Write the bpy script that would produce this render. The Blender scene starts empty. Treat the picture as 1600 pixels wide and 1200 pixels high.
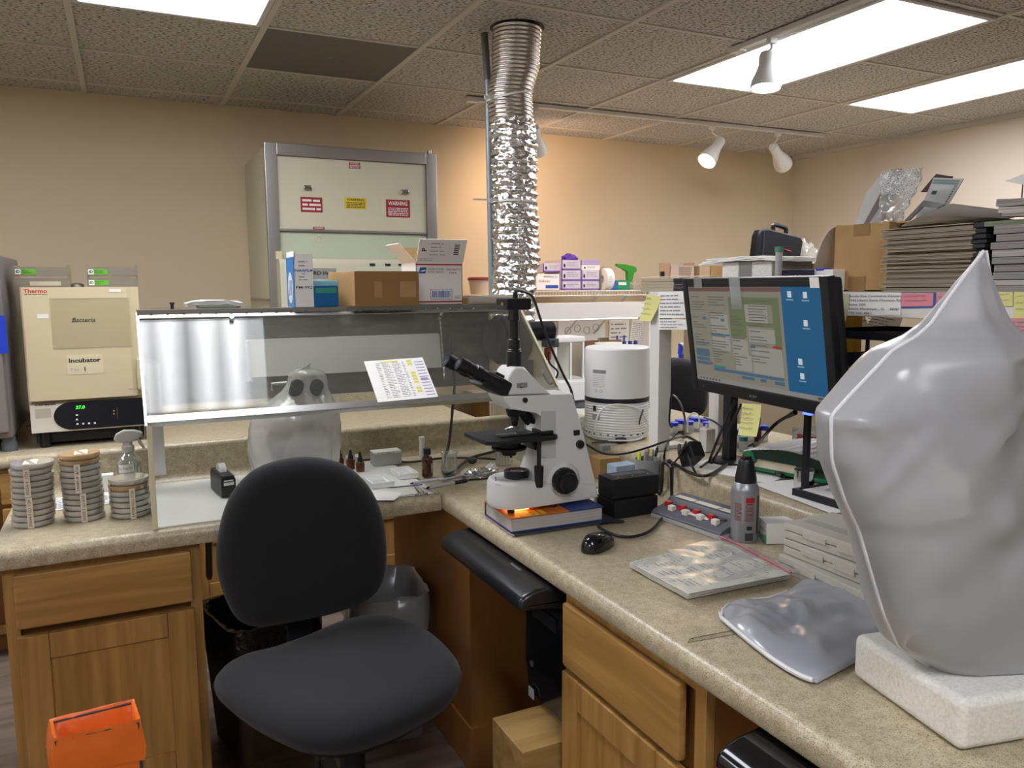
import bpy, bmesh, math, random
from mathutils import Vector, Matrix
random.seed(11)
D = bpy.data
SC = bpy.context.scene
COL = SC.collection
PI = math.pi

# ------------------------------------------------------------------ camera
F_PX = 1230.0
YAW, PITCH, ROLL = math.radians(26.14), math.radians(7.05), math.radians(-.36)
CAM = Vector((0, 0, 1.33))
_f = Vector((math.sin(YAW)*math.cos(PITCH), math.cos(YAW)*math.cos(PITCH), -math.sin(PITCH)))
_r0 = Vector((math.cos(YAW), -math.sin(YAW), 0)); _u0 = _r0.cross(_f)
_r = _r0*math.cos(ROLL) + _u0*math.sin(ROLL); _u = -_r0*math.sin(ROLL) + _u0*math.cos(ROLL)
cd = D.cameras.new('camera'); cam = D.objects.new('camera', cd); COL.objects.link(cam)
cd.sensor_fit = 'HORIZONTAL'; cd.sensor_width = 36; cd.lens = 36*F_PX/1600
cd.clip_start = .02
mm = Matrix((_r, _u, -_f)).transposed().to_4x4(); mm.translation = CAM
cam.matrix_world = mm
SC.camera = cam
SC.view_settings.view_transform = 'Standard'
SC.view_settings.look = 'None'; SC.view_settings.gamma = 1
SC.view_settings.exposure = 0.22
SC.cycles.use_denoising = True
SC.cycles.max_bounces = 10; SC.cycles.transparent_max_bounces = 24
SC.cycles.caustics_reflective = False; SC.cycles.caustics_refractive = False
SC.cycles.sample_clamp_indirect = 6

def P(px, py, x=None, y=None, z=None):
    """the point of the room seen at a pixel of the 1600x1200 photo, on a plane of the room"""
    d = _f + _r*((px-800)/F_PX) - _u*((py-600)/F_PX)
    if x is not None: t = (x-CAM.x)/d.x
    elif y is not None: t = (y-CAM.y)/d.y
    else: t = (z-CAM.z)/d.z
    return CAM + d*t

# ------------------------------------------------------------------ materials
def lin(h):
    h = h.lstrip('#'); o = []
    for i in (0, 2, 4):
        c = int(h[i:i+2], 16)/255
        o.append(c/12.92 if c <= .04045 else ((c+.055)/1.055)**2.4)
    return (*o, 1)

def mat(name, col, rough=.5, metal=0., spec=.5, noise=None, bump=None, emit=None, trans=0., ior=1.45, alpha=1., coat=0., sheen=0., bumpstretch=(1, 1, 1)):
    """noise = (scale, colour2, low, high, detail, stretch); bump = (scale, strength, distance)"""
    m = D.materials.new(name); m.use_nodes = True
    nt = m.node_tree; b = nt.nodes['Principled BSDF']
    b.inputs['Base Color'].default_value = lin(col)
    b.inputs['Roughness'].default_value = rough; b.inputs['Metallic'].default_value = metal
    b.inputs['Specular IOR Level'].default_value = spec; b.inputs['IOR'].default_value = ior
    b.inputs['Transmission Weight'].default_value = trans; b.inputs['Alpha'].default_value = alpha
    b.inputs['Coat Weight'].default_value = coat; b.inputs['Sheen Weight'].default_value = sheen
    if emit: b.inputs['Emission Color'].default_value = lin(emit[0]); b.inputs['Emission Strength'].default_value = emit[1]
    tc = None
    if noise or bump:
        tc = nt.nodes.new('ShaderNodeTexCoord')
    if noise:
        sc, c2, lo, hi, det, st = noise
        mp = nt.nodes.new('ShaderNodeMapping'); mp.inputs['Scale'].default_value = st
        nt.links.new(tc.outputs['Object'], mp.inputs[0])
        n = nt.nodes.new('ShaderNodeTexNoise'); n.inputs['Scale'].default_value = sc; n.inputs['Detail'].default_value = det
        nt.links.new(mp.outputs[0], n.inputs['Vector'])
        r = nt.nodes.new('ShaderNodeValToRGB'); r.color_ramp.elements[0].position = lo; r.color_ramp.elements[1].position = hi
        r.color_ramp.elements[0].color = lin(c2); r.color_ramp.elements[1].color = lin(col)
        nt.links.new(n.outputs[0], r.inputs[0]); nt.links.new(r.outputs[0], b.inputs['Base Color'])
    if bump:
        mp = nt.nodes.new('ShaderNodeMapping'); mp.inputs['Scale'].default_value = bumpstretch
        nt.links.new(tc.outputs['Object'], mp.inputs[0])
        n = nt.nodes.new('ShaderNodeTexNoise'); n.inputs['Scale'].default_value = bump[0]; n.inputs['Detail'].default_value = 3
        nt.links.new(mp.outputs[0], n.inputs['Vector'])
        bp = nt.nodes.new('ShaderNodeBump'); bp.inputs['Strength'].default_value = bump[1]; bp.inputs['Distance'].default_value = bump[2]
        nt.links.new(n.outputs[0], bp.inputs['Height']); nt.links.new(bp.outputs[0], b.inputs['Normal'])
    return m

def film(name, col, clear=.8, rough=.1, gloss=.08, refr=None, bump=None, back=.4, fior=1.3):
    """thin clear sheet: mostly see-through, a little body colour and a gloss"""
    m = D.materials.new(name); m.use_nodes = True; nt = m.node_tree
    out = nt.nodes['Material Output']; nt.nodes.remove(nt.nodes['Principled BSDF'])
    if refr:
        tr = nt.nodes.new('ShaderNodeBsdfRefraction'); tr.inputs['Roughness'].default_value = refr; tr.inputs['IOR'].default_value = 1.02
        tr.inputs['Color'].default_value = lin('e6e8ea')
    else:
        tr = nt.nodes.new('ShaderNodeBsdfTransparent'); tr.inputs['Color'].default_value = lin('f4f5f2')
    df = nt.nodes.new('ShaderNodeBsdfDiffuse'); df.inputs['Color'].default_value = lin(col)
    tl = nt.nodes.new('ShaderNodeBsdfTranslucent'); tl.inputs['Color'].default_value = lin(col)
    gl = nt.nodes.new('ShaderNodeBsdfGlossy'); gl.inputs['Roughness'].default_value = rough; gl.inputs['Color'].default_value = (1, 1, 1, 1)
    a = nt.nodes.new('ShaderNodeMixShader'); a.inputs[0].default_value = back
    nt.links.new(df.outputs[0], a.inputs[1]); nt.links.new(tl.outputs[0], a.inputs[2])
    c = nt.nodes.new('ShaderNodeMixShader'); c.inputs[0].default_value = clear
    nt.links.new(a.outputs[0], c.inputs[1]); nt.links.new(tr.outputs[0], c.inputs[2])
    e = nt.nodes.new('ShaderNodeMixShader'); fr = nt.nodes.new('ShaderNodeFresnel'); fr.inputs[0].default_value = fior
    ad = nt.nodes.new('ShaderNodeMath'); ad.operation = 'ADD'; ad.inputs[1].default_value = gloss
    nt.links.new(fr.outputs[0], ad.inputs[0])
    g2 = nt.nodes.new('ShaderNodeMath'); g2.operation = 'MINIMUM'; g2.inputs[1].default_value = .6
    nt.links.new(ad.outputs[0], g2.inputs[0]); nt.links.new(g2.outputs[0], e.inputs[0])
    nt.links.new(c.outputs[0], e.inputs[1]); nt.links.new(gl.outputs[0], e.inputs[2])
    nt.links.new(e.outputs[0], out.inputs[0])
    if bump:
        tc = nt.nodes.new('ShaderNodeTexCoord'); n = nt.nodes.new('ShaderNodeTexNoise'); n.inputs['Scale'].default_value = bump[0]
        nt.links.new(tc.outputs['Object'], n.inputs['Vector'])
        bp = nt.nodes.new('ShaderNodeBump'); bp.inputs['Strength'].default_value = bump[1]; bp.inputs['Distance'].default_value = bump[2]
        nt.links.new(n.outputs[0], bp.inputs['Height'])
        for q in (df, gl): nt.links.new(bp.outputs[0], q.inputs['Normal'])
    return m

def speckle(name, base, dark, light, scale=420, rough=.35):
    m = mat(name, base, rough); nt = m.node_tree; b = nt.nodes['Principled BSDF']
    tc = nt.nodes.new('ShaderNodeTexCoord')
    v = nt.nodes.new('ShaderNodeTexVoronoi'); v.inputs['Scale'].default_value = scale
    nt.links.new(tc.outputs['Object'], v.inputs['Vector'])
    sp = nt.nodes.new('ShaderNodeSeparateColor'); nt.links.new(v.outputs['Color'], sp.inputs[0])
    r = nt.nodes.new('ShaderNodeValToRGB'); r.color_ramp.interpolation = 'CONSTANT'
    e = r.color_ramp.elements; e[0].color = lin(dark); e[1].position = .13; e[1].color = lin(base)
    x = e.new(.8); x.color = lin(light)
    nt.links.new(sp.outputs[0], r.inputs[0])
    n = nt.nodes.new('ShaderNodeTexNoise'); n.inputs['Scale'].default_value = 60; n.inputs['Detail'].default_value = 4
    nt.links.new(tc.outputs['Object'], n.inputs['Vector'])
    r2 = nt.nodes.new('ShaderNodeValToRGB'); r2.color_ramp.elements[0].position = .35; r2.color_ramp.elements[1].position = .65
    r2.color_ramp.elements[0].color = lin('dedad2'); r2.color_ramp.elements[1].color = (1, 1, 1, 1)
    nt.links.new(n.outputs[0], r2.inputs[0])
    mx = nt.nodes.new('ShaderNodeMix'); mx.data_type = 'RGBA'; mx.blend_type = 'MULTIPLY'; mx.inputs[0].default_value = .8
    nt.links.new(r.outputs[0], mx.inputs[6]); nt.links.new(r2.outputs[0], mx.inputs[7]); nt.links.new(mx.outputs[2], b.inputs['Base Color'])
    return m

def wood(name, c1, c2, stretch=(60, 60, 3), rough=.45, scale=1.0):
    m = mat(name, c1, rough, coat=.15); nt = m.node_tree; b = nt.nodes['Principled BSDF']
    tc = nt.nodes.new('ShaderNodeTexCoord'); mp = nt.nodes.new('ShaderNodeMapping'); mp.inputs['Scale'].default_value = stretch
    nt.links.new(tc.outputs['Object'], mp.inputs[0])
    n = nt.nodes.new('ShaderNodeTexNoise'); n.inputs['Scale'].default_value = scale; n.inputs['Detail'].default_value = 6; n.inputs['Distortion'].default_value = .6
    nt.links.new(mp.outputs[0], n.inputs['Vector'])
    r = nt.nodes.new('ShaderNodeValToRGB'); r.color_ramp.elements[0].position = .33; r.color_ramp.elements[1].position = .66
    r.color_ramp.elements[0].color = lin(c2); r.color_ramp.elements[1].color = lin(c1)
    nt.links.new(n.outputs[0], r.inputs[0]); nt.links.new(r.outputs[0], b.inputs['Base Color'])
    return m

# ------------------------------------------------------------------ mesh builder
class MB:
    def __init__(s): s.v = []; s.f = []; s.m = []
    def add(s, vs, fs, m=0):
        n = len(s.v); s.v += [Vector(q) for q in vs]; s.f += [tuple(i+n for i in q) for q in fs]; s.m += [m]*len(fs); return s
    def bm(s, bm, m=0, M=None):
        bm.verts.index_update()
        s.add([(M @ q.co) if M else q.co.copy() for q in bm.verts], [[q.index for q in f.verts] for f in bm.faces], m); bm.free(); return s
    def box(s, x0, x1, y0, y1, z0, z1, b=0, M=None, m=0, seg=2):
        bm = bmesh.new(); bmesh.ops.create_cube(bm, size=1)
        for q in bm.verts: q.co = Vector(((x0+x1)/2+q.co.x*(x1-x0), (y0+y1)/2+q.co.y*(y1-y0), (z0+z1)/2+q.co.z*(z1-z0)))
        if b: bmesh.ops.bevel(bm, geom=bm.edges[:], offset=min(b, .49*min(abs(x1-x0), abs(y1-y0), abs(z1-z0))), segments=seg, affect='EDGES', profile=.5)
        return s.bm(bm, m, M)
    def prism(s, pts, axis, a, b, bev=0, M=None, m=0, seg=2):
        def g(p, t): return (t, p[0], p[1]) if axis == 'x' else (p[0], t, p[1]) if axis == 'y' else (p[0], p[1], t)
        bm = bmesh.new(); n = len(pts)
        A = [bm.verts.new(g(p, a)) for p in pts]; B = [bm.verts.new(g(p, b)) for p in pts]
        fa = bm.faces.new(A); fb = bm.faces.new(B[::-1])
        for i in range(n): bm.faces.new((A[i], B[i], B[(i+1) % n], A[(i+1) % n]))
        if bev: bmesh.ops.bevel(bm, geom=list(set(fa.edges[:]+fb.edges[:])), offset=bev, segments=seg, affect='EDGES', profile=.5)
        bmesh.ops.recalc_face_normals(bm, faces=bm.faces[:])
        return s.bm(bm, m, M)
    def lathe(s, prof, c=(0, 0, 0), seg=24, M=None, m=0, axis='z'):
        c = Vector(c); vs = []; fs = []; n = len(prof)
        for k in range(seg):
            t = 2*PI*k/seg
            for r, h in prof:
                q = (r*math.cos(t), r*math.sin(t), h)
                if axis == 'x': q = (q[2], q[0], q[1])
                if axis == 'y': q = (q[1], q[2], q[0])
                q = Vector(q)
                if M: q = M @ q
                vs.append(q+c)
        for k in range(seg):
            k2 = (k+1) % seg
            for i in range(n-1): fs.append((k*n+i, k2*n+i, k2*n+i+1, k*n+i+1))
        if prof[0][0] > 1e-6: fs.append([k*n for k in range(seg)][::-1])
        if prof[-1][0] > 1e-6: fs.append([k*n+n-1 for k in range(seg)])
        return s.add(vs, fs, m)
    def ring(s, prof, c=(0, 0, 0), seg=24, M=None, m=0, axis='z'):
        """closed profile turned about an axis"""
        n0 = len(s.f); s.lathe(list(prof)+[prof[0]], c, seg, M, m, axis)
        keep = [i for i in range(n0, len(s.f)) if len(s.f[i]) <= 4]
        s.f = s.f[:n0]+[s.f[i] for i in keep]; s.m = s.m[:len(s.f)]
        return s
    def cyl(s, p0, p1, r, r2=None, seg=16, m=0):
        p0 = Vector(p0); p1 = Vector(p1); d = p1-p0; q = d.to_track_quat('Z', 'Y').to_matrix()
        r2 = r if r2 is None else r2; L = d.length; b = min(.12*min(r, r2), .15*L)
        return s.lathe([(0, 0), (r-b, 0), (r, b), (r2, L-b), (r2-b, L), (0, L)], p0, seg, q, m)
    def tube(s, pts, r, seg=8, m=0, closed=False, smooth=0):
        pts = [Vector(p) for p in pts]
        if smooth: pts = spline(pts, smooth, closed)
        n = len(pts); vs = []; fs = []; up = Vector((0, 0, 1)); nx = None
        for i, p in enumerate(pts):
            a = pts[(i-1) % n] if (closed or i) else p; b = pts[(i+1) % n] if (closed or i < n-1) else p
            t = (b-a).normalized() if (b-a).length > 1e-9 else Vector((1, 0, 0))
            if nx is None: nx = t.orthogonal().normalized()
            nx = nx - t*nx.dot(t); nx = nx.normalized() if nx.length > 1e-6 else t.orthogonal().normalized()
            ny = t.cross(nx); rr = r(i/(n-1)) if callable(r) else r
            for k in range(seg):
                an = 2*PI*k/seg; vs.append(p+nx*(rr*math.cos(an))+ny*(rr*math.sin(an)))
        for i in range(n if closed else n-1):
            j = (i+1) % n
            for k in range(seg): fs.append((i*seg+k, i*seg+(k+1) % seg, j*seg+(k+1) % seg, j*seg+k))
        if not closed: fs.append(list(range(seg))[::-1]); fs.append([(n-1)*seg+k for k in range(seg)])
        return s.add(vs, fs, m)
    def sphere(s, c, r, sc=(1, 1, 1), seg=16, m=0, M=None):
        k = seg//2
        return s.lathe([(r*math.sin(PI*i/k)*1, -r*math.cos(PI*i/k)) for i in range(k+1)], c, seg, (M or Matrix.Identity(3)) @ Matrix.Diagonal(sc), m)
    def grid(s, fn, nu, nv, m=0, thick=0):
        vs = [Vector(fn(i/nu, j/nv)) for i in range(nu+1) for j in range(nv+1)]
        id_ = lambda i, j: i*(nv+1)+j
        fs = [(id_(i, j), id_(i+1, j), id_(i+1, j+1), id_(i, j+1)) for i in range(nu) for j in range(nv)]
        if not thick: return s.add(vs, fs, m)
        nm = [Vector() for _ in vs]
        for f in fs:
            q = (vs[f[1]]-vs[f[0]]).cross(vs[f[3]]-vs[f[0]])
            for i in f: nm[i] += q
        N = len(vs); v2 = [v-n.normalized()*thick for v, n in zip(vs, nm)]
        f2 = [tuple(i+N for i in f[::-1]) for f in fs]
        bd = [id_(i, 0) for i in range(nu+1)]+[id_(nu, j) for j in range(1, nv+1)]+[id_(i, nv) for i in range(nu-1, -1, -1)]+[id_(0, j) for j in range(nv-1, 0, -1)]
        n = len(bd); f3 = [(bd[i], bd[(i+1) % n] , bd[(i+1) % n]+N, bd[i]+N)[::-1] for i in range(n)]
        return s.add(vs+v2, fs+f2+f3, m)
    def quad(s, M, x0, x1, y0, y1, z=0, m=0):
        return s.add([M @ Vector((x0, y0, z)), M @ Vector((x1, y0, z)), M @ Vector((x1, y1, z)), M @ Vector((x0, y1, z))], [(0, 1, 2, 3)], m)
    def cushion(s, outline, M, d_front, d_back, m=0, soft=.35):
        """pad over a closed outline in the XY plane of M, swelling to +z by d_front and to -z by d_back"""
        n = len(outline); cx = sum(p[0] for p in outline)/n; cy = sum(p[1] for p in outline)/n
        rings = []
        for k in range(13):
            a = -PI/2+PI*k/12; sc = max(math.cos(a), 0)**soft if k not in (0, 12) else 0
            h = math.sin(a)
            h = (d_front if h > 0 else d_back)*h
            rings.append([M @ Vector((cx+(p[0]-cx)*sc, cy+(p[1]-cy)*sc, h)) for p in outline])
        vs = [q for r in rings[1:-1] for q in r]; R = len(rings)-2; fs = []
        for i in range(R-1):
            for k in range(n): fs.append((i*n+k, i*n+(k+1) % n, (i+1)*n+(k+1) % n, (i+1)*n+k))
        vs += [rings[0][0], rings[-1][0]]
        for k in range(n): fs.append((R*n, (k+1) % n, k)); fs.append((R*n+1, (R-1)*n+k, (R-1)*n+(k+1) % n))
        return s.add(vs, fs, m)
    def build(s, name, mats, parent=None, label=None, cat=None, group=None, kind=None, ang=38, local=False, flat=False, origin=None):
        me = D.meshes.new(name); o = D.objects.new(name, me)
        if parent is not None:
            o.parent = parent
            if not local:
                I = wm(parent).inverted(); s.v = [I @ q for q in s.v]
        elif not local and s.v:
            lo = Vector([min(q[i] for q in s.v) for i in range(3)]); hi = Vector([max(q[i] for q in s.v) for i in range(3)])
            c = origin or Vector(((lo.x+hi.x)/2, (lo.y+hi.y)/2, lo.z)); s.v = [q-c for q in s.v]; o.location = c
        me.from_pydata(s.v, [], s.f); me.update()
        for q in (mats if isinstance(mats, (list, tuple)) else [mats]): me.materials.append(q)
        me.polygons.foreach_set('material_index', s.m)
        bm = bmesh.new(); bm.from_mesh(me); bmesh.ops.recalc_face_normals(bm, faces=bm.faces[:]); bm.to_mesh(me); bm.free()
        if not flat:
            me.polygons.foreach_set('use_smooth', [True]*len(me.polygons)); me.set_sharp_from_angle(angle=math.radians(ang))
        COL.objects.link(o); tag(o, label, cat, group, kind)
        if not flat and ang < 60:
            w = o.modifiers.new('weighted', 'WEIGHTED_NORMAL'); w.keep_sharp = True
        return o

def wm(o):
    M = Matrix.LocRotScale(o.location, o.rotation_euler, o.scale)
    return wm(o.parent) @ M if o.parent else M
def tag(o, label=None, cat=None, group=None, kind=None):
    for k, v in (('label', label), ('category', cat), ('group', group), ('kind', kind)):
        if v: o[k] = v
def thing(name, label, cat, loc=(0, 0, 0), rz=0, group=None):
    o = D.objects.new(name, None); COL.objects.link(o); o.location = loc; o.rotation_euler = (0, 0, rz); o.empty_display_size = .05
    tag(o, label, cat, group); return o
def dup(root, loc, rz=None, label=None, group=None):
    def rec(o, par):
        c = o.copy(); COL.objects.link(c); c.parent = par
        for ch in KIDS(o): rec(ch, c)
        return c
    r = rec(root, None); r.location = loc
    if rz is not None: r.rotation_euler = (0, 0, rz)
    if label: r['label'] = label
    if group: r['group'] = group
    return r
def KIDS(o): return [q for q in list(COL.objects) if q.parent == o]
def spline(pts, k, closed=False):
    n = len(pts); out = []
    for i in range(n if closed else n-1):
        g = lambda j: pts[j % n] if closed else pts[max(0, min(n-1, j))]
        a, b, c, d = g(i-1), g(i), g(i+1), g(i+2)
        for j in range(k):
            t = j/k
            out.append(.5*((2*b)+(c-a)*t+(2*a-5*b+4*c-d)*t*t+(3*b-a-3*c+d)*t**3))
    if not closed: out.append(pts[-1])
    return out
def frame(o, r, u):
    """4x4 with X along r, Y along u, Z out of the face"""
    r = Vector(r).normalized(); u = Vector(u); u = (u-r*u.dot(r)).normalized(); n = r.cross(u)
    M = Matrix((r, u, n)).transposed().to_4x4(); M.translation = Vector(o); return M
_font = {}
def text(s, size, m, M, parent=None, w=None, align='CENTER', name='lettering', z=.0007, bold=0., shear=0., label=None):
    key = (s, align, bold, shear)
    if key not in _font:
        c = D.curves.new('t', 'FONT'); c.body = s; c.size = 1; c.align_x = align; c.align_y = 'CENTER'; c.offset = bold; c.shear = shear; c.resolution_u = 2
        t = D.objects.new('t', c); COL.objects.link(t); dg = bpy.context.evaluated_depsgraph_get()
        me = D.meshes.new_from_object(t.evaluated_get(dg)); D.objects.remove(t); D.curves.remove(c)
        _font[key] = ([v.co.copy() for v in me.vertices], [tuple(p.vertices) for p in me.polygons]); D.meshes.remove(me)
    V, Fc = _font[key]
    if not V: return None
    xs = [v.x for v in V]; sx = size
    if w: sx = w/max(max(xs)-min(xs), 1e-6)
    b = MB(); b.add([M @ Vector((v.x*sx, v.y*size, z)) for v in V], Fc)
    return b.build(name, m, parent, label=label, flat=True)
def writing(b, M, x0, x1, y0, y1, rows, h=.4, m=0, z=.0006, fill=.85, words=True, rnd=random):
    """rows of small dashes that read as lines of print too small to make out"""
    if y1 < y0: y0, y1 = y1, y0
    if x1 < x0: x0, x1 = x1, x0
    dy = max((y1-y0)/rows, 5e-4)
    for k in range(rows):
        yc = y1-dy*(k+.5); x = x0; end = x0+(x1-x0)*(rnd.uniform(.55, 1) if fill < 1 else 1)
        while x < end:
            L = rnd.uniform(.6, 3)*dy if words else end-x
            b.quad(M, x, min(x+L, end), yc-dy*h/2, yc+dy*h/2, z, m); x += L+dy*.35
# ------------------------------------------------------------------ shared materials
M_wall = mat('wall_paint', 'd3c3a4', .85, bump=(90, .08, .002))
M_wallr = mat('wall_paint_right', 'd0c3b0', .85, bump=(90, .08, .002))
M_tile = mat('ceiling_tile', 'cbc8c2', .95, noise=(62, '57524b', .38, .50, 5, (1, 2.6, 1)), bump=(90, .5, .004))
M_grid = mat('ceiling_bar', 'cdc7bb', .6)
M_floor = wood('floor_plank', '75685d', '55493f', (3, 26, 3), .5)
M_lam = speckle('laminate', 'b9ad90', '81765f', 'cabfa6', 900, .34)
M_oak = wood('oak_upright', 'ad8449', '8d6732', (38, 38, 2.2))
M_oakh = wood('oak_across', 'ad8449', '8d6732', (2.2, 38, 38))
M_oaky = wood('oak_along', 'ad8449', '8d6732', (38, 2.2, 38))
M_panelwood = wood('side_panel_wood', '8f6130', '7b5126', (9, 9, 2))
M_ply = wood('plywood', 'a98a55', '8c6d3c', (4, 30, 30))
M_black = mat('black_plastic', '15161a', .38)
M_blackm = mat('black_matte', '101114', .6)
M_gloss = mat('black_gloss', '0c0d10', .16, coat=.3)
M_fab = mat('black_fabric', '17171a', .95, noise=(900, '0c0c0e', .35, .65, 2, (1, 1, 1)), bump=(700, .5, .002), sheen=.1)
M_chrome = mat('chrome', 'd8d8d8', .15, 1)
M_steel = mat('brushed_steel', 'a9a6a0', .36, 1, bump=(40, .05, .001), bumpstretch=(40, 1, 1))
M_alu = mat('aluminium', 'c4c4c2', .32, 1)
M_white = mat('white_plastic', 'e6e6e2', .4)
M_whitem = mat('white_enamel', 'dedcd6', .3)
M_paper = mat('paper', 'eceae4', .8)
M_grey = mat('grey_plastic', '8a8b8c', .5)
M_dgrey = mat('dark_grey', '3b3c40', .5)
M_ink = mat('ink', '23232b', .7)
M_greyink = mat('grey_ink', '8b8b90', .7)
M_blueink = mat('blue_ink', '2f55a5', .7)
M_red = mat('red', 'b3202c', .5)
M_card = mat('cardboard', 'b28e60', .8, noise=(14, 'a5814f', .3, .7, 3, (1, 1, 1)))
M_cardin = mat('cardboard_inside', 'a98658', .85)
M_tape = mat('brown_tape', '8f6d42', .35)
M_glass = film('clear_glass', 'dfe6e4', .88, .03, .05)
M_clear = film('clear_plastic', 'e8e8e4', .78, .08, .05)
M_plexi = film('scratched_plexi', 'cfd0cc', .95, .035, .0035, fior=1.22)
M_sticky = mat('yellow_sticky', 'd9d58a', .8)
M_pink = mat('pink_paper', 'e08a98', .8)
M_blue = mat('blue_plastic', '1f3fc0', .4)
M_foil = mat('foil', 'e2e2e2', .18, 1, bump=(60, 1, .01))

# ------------------------------------------------------------------ room shell
def struct(name, b, m, **k): return b.build(name, m, kind='structure', **k)
XL, XR, YB, YF, HC = -2.3, 4.8, 4.72, -2.6, 2.33
struct('floor', MB().box(XL, XR, YF, YB, -.05, 0), M_floor)
struct('wall_back', MB().box(XL-.1, XR+.1, YB, YB+.1, 0, HC+.05), M_wall)
struct('wall_right', MB().box(XR, XR+.1, YF, YB, 0, HC+.05), M_wallr)
struct('wall_left', MB().box(XL-.1, XL, YF, YB, 0, HC+.05), M_wallr)
struct('wall_front', MB().box(XL-.1, XR+.1, YF-.1, YF, 0, HC+.05), M_wallr)
struct('ceiling', MB().box(XL, XR, YF, YB, HC, HC+.05), M_tile)
GX = [-1.97, -1.35, -.73, -.113, .55, 1.186, 1.806, 2.425, 3.03, 3.635, 4.22]
GY = [-2.35, -1.75, -1.15, -.55, .07, .68, 1.32, 1.96, 2.62, 3.26, 3.88, 4.5]
g = MB()
for x in GX: g.box(x-.012, x+.012, YF, YB, HC-.008, HC)
for y in GY: g.box(XL, XR, y-.009, y+.009, HC-.005, HC)
struct('trim_1', g, M_grid)
struct('trim_2', MB().box(XR-.02, XR, YF, YB, HC-.03, HC), mat('white_trim', 'c9c6bf', .6))

# fluorescent ceiling panels
M_lampframe = mat('lamp_frame', 'd6d6d2', .5)
M_diff = mat('lit_diffuser', 'f4f6ff', .5, emit=('f4f6ff', 13))
nt = M_diff.node_tree; b_ = nt.nodes['Principled BSDF']; tc = nt.nodes.new('ShaderNodeTexCoord'); sx = nt.nodes.new('ShaderNodeSeparateXYZ')
nt.links.new(tc.outputs['Generated'], sx.inputs[0]); rp = nt.nodes.new('ShaderNodeValToRGB'); e = rp.color_ramp.elements      # four tubes glow through the prismatic sheet
e[0].position = 0; e[0].color = (.5, .5, .5, 1); e[1].position = 1; e[1].color = (.5, .5, .5, 1)
for p_, v_ in ((.10, .55), (.20, 1.7), (.29, .75), (.38, 1.7), (.50, .4), (.62, 1.7), (.71, .75), (.80, 1.7), (.90, .55)):
    q_ = e.new(p_); q_.color = (v_, v_, v_, 1)
nt.links.new(sx.outputs[0], rp.inputs[0]); ml = nt.nodes.new('ShaderNodeMath'); ml.operation = 'MULTIPLY'; ml.inputs[1].default_value = 13.5
nt.links.new(rp.outputs[0], ml.inputs[0]); nt.links.new(ml.outputs[0], b_.inputs['Emission Strength'])
def panel(x0, x1, y0, y1, label):
    t = thing('ceiling_light', label, 'ceiling light', ((x0+x1)/2, (y0+y1)/2, HC-.012), group=None)
    fr = MB()
    for a in ((x0, x0+.022, y0, y1), (x1-.022, x1, y0, y1), (x0+.022, x1-.022, y0, y0+.022), (x0+.022, x1-.022, y1-.022, y1)):
        fr.box(*a, HC-.014, HC-.0005, .003)
    fr.build('frame', M_lampframe, t)
    MB().box(x0+.022, x1-.022, y0+.022, y1-.022, HC-.008, HC-.001).build('diffuser', M_diff, t)
    return t
panel(2.44, 3.02, 1.985, 3.245, 'lit fluorescent ceiling panel crossed by the white track with the bright spot lamp')
panel(3.645, 4.205, 1.985, 3.245, 'lit fluorescent ceiling panel closest to the side wall behind the paper stacks')
panel(-.10, .535, 1.985, 3.245, 'lit fluorescent ceiling panel beside the dark perforated air vent')
panel(-.10, .535, -1.13, .06, 'added unseen ceiling panel lighting the near side of the room')  # added lamp out of view, general light from behind the camera
panel(-1.95, -1.37, 1.985, 3.245, 'added unseen ceiling panel brightening the counters on the grey oven side')  # added lamp out of view, lifts the darker left side

panel(-1.95, -1.37, -1.13, .06, 'added unseen ceiling panel over the open floor, brightening the oven side')  # another added unseen lamp, more light for the left counter
# perforated return vent
t = thing('ceiling_vent', 'dark perforated square air vent set into the ceiling grid', 'vent', (.868, 3.57, HC-.004))
mv = mat('vent_metal', '6d6a66', .55, noise=(1, '6d6a66', .4, .6, 0, (1, 1, 1)))
nt = mv.node_tree; b_ = nt.nodes['Principled BSDF']; tc = nt.nodes.new('ShaderNodeTexCoord')
mp = nt.nodes.new('ShaderNodeMapping'); mp.inputs['Rotation'].default_value = (0, 0, .785); nt.links.new(tc.outputs['Object'], mp.inputs[0])
ck = nt.nodes.new('ShaderNodeTexVoronoi'); ck.inputs['Randomness'].default_value = 0; ck.inputs['Scale'].default_value = 130
nt.links.new(mp.outputs[0], ck.inputs['Vector']); rr = nt.nodes.new('ShaderNodeValToRGB')
rr.color_ramp.elements[0].position = .3; rr.color_ramp.elements[1].position = .36; rr.color_ramp.elements[0].color = lin('2a2927'); rr.color_ramp.elements[1].color = lin('7d7a75')
nt.links.new(ck.outputs['Distance'], rr.inputs[0]); nt.links.new(rr.outputs[0], b_.inputs['Base Color'])
MB().box(.563, 1.173, 3.27, 3.87, HC-.0045, HC-.0005, .001).build('perforated_panel', mv, t)
MB().lathe([(0, -.002), (.006, -.002), (.006, 0), (0, 0)], (.875, 3.56, HC-.0045), 12).build('fixing_screw', M_alu, t)

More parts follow.
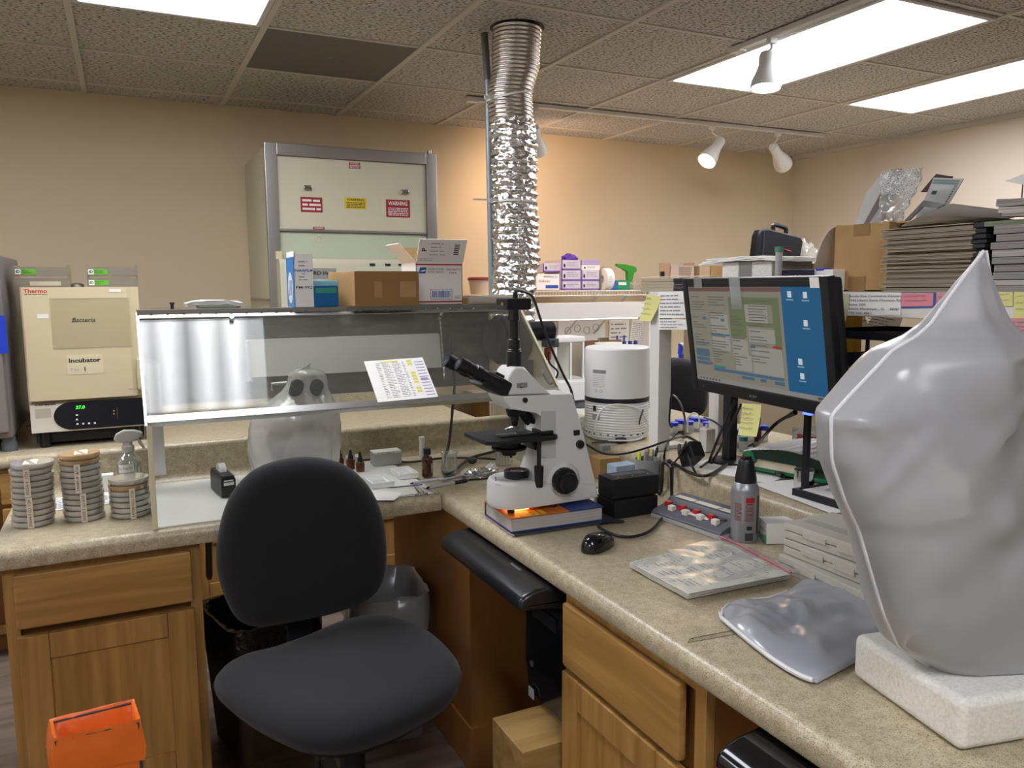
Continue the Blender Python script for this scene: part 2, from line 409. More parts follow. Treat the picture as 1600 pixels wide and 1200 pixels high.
# ------------------------------------------------------------------ worktops
def nose(y0, zt, zb, r=.022):            # rounded front edge, (depth, height) profile with the front at y0
    return [(y0+r*(1-math.cos(a)), zt-r*(1-math.sin(a))) for a in [PI/2*k/6 for k in range(6, -1, -1)]]+[(y0, zb+.006), (y0+.004, zb), (y0+.022, zb)]
ZC = .75
def splash(yw, z0, z1, out=-1):          # coved, round-topped upstand; wall side at yw, front towards out
    th = .028
    pts = [(yw, z0), (yw, z1-.008), (yw+out*.006, z1)]
    pts += [(yw+out*(th-.014+.014*math.sin(a)), z1-.014*(1-math.cos(a))) for a in [PI/2*k/5 for k in range(6)]]
    pts += [(yw+out*th, z0+.02), (yw+out*(th+.006), z0+.008), (yw+out*(th+.018), z0)]
    return pts
WT = thing('worktop', 'speckled beige laminate worktop carrying the glass-fronted hood and petri dishes', 'worktop', (.2, 2.3, ZC-.04))
pr = nose(2.025, ZC, ZC-.045)+[(2.05, ZC-.03), (2.60, ZC-.03), (2.60, ZC)]
MB().prism(pr[::-1], 'x', -.30, .7705).build('top', M_lam, WT)
MB().prism(splash(2.60, ZC, .86), 'x', -.30, 1.322).build('backsplash', M_lam, WT)
MB().tube([(.165, 2.2, .715), (.165, 2.2, .55)], .006).tube([(.165, 2.13, .705), (.165, 2.2, .56)], .009).build('support_bracket', M_alu, WT)
WR = thing('worktop', 'long speckled beige laminate worktop carrying the microscope on the book', 'worktop', (1.05, 1.2, ZC-.04))
pr = [(a, b) for a, b in nose(.772, ZC, ZC-.043)]+[(.80, ZC-.03), (1.36, ZC-.03), (1.36, ZC)]
MB().prism([(p[0], p[1]) for p in pr[::-1]], 'y', -.35, 2.552).build('top', M_lam, WR)
lp = [(1.36, ZC), (1.325, ZC), (1.34, ZC+.008), (1.345, ZC+.02)]+[(1.345+.02*(1-math.cos(a)), .83-.02*(1-math.sin(a))) for a in [PI/2*k/5 for k in range(6)]]+[(1.98, .83), (1.98, .79), (1.40, .79), (1.36, .79)]
MB().prism(lp, 'y', -.35, 2.62).build('raised_ledge', M_lam, WR)
MB().prism([(1.40, 0), (1.42, 0), (1.42, .79), (1.40, .79)], 'y', -.35, 2.62).box(1.94, 1.96, -.35, 2.62, 0, .79).build('ledge_support', M_panelwood, WR)
WB = thing('worktop', 'speckled beige worktop under the incubator along the far cabinets', 'worktop', (-.1, 3.5, .70))
pr = nose(3.225, .745, .705)+[(3.25, .715), (3.95, .715), (3.95, .745)]
MB().prism(pr[::-1], 'x', -1.7, 1.40).build('top', M_lam, WB)
MB().box(-1.7, 1.4, 3.92, 3.95, .745, .82, .006).build('backsplash', M_lam, WB)

# ------------------------------------------------------------------ wooden base cabinets
def frontx(b, M, w, h, th=.019, rec=True):   # a drawer or door face in the XY plane of M, standing th proud
    b.box(0, w, 0, h, 0, th, .005, M)
def cabinet(name, label, M, w, h, d, rows, depth_dir=-1, hw=M_oakh, toe=.09, side=M_oak):
    """M: X along the front, Y up, Z out of the front, origin at the floor"""
    o = M.translation
    t = thing(name, label, 'cabinet', o)
    b = MB().box(0, w, toe, h, -d, -.02, 0, M)
    b.box(.03, w-.03, 0, toe, -d, -.08, 0, M)
    b.build('carcass', M_panelwood, t)
    b = MB()
    b.box(0, .028, toe, h, -.0195, 0, .002, M); b.box(w-.028, w, toe, h, -.0195, 0, .002, M)
    b.box(.028, w-.028, h-.025, h, -.0195, -.0005, .001, M); b.box(.028, w-.028, toe, toe+.03, -.0195, -.0005, .001, M)
    b.build('face_frame', side, t)
    for kind, x0, x1, y0, y1 in rows:
        if kind == 'drawer':
            MB().box(x0, x1, y0, y1, .0003, .019, .006, M).build('drawer_front', hw, t)
        else:
            dr = MB()
            s_ = .062
            for a in ((x0, x0+s_, y0, y1), (x1-s_, x1, y0, y1), (x0+s_, x1-s_, y1-s_, y1), (x0+s_, x1-s_, y0, y0+s_)): dr.box(*a, .0003, .019, .003, M)
            q = dr.build('door', side, t)
            MB().box(x0+s_-.004, x1-s_+.004, y0+s_-.004, y1-s_+.004, .0003, .011, 0, M).build('door_panel', side, q)
    return t
MA = frame((-.285, 2.06, 0), (1, 0, 0), (0, 0, 1))
cabinet('base_cabinet', 'oak base cabinet with one drawer over a door behind the orange bag', MA, .421, .704, .50,
        [('drawer', .022, .399, .555, .685), ('door', .022, .399, .11, .537)])
MR = frame((.795, 1.37, 0), (0, -1, 0), (0, 0, 1))
cabinet('base_cabinet', 'oak base cabinet with drawer and door beside the computer tower under the counter', MR, .445, .704, .52,
        [('drawer', .015, .40, .547, .683), ('door', .015, .40, .11, .535)], hw=M_oaky)
MK = frame((-1.68, 3.26, 0), (1, 0, 0), (0, 0, 1))
rows = []
for k in range(5):
    x0 = .03+k*.61
    rows += [('drawer', x0, x0+.57, .57, .685), ('drawer', x0, x0+.57, .40, .555), ('door', x0, x0+.57, .10, .385)]
cabinet('base_cabinet', 'far run of oak cabinets with drawers below the incubator worktop', MK, 3.06, .705, .66, rows)
cb = thing('corner_panel', 'dark brown wood box panel closing the corner under the two counters', 'cabinet', (.8, 2.0, 0))
MB().box(.79, 1.38, 1.875, 2.54, 0, .700).build('panel', M_panelwood, cb)
MB().box(.785, 1.38, 1.865, 1.875, 0, .13, .002).box(.782, .79, 1.866, 2.54, 0, .13, .002).build('kick_board', M_panelwood, cb)

# ------------------------------------------------------------------ keyboard trays, tower, block
def tray(y0, y1, label, logo=True):
    t = thing('keyboard_tray', label, 'keyboard tray', (.74, (y0+y1)/2, .66))
    prof = [(.70, .668), (.703, .66), (.72, .655), (.79, .650), (1.0, .648), (1.0, .664), (.80, .690), (.77, .703), (.74, .700), (.715, .692), (.703, .682)]
    MB().prism(prof[::-1], 'y', y0, y1, .012, seg=3).build('tray', M_gloss if not logo else mat('tray_plastic', '17191c', .3, coat=.2), t)
    if logo:
        M = frame((.758, y0+.135, .7035), (0, -1, .0), (.96, 0, .28))
        text('Humanscale', .011, M_greyink, M, t, w=.05, name='maker_mark', shear=.3, z=.002)
    MB().box(.80, .98, y0+.12, y1-.12, .664, .716, .004).build('slide_arm', M_black, t)
    return t
tray(1.395, 1.86, 'black under-counter keyboard tray next to the computer tower')
tray(.30, .80, 'glossy black under-counter keyboard tray below the loose grey cover', False)
bl = thing('wooden_block', 'plywood riser block under the black computer tower', 'block', (.9, 1.35, 0))
MB().box(.695, 1.12, 1.377, 1.53, 0, .36, .003).build('block', M_ply, bl)
tw = thing('computer_tower', 'black computer tower with blue power light standing on the plywood block', 'computer', (1.0, 1.48, .36))
MB().box(.825, 1.22, 1.385, 1.575, .364, .642, .006).build('case', M_black, tw)
MB().prism([(.825, .37), (.81, .38), (.803, .46), (.803, .60), (.812, .635), (.825, .64)], 'y', 1.387, 1.573, .005).build('front_bezel', M_gloss, tw)
MF = frame((.803, 1.48, .55), (0, -1, 0), (0, 0, 1))
MB().box(-.055, .055, .03, .06, 0, .002, .0008, MF).build('drive_door', M_black, tw)
MB().box(-.012, .012, .098, .101, 0, .003, .0005, MF).build('power_light', mat('led_blue', 'cfe4ff', .4, emit=('9ccaff', 6)), tw)
MB().cyl(MF @ Vector((-.06, -.09, 0)), MF @ Vector((-.06, -.09, .002)), .008).build('maker_badge', M_dgrey, tw)
MB().box(-.075, -.05, -.175, -.15, 0, .0015, 0, MF).build('sticker', M_grey, tw)

# ------------------------------------------------------------------ task chair
ch = thing('task_chair', 'black fabric task chair with rounded back pulled up to the counter', 'chair', (.36, 1.68, 0))
sp = [(335, 1078), (343, 1055), (370, 1038), (420, 1025), (480, 1003), (540, 978), (585, 970), (625, 974), (665, 990), (700, 1018), (720, 1048), (718, 1070), (698, 1098), (650, 1128), (600, 1150), (555, 1164), (515, 1168), (470, 1163), (420, 1143), (370, 1112)]
so = [P(a, b, z=.455) for a, b in sp]
so = spline([Vector((q.x, q.y, 0)) for q in so], 4, True)
so = [(q.x, q.y) for q in so]
MS = Matrix.Translation((0, 0, .455))
MB().cushion(so, MS, .042, .045, soft=.30).build('seat', M_fab, ch)
cx = sum(p[0] for p in so)/len(so); cy = sum(p[1] for p in so)/len(so)
MB().cushion([(cx+(a-cx)*.86, cy+(b-cy)*.86) for a, b in so], Matrix.Translation((0, 0, .42)), .01, .03, soft=.25).build('seat_shell', M_blackm, ch)
bp = [(338, 880), (343, 822), (362, 770), (398, 733), (445, 717), (490, 714), (538, 726), (575, 758), (597, 805), (604, 862), (598, 908), (572, 938), (520, 958), (455, 972), (405, 979), (372, 968), (350, 930)]
MBk = frame((.375, 1.90, .70), (1, -.12, 0), (0, .16, 1))
I = MBk.inverted(); nb = MBk.to_3x3() @ Vector((0, 0, 1))
def onplane(px, py, M):
    n = M.to_3x3() @ Vector((0, 0, 1)); d = _f + _r*((px-800)/F_PX) - _u*((py-600)/F_PX)
    return CAM + d*((M.translation-CAM).dot(n)/d.dot(n))
bo = [I @ onplane(a, b, MBk) for a, b in bp]
bo = spline([Vector((q.x, q.y, 0)) for q in bo], 4, True)
MB().cushion([(q.x, q.y) for q in bo], MBk, .042, .022, soft=.24).build('backrest', M_fab, ch)
bcx = sum(q.x for q in bo)/len(bo); bcy = sum(q.y for q in bo)/len(bo)
MB().cushion([(bcx+(q.x-bcx)*.93, bcy+(q.y-bcy)*.93) for q in bo], MBk @ Matrix.Translation((0, 0, -.014)), .004, .022, soft=.2).build('back_shell', M_blackm, ch)
a0 = P(470, 940, y=1.935); a1 = P(472, 1000, y=1.90)
MB().box(a1.x-.028, a1.x+.028, 1.935, 1.953, .40, .72, .004).box(a1.x-.028, a1.x+.028, 1.70, 1.95, .385, .40, .004).build('back_bar', M_black, ch)
px_ = (cx+.005, cy-.015)
MB().cyl((*px_, .10), (*px_, .30), .028).build('gas_column', M_black, ch)
MB().cyl((*px_, .30), (*px_, .39), .014).build('piston', M_chrome, ch)
MB().box(px_[0]-.09, px_[0]+.09, px_[1]-.09, px_[1]+.09, .375, .412, .006).build('seat_plate', M_black, ch)
MB().tube([(px_[0]-.05, px_[1]-.03, .385), (px_[0]-.095, px_[1]-.10, .37), (px_[0]-.10, px_[1]-.10, .30), (px_[0]-.095, px_[1]-.10, .22)], .006, smooth=5).build('height_lever', M_black, ch)
for k in range(5):
    a = 2*PI*k/5+.3; dx, dy = math.cos(a), math.sin(a)
    lg = MB().prism([(-.024, .05), (.024, .05), (.018, .09), (-.018, .09)], 'y', .02, .30, M=Matrix.Translation((*px_, .01)) @ Matrix.Rotation(a-PI/2, 4, 'Z')).build('base_leg', M_black, ch)
    MB().lathe([(0, -.01), (.02, -.01), (.025, -.006), (.025, .006), (.02, .01), (0, .01)], (px_[0]+dx*.285, px_[1]+dy*.285, .025), 16, None, 0, 'x').build('caster', M_black, lg)

# ------------------------------------------------------------------ bins
def bin_(label, c, w, d, h, body, liner, taper=.8, rot=0):
    t = thing('waste_bin', label, 'bin', (*c, 0), rot)
    def rr(w, d, r, z, n=5):
        o = []
        for k, (sx, sy) in enumerate(((1, 1), (-1, 1), (-1, -1), (1, -1))):
            for i in range(n+1):
                a = PI/2*k+PI/2*i/n; o.append((sx*(w/2-r)+r*math.cos(a), sy*(d/2-r)+r*math.sin(a), z))
        return o
    def loft(rs, b, cap0=True):
        n = len(rs[0]); vs = [q for r in rs for q in r]; fs = [(i*n+k, i*n+(k+1) % n, (i+1)*n+(k+1) % n, (i+1)*n+k) for i in range(len(rs)-1) for k in range(n)]
        if cap0: fs.append(list(range(n))[::-1])
        b.add(vs, fs)
    b = MB(); loft([rr(w*taper, d*taper, .03, 0), rr(w*.97, d*.97, .045, h*.93), rr(w, d, .05, h*.94), rr(w, d, .05, h), rr(w*.94, d*.94, .045, h), rr(w*.93, d*.93, .045, h*.9), rr(w*taper*.95, d*taper*.95, .028, .006)], b)
    b.build('bin', body, t, local=True)
    rnd = random.Random(5)
    def wob(r, s): return [(x+rnd.uniform(-s, s), y+rnd.uniform(-s, s), z+rnd.uniform(-s, s)) for x, y, z in r]
    def dense(r):
        o = []
        for i, q in enumerate(r):
            p2 = r[(i+1) % len(r)]; k = 6 if (Vector(q)-Vector(p2)).length > .05 else 1
            o += [tuple(q[j]+(p2[j]-q[j])*i2/k for j in range(3)) for i2 in range(k)]
        return o
    b = MB(); R = [dense(rr(w*1.035, d*1.035, .052, h*.78)), dense(rr(w*1.05, d*1.05, .055, h*.9)), dense(rr(w*1.03, d*1.03, .052, h+.006)), dense(rr(w*.92, d*.92, .045, h+.004)), dense(rr(w*.86, d*.86, .04, h*.75)), dense(rr(w*.8, d*.8, .04, h*.4)), dense(rr(w*.5, d*.5, .03, h*.33))]
    loft([wob(r, .007 if i in (0,) else .0035 if i < 4 else .012) for i, r in enumerate(R)], b, False)
    b.build('bin_liner', liner, t, local=True, ang=80)
    return t
M_binliner = film('grey_bag', 'a9a6a6', .35, .25, .03)
M_blackbag = mat('black_bag', '1c1a19', .22, bump=(45, 1, .012))
q = P(610, 945, y=2.2)
bin_('grey plastic waste bin with a thin clear liner beside the wood corner panel', (.655, 2.22), .225, .28, .44, mat('bin_grey', '7b7a7c', .6), M_binliner, rot=-.1)
bin_('dark waste bin with crumpled black liner behind the task chair', (.305, 2.32), .27, .30, .40, mat('bin_brown', '4f4438', .6), M_blackbag, rot=.25)

# orange waste bag on wire stand
ob = thing('waste_bag_stand', 'small orange bag hung on a wire stand in front of the oak door', 'bag', (-.09, 1.66, 0))
c4 = [P(87, 1158, z=.52), P(216, 1129, z=.52), P(207, 1098, z=.52), P(81, 1129, z=.52)]
c4 = [Vector((q.x, q.y, .52)) for q in c4]
w0 = MB().tube(c4, .0028, closed=True)
for q in c4: w0.tube([q, Vector((q.x, q.y, .004))], .0028)
w0.tube([Vector((q.x, q.y, .006)) for q in c4], .0028, closed=True)
w0.build('wire_stand', M_dgrey, ob)
cc = sum(c4, Vector())/4
M_or = mat('orange_bag', 'e8742a', .4, noise=(9, 'd9661f', .3, .7, 2, (1, 1, 1)), bump=(16, .4, .02))
rnd = random.Random(3)
def ringq(s, z, wob, n=8):
    o = []
    for i in range(4):
        a, b = c4[i], c4[(i+1) % 4]
        for k in range(n):
            q = a.lerp(b, k/n); q = cc+(q-cc)*s; o.append(Vector((q.x+rnd.uniform(-wob, wob), q.y+rnd.uniform(-wob, wob), z+rnd.uniform(-wob, wob))))
    return o
def loftv(b, R, cap=True):
    n = len(R[0]); vs = [q for r in R for q in r]
    fs = [(i*n+k, i*n+(k+1) % n, (i+1)*n+(k+1) % n, (i+1)*n+k) for i in range(len(R)-1) for k in range(n)]
    if cap: fs.append([(len(R)-1)*n+k for k in range(n)])
    return b.add(vs, fs)
b = MB(); loftv(b, [ringq(1.12, .445, .004), ringq(1.14, .47, .004), ringq(1.11, .50, .002), ringq(1.05, .527, .001), ringq(.97, .524, .001), ringq(.94, .45, .003), ringq(.98, .3, .004), ringq(.9, .05, .004), ringq(.3, .04, .003)])
b.build('bag', M_or, ob, ang=80)
b = MB(); loftv(b, [ringq(1.0, .446, .003), ringq(1.02, .3, .005), ringq(1.04, .12, .005), ringq(.95, .05, .003)], False)
b.build('bag_outer_wall', M_or, ob, ang=80)
# ------------------------------------------------------------------ helpers on planes
def L2(px, py, M):
    q = M.inverted() @ onplane(px, py, M); return q.x, q.y
def FX(px, y, py=480): return P(px, py, y=y).x
def FZ(py, y, px): return P(px, py, y=y).z
XF, ZU = (1, 0, 0), (0, 0, 1)
def rect(name, M, a, b, m, parent=None, z=.0005, th=.0006, **k):
    """thin sheet between two corners of the XY plane of M"""
    return MB().box(min(a[0], b[0]), max(a[0], b[0]), min(a[1], b[1]), max(a[1], b[1]), z, z+th, 0, M).build(name, m, parent, **k)

# ------------------------------------------------------------------ incubator
yI = 3.32
M_cream = mat('cream_enamel', 'cdbf9a', .45)
inc = thing('incubator', 'cream laboratory incubator with green digits on its black control panel', 'incubator', (-.13, 3.55, .745))
MI = frame((-.33, yI, .7462), XF, ZU)
zt, zd, zp, zb = (FZ(y, yI, 120)-.745 for y in (449, 624, 630, 674))
MB().box(0, .385, 0, .0, 0, 0) if False else None
MB().box(.004, .381, zb+.005, zt-.003, -.46, -.035, .006, MI).build('body', M_cream, inc)
dr = MB().prism([(0, -.034), (0, -.006), (.006, 0), (.350, 0), (.362, -.012), (.384, -.02), (.384, -.034)], 'y', zd, zt, .003, M=MI @ Matrix(((1, 0, 0, 0), (0, 0, 1, 0), (0, 1, 0, 0), (0, 0, 0, 1))) if False else MI @ Matrix(((1, 0, 0, 0), (0, 1, 0, 0), (0, 0, 1, 0), (0, 0, 0, 1)))) if False else None
pro = [(0, -.034), (0, -.006), (.006, 0), (.345, 0), (.358, -.014), (.384, -.018), (.384, -.034)]
b = MB(); n = len(pro)
b.add([MI @ Vector((u, zd, w_)) for u, w_ in pro]+[MI @ Vector((u, zt, w_)) for u, w_ in pro], [(i, (i+1) % n, n+(i+1) % n, n+i) for i in range(n)]+[tuple(range(n)), tuple(range(n, 2*n))])
door = b.build('door', M_cream, inc)
MB().box(.362, .376, zd+.02, zd+.14, -.018, .0, .004, MI).build('door_handle', M_cream, door)
q0, q1 = L2(83, 546, MI), L2(202, 465, MI); MB().quad(MI, q0[0], q1[0], q0[1], q1[1], .0008).build('plastic_sleeve', film('thin_sleeve', 'efe6cc', .975, .15, .01, fior=1.06), door)
for a_ in ((q0[0], q1[0], q1[1]-.003, q1[1]), (q0[0], q1[0], q0[1], q0[1]+.003)): MB().quad(MI, *a_, .001).build('sleeve_edge', M_clear, door)
text('Thermo', .021, mat('brand_red', 'c3262b', .5), MI @ Matrix.Translation((*L2(55, 455, MI), 0)), door, w=.074, bold=.02)
writing(b := MB(), MI, *[L2(38, 462, MI)[0], L2(74, 462, MI)[0]], L2(50, 461.5, MI)[1], L2(50, 459, MI)[1], 1, fill=1); b.build('small_print', M_ink, door)
text('Bacteria', .024, M_ink, MI @ Matrix.Translation((*L2(130, 500, MI), 0)), door, w=.076, shear=.3, z=.0014, name='handwriting')
rect('name_label', MI, L2(104, 555, MI), L2(162, 583, MI), mat('label_cream', 'd6cba6', .6), door)
text('Incubator', .022, M_ink, MI @ Matrix.Translation((*L2(132, 563, MI), .0008)), door, w=.104, bold=.03)
text('1', .022, M_ink, MI @ Matrix.Translation((*L2(133, 577, MI), .0008)), door, bold=.03)
text('T Inc -', .014, M_greyink, MI @ Matrix.Translation((*L2(119, 578, MI), .0008)), door, w=.036)
text('PRECISION', .011, M_greyink, MI @ Matrix.Translation((*L2(213, 608, MI), 0)), door, w=.05)
rect('asset_tag', MI, L2(58, 491, MI), L2(76, 497, MI), M_white, door); rect('asset_tag', MI, L2(170, 452, MI), L2(189, 456, MI), M_white, door)
MB().box(.0, .388, zb, zp, -.45, -.01, .004, MI).build('control_housing', mat('panel_cream', 'd9d3c2', .45), inc)
x0, yt = L2(82, 630, MI); x1 = .385; yb_ = L2(110, 672, MI)[1]; r_ = (yt-yb_)/2
ol = [(x1, yb_), (x1, yt)]+[(x0+r_*1.15-r_*1.15*math.sin(a), yb_+r_+r_*math.cos(a)) for a in [PI*k/14 for k in range(15)]]
b = MB(); n = len(ol); b.add([MI @ Vector((u, v, -.009)) for u, v in ol]+[MI @ Vector((u, v, -.0095+.002)) for u, v in ol], [tuple(range(n, 2*n))]+[(i, (i+1) % n, n+(i+1) % n, n+i) for i in range(n)])
cp = b.build('control_panel', mat('panel_navy', '17191f', .35), inc)
text('37.0', .017, mat('green_digits', '53ff4a', .4, emit=('35ff3a', 1.3)), MI @ Matrix.Translation((*L2(125, 637, MI), -.0078)), cp, w=.030, bold=.02, shear=.1, name='temperature_display')
for a, c in ((120, 649), (120, 656), (121, 663), (130, 662.5), (139, 662), (148, 661.5)):
    q = L2(a, c, MI); MB().box(q[0]-.0035, q[0]+.0035, q[1]-.003, q[1]+.003, -.008, -.006, .0006, MI).build('button', M_white, cp)
for a, c in ((178, 642.5), (178, 647)):
    q = L2(a, c, MI); MB().cyl(MI @ Vector((*q, -.008)), MI @ Vector((*q, -.006)), .0028, seg=10).build('indicator_lamp', mat('amber', 'b98b2a', .4), cp)
q = L2(183, 645, MI); MB().box(q[0], q[0]+.001, q[1]-.022, q[1]+.02, -.008, -.007, 0, MI).build('panel_divider', M_grey, cp)
b = MB(); writing(b, MI, *[L2(54, 634, MI)[0], L2(87, 634, MI)[0]], L2(60, 635.5, MI)[1], L2(60, 632, MI)[1], 1, fill=1, z=-.0094); b.build('small_print', M_ink, inc)
rect('sticker', MI, L2(54, 640, MI), L2(80, 653, MI), mat('sticker_beige', 'b8b09b', .6), inc, z=-.0099)
for u in (.04, .345): MB().cyl(MI @ Vector((u, 0, -.05)), MI @ Vector((u, zb, -.05)), .018).build('foot', M_black, inc)
MB().box(.01, .375, .012, zb+.004, -.42, -.06, .003, MI).build('base', M_black, inc)

# clear file trays on the incubator
M_acryl = film('smoky_acrylic', 'a79f92', .42, .1, .05)
M_green = mat('label_green', '59a02c', .6)
def acrylic(px0, px1, lvl, yf, label):
    x0, x1 = FX(px0, yf), FX(px1, yf); z0 = .745+zt+.003+lvl*.041
    t = thing('file_tray', label, 'tray', ((x0+x1)/2, yf+.1, z0), group='clear file trays on the incubator')
    b = MB()
    for a in ((x0, x1, yf, yf+.2, z0, z0+.003), (x0, x0+.003, yf, yf+.2, z0+.003, z0+.040), (x1-.003, x1, yf, yf+.2, z0+.003, z0+.040), (x0+.003, x1-.003, yf, yf+.003, z0+.003, z0+.032)): b.box(*a)
    b.build('tray', M_acryl, t)
    M = frame((x0, yf, z0), XF, ZU)
    if not (px0 < 100 and lvl == 0):
        q = rect('label', M, (.006, .005), (.073, .024), M_green, t)
        rect('label', M, (.006, .005), (.024, .024), M_white, t, z=.0012)
        text('iD', .014, M_ink, M @ Matrix.Translation((.015, .0145, .0018)), t, bold=.04)
        b = MB(); writing(b, M, .027, .065, .008, .021, 2, z=.0014); b.build('small_print', mat('dark_green', '245015', .6), t)
    else:
        rect('label', M, (.05, .004), (.15, .02), mat('label_dull', 'b0a692', .6), t)
    return t
acrylic(25, 110, 0, 3.42, 'lower clear file tray with plain label, stack beside the grey cabinet')
acrylic(25, 110, 1, 3.42, 'upper clear file tray with green label, stack beside the grey cabinet')
acrylic(139, 218, 0, 3.42, 'lower clear file tray with green label, stack over the incubator handle side')
acrylic(139, 218, 1, 3.42, 'upper clear file tray with green label, stack over the incubator handle side')
MB().lathe([(0, 0), (.022, 0), (.022, .012), (.014, .016), (0, .017)], (FX(123, 3.44), 3.46, .745+zt-.001), 16).build('vent_cap', M_alu, inc)

# grey oven at the photo's edge
fr = thing('lab_oven', 'grey metal laboratory oven with a blue sticker, cut off by the photo edge', 'oven', (-.62, 3.6, .745))
xr = -.383
MB().box(-1.0, xr, 3.32, 3.88, .795, 1.455, .012).build('body', mat('oven_grey', '77726d', .45), fr)
MB().box(-.99, xr-.012, 3.295, 3.319, .82, 1.44, .008).build('door', mat('oven_grey2', '827c76', .4), fr)
for x in (-.95, -.405): MB().lathe([(0, 0), (.026, 0), (.026, .03), (.022, .036), (.022, .05), (0, .05)], (x, 3.36, .746), 16).build('foot', mat('foot_grey', '565b60', .5), fr)
MO = frame((0, 3.295, 0), XF, ZU); rect('sticker', MO, (-.6, P(4, 552, y=3.3).z), (P(9, 500, y=3.3).x, P(4, 493, y=3.3).z), M_blue, fr)

# ------------------------------------------------------------------ biosafety cabinet
yB = 4.0
bsc = thing('safety_cabinet', 'tall cream biosafety cabinet with steel frame and warning stickers', 'cabinet', (1.11, 4.35, 0))
x0, x1, zT = FX(423, yB), FX(686, yB), FZ(222, yB, 423)
M_bsc = mat('bsc_cream', 'c6c3a9', .5)
MBc = frame((x0, yB, 0), XF, ZU); W = x1-x0
MB().box(x0+.004, x1-.004, yB+.03, 4.70, .72, zT-.01, .01).build('body', M_bsc, bsc)
MB().box(x0+.02, x1-.02, yB+.06, 4.66, 0, .72, .01).build('stand', mat('stand_grey', '8d8d88', .5), bsc)
b = MB(); fw = .058
for a in ((0, fw, .95, zT), (W-fw, W, .95, zT), (fw, W-fw, zT-fw, zT)): b.box(*a, -.028, .004, .004, MBc)
b.build('steel_frame', M_steel, bsc)
zs = L2(550, 360, MBc)[1]
MB().box(fw, W-fw, zs, zT-fw, -.03, -.012, .002, MBc).build('upper_panel', M_bsc, bsc)
MB().box(fw, W-fw, zs-.012, zs, -.03, -.004, .002, MBc).build('sash_rail', M_steel, bsc)
MB().box(fw, W-fw, .96, zs-.013, -.024, -.018, 0, MBc).build('sash_window', mat('sash_glass', 'bcc4aa', .12, coat=.3), bsc)
MB().box(fw, W-fw, .94, .965, -.03, 0, .002, MBc).build('sill', M_steel, bsc)
M_lred = mat('sticker_red', '97202c', .55); M_lyel = mat('sticker_yellow', 'd6b820', .55); M_lw = mat('print_white', 'e4dcd6', .6)
def sticker(p0, p1, m, ink, head, rows, hs=.3):
    a, c = L2(*p0, MBc), L2(*p1, MBc); x0, x1 = min(a[0], c[0]), max(a[0], c[0]); y0, y1 = min(a[1], c[1]), max(a[1], c[1])
    s_ = MB().box(x0, x1, y0, y1, -.012, -.0112, 0, MBc).build('warning_sticker', m, bsc)
    h = y1-y0; yb = y1-h*.08
    if head:
        text(head, h*hs, ink, MBc @ Matrix.Translation(((x0+x1)/2, y1-h*(.06+hs/2), -.0112)), s_, w=(x1-x0)*.8, bold=.02); yb = y1-h*(hs+.12)
    b = MB(); writing(b, MBc, x0+(x1-x0)*.08, x1-(x1-x0)*.08, y0+h*.08, yb, rows, h=.5, z=-.0107, fill=1); b.build('print', ink, s_)
sticker((470, 307), (505, 332), M_lred, M_lw, None, 3)
sticker((539, 308), (574, 327), M_lyel, M_ink, 'WARNING', 4, .26)
sticker((604, 311), (642, 340), M_lred, M_lw, 'WARNING', 5, .32)
sticker((546, 253), (564, 264), M_lred, M_lw, 'WARNING', 3, .25)
sticker((490, 354), (508, 360), M_lred, M_lw, 'WARNING', 1, .7)
for q in ((481, 293), (633, 300)):
    a = L2(*q, MBc); MB().box(a[0]-.021, a[0]+.021, a[1]-.012, a[1]+.012, -.012, .002, .004, MBc).build('latch', M_chrome, bsc)
a = L2(499, 373, MBc); MB().ring([(.011, 0), (.014, .003), (.018, .003), (.02, 0)], MBc @ Vector((a[0], a[1], -.018)), 24, MBc.to_3x3()).build('sash_grommet', M_bsc, bsc)
a = L2(677, 232, MBc); MB().cyl((x1-.03, yB+.02, zT-.012), (x1-.03, yB+.02, zT+.02), .012).build('lifting_stud', M_steel, bsc)
yf = 3.90; MFa = frame((0, yf, 0), XF, ZU)
xa, xb = FX(440, yf), FX(683, yf); zf = FZ(405, yf, 550)
b = MB(); b.prism([(yf, .95), (yf, zf-.03), (yf+.02, zf), (yB-.001, zf+.004), (yB-.001, .95)], 'x', xa, xb, .003)
b.build('control_fascia', M_bsc, bsc)
for a in (582, 606, 627):
    u, v = L2(a, 414, MFa); MB().box(u-.014, u+.014, v-.006, v+.006, 0, .001, 0, MFa).build('switch_label', M_ink, bsc)
    MB().box(u-.014, u+.014, zf-.028, zf-.02, .0, .0045, 0, MFa @ Matrix.Translation((0, 0, -.004))).build('switch', M_ink, bsc)
q0, q1 = L2(500, 419, MFa), L2(526, 436, MFa)
rect('name_plate', MFa, (q0[0]-.12, q1[1]), q1 if False else (q1[0], q0[1]), mat('plate_grey', '8e8f88', .5), bsc)
text('BAKER STERILGARD Hood' if False else 'RD Hood', .026, M_ink, MFa @ Matrix.Translation((L2(507, 427, MFa)[0], L2(507, 427, MFa)[1], .0012)), bsc, w=.105, bold=.03)
rect('name_plate', MFa, (q0[0]-.12, L2(500, 444, MFa)[1]), (q1[0], L2(500, 438, MFa)[1]), M_ink, bsc)
MB().box(FX(433, yB), FX(443, yB), yB-.03, yB-.003, FZ(405, yB, 437), FZ(393, yB, 437), .002).build('hinge_plate', M_cream, bsc)
for z in (1.16, 1.27): MB().box(x0-.004, x0+.002, yB+.04, 4.65, z, z+.008, 0).build('side_seam', M_steel, bsc)

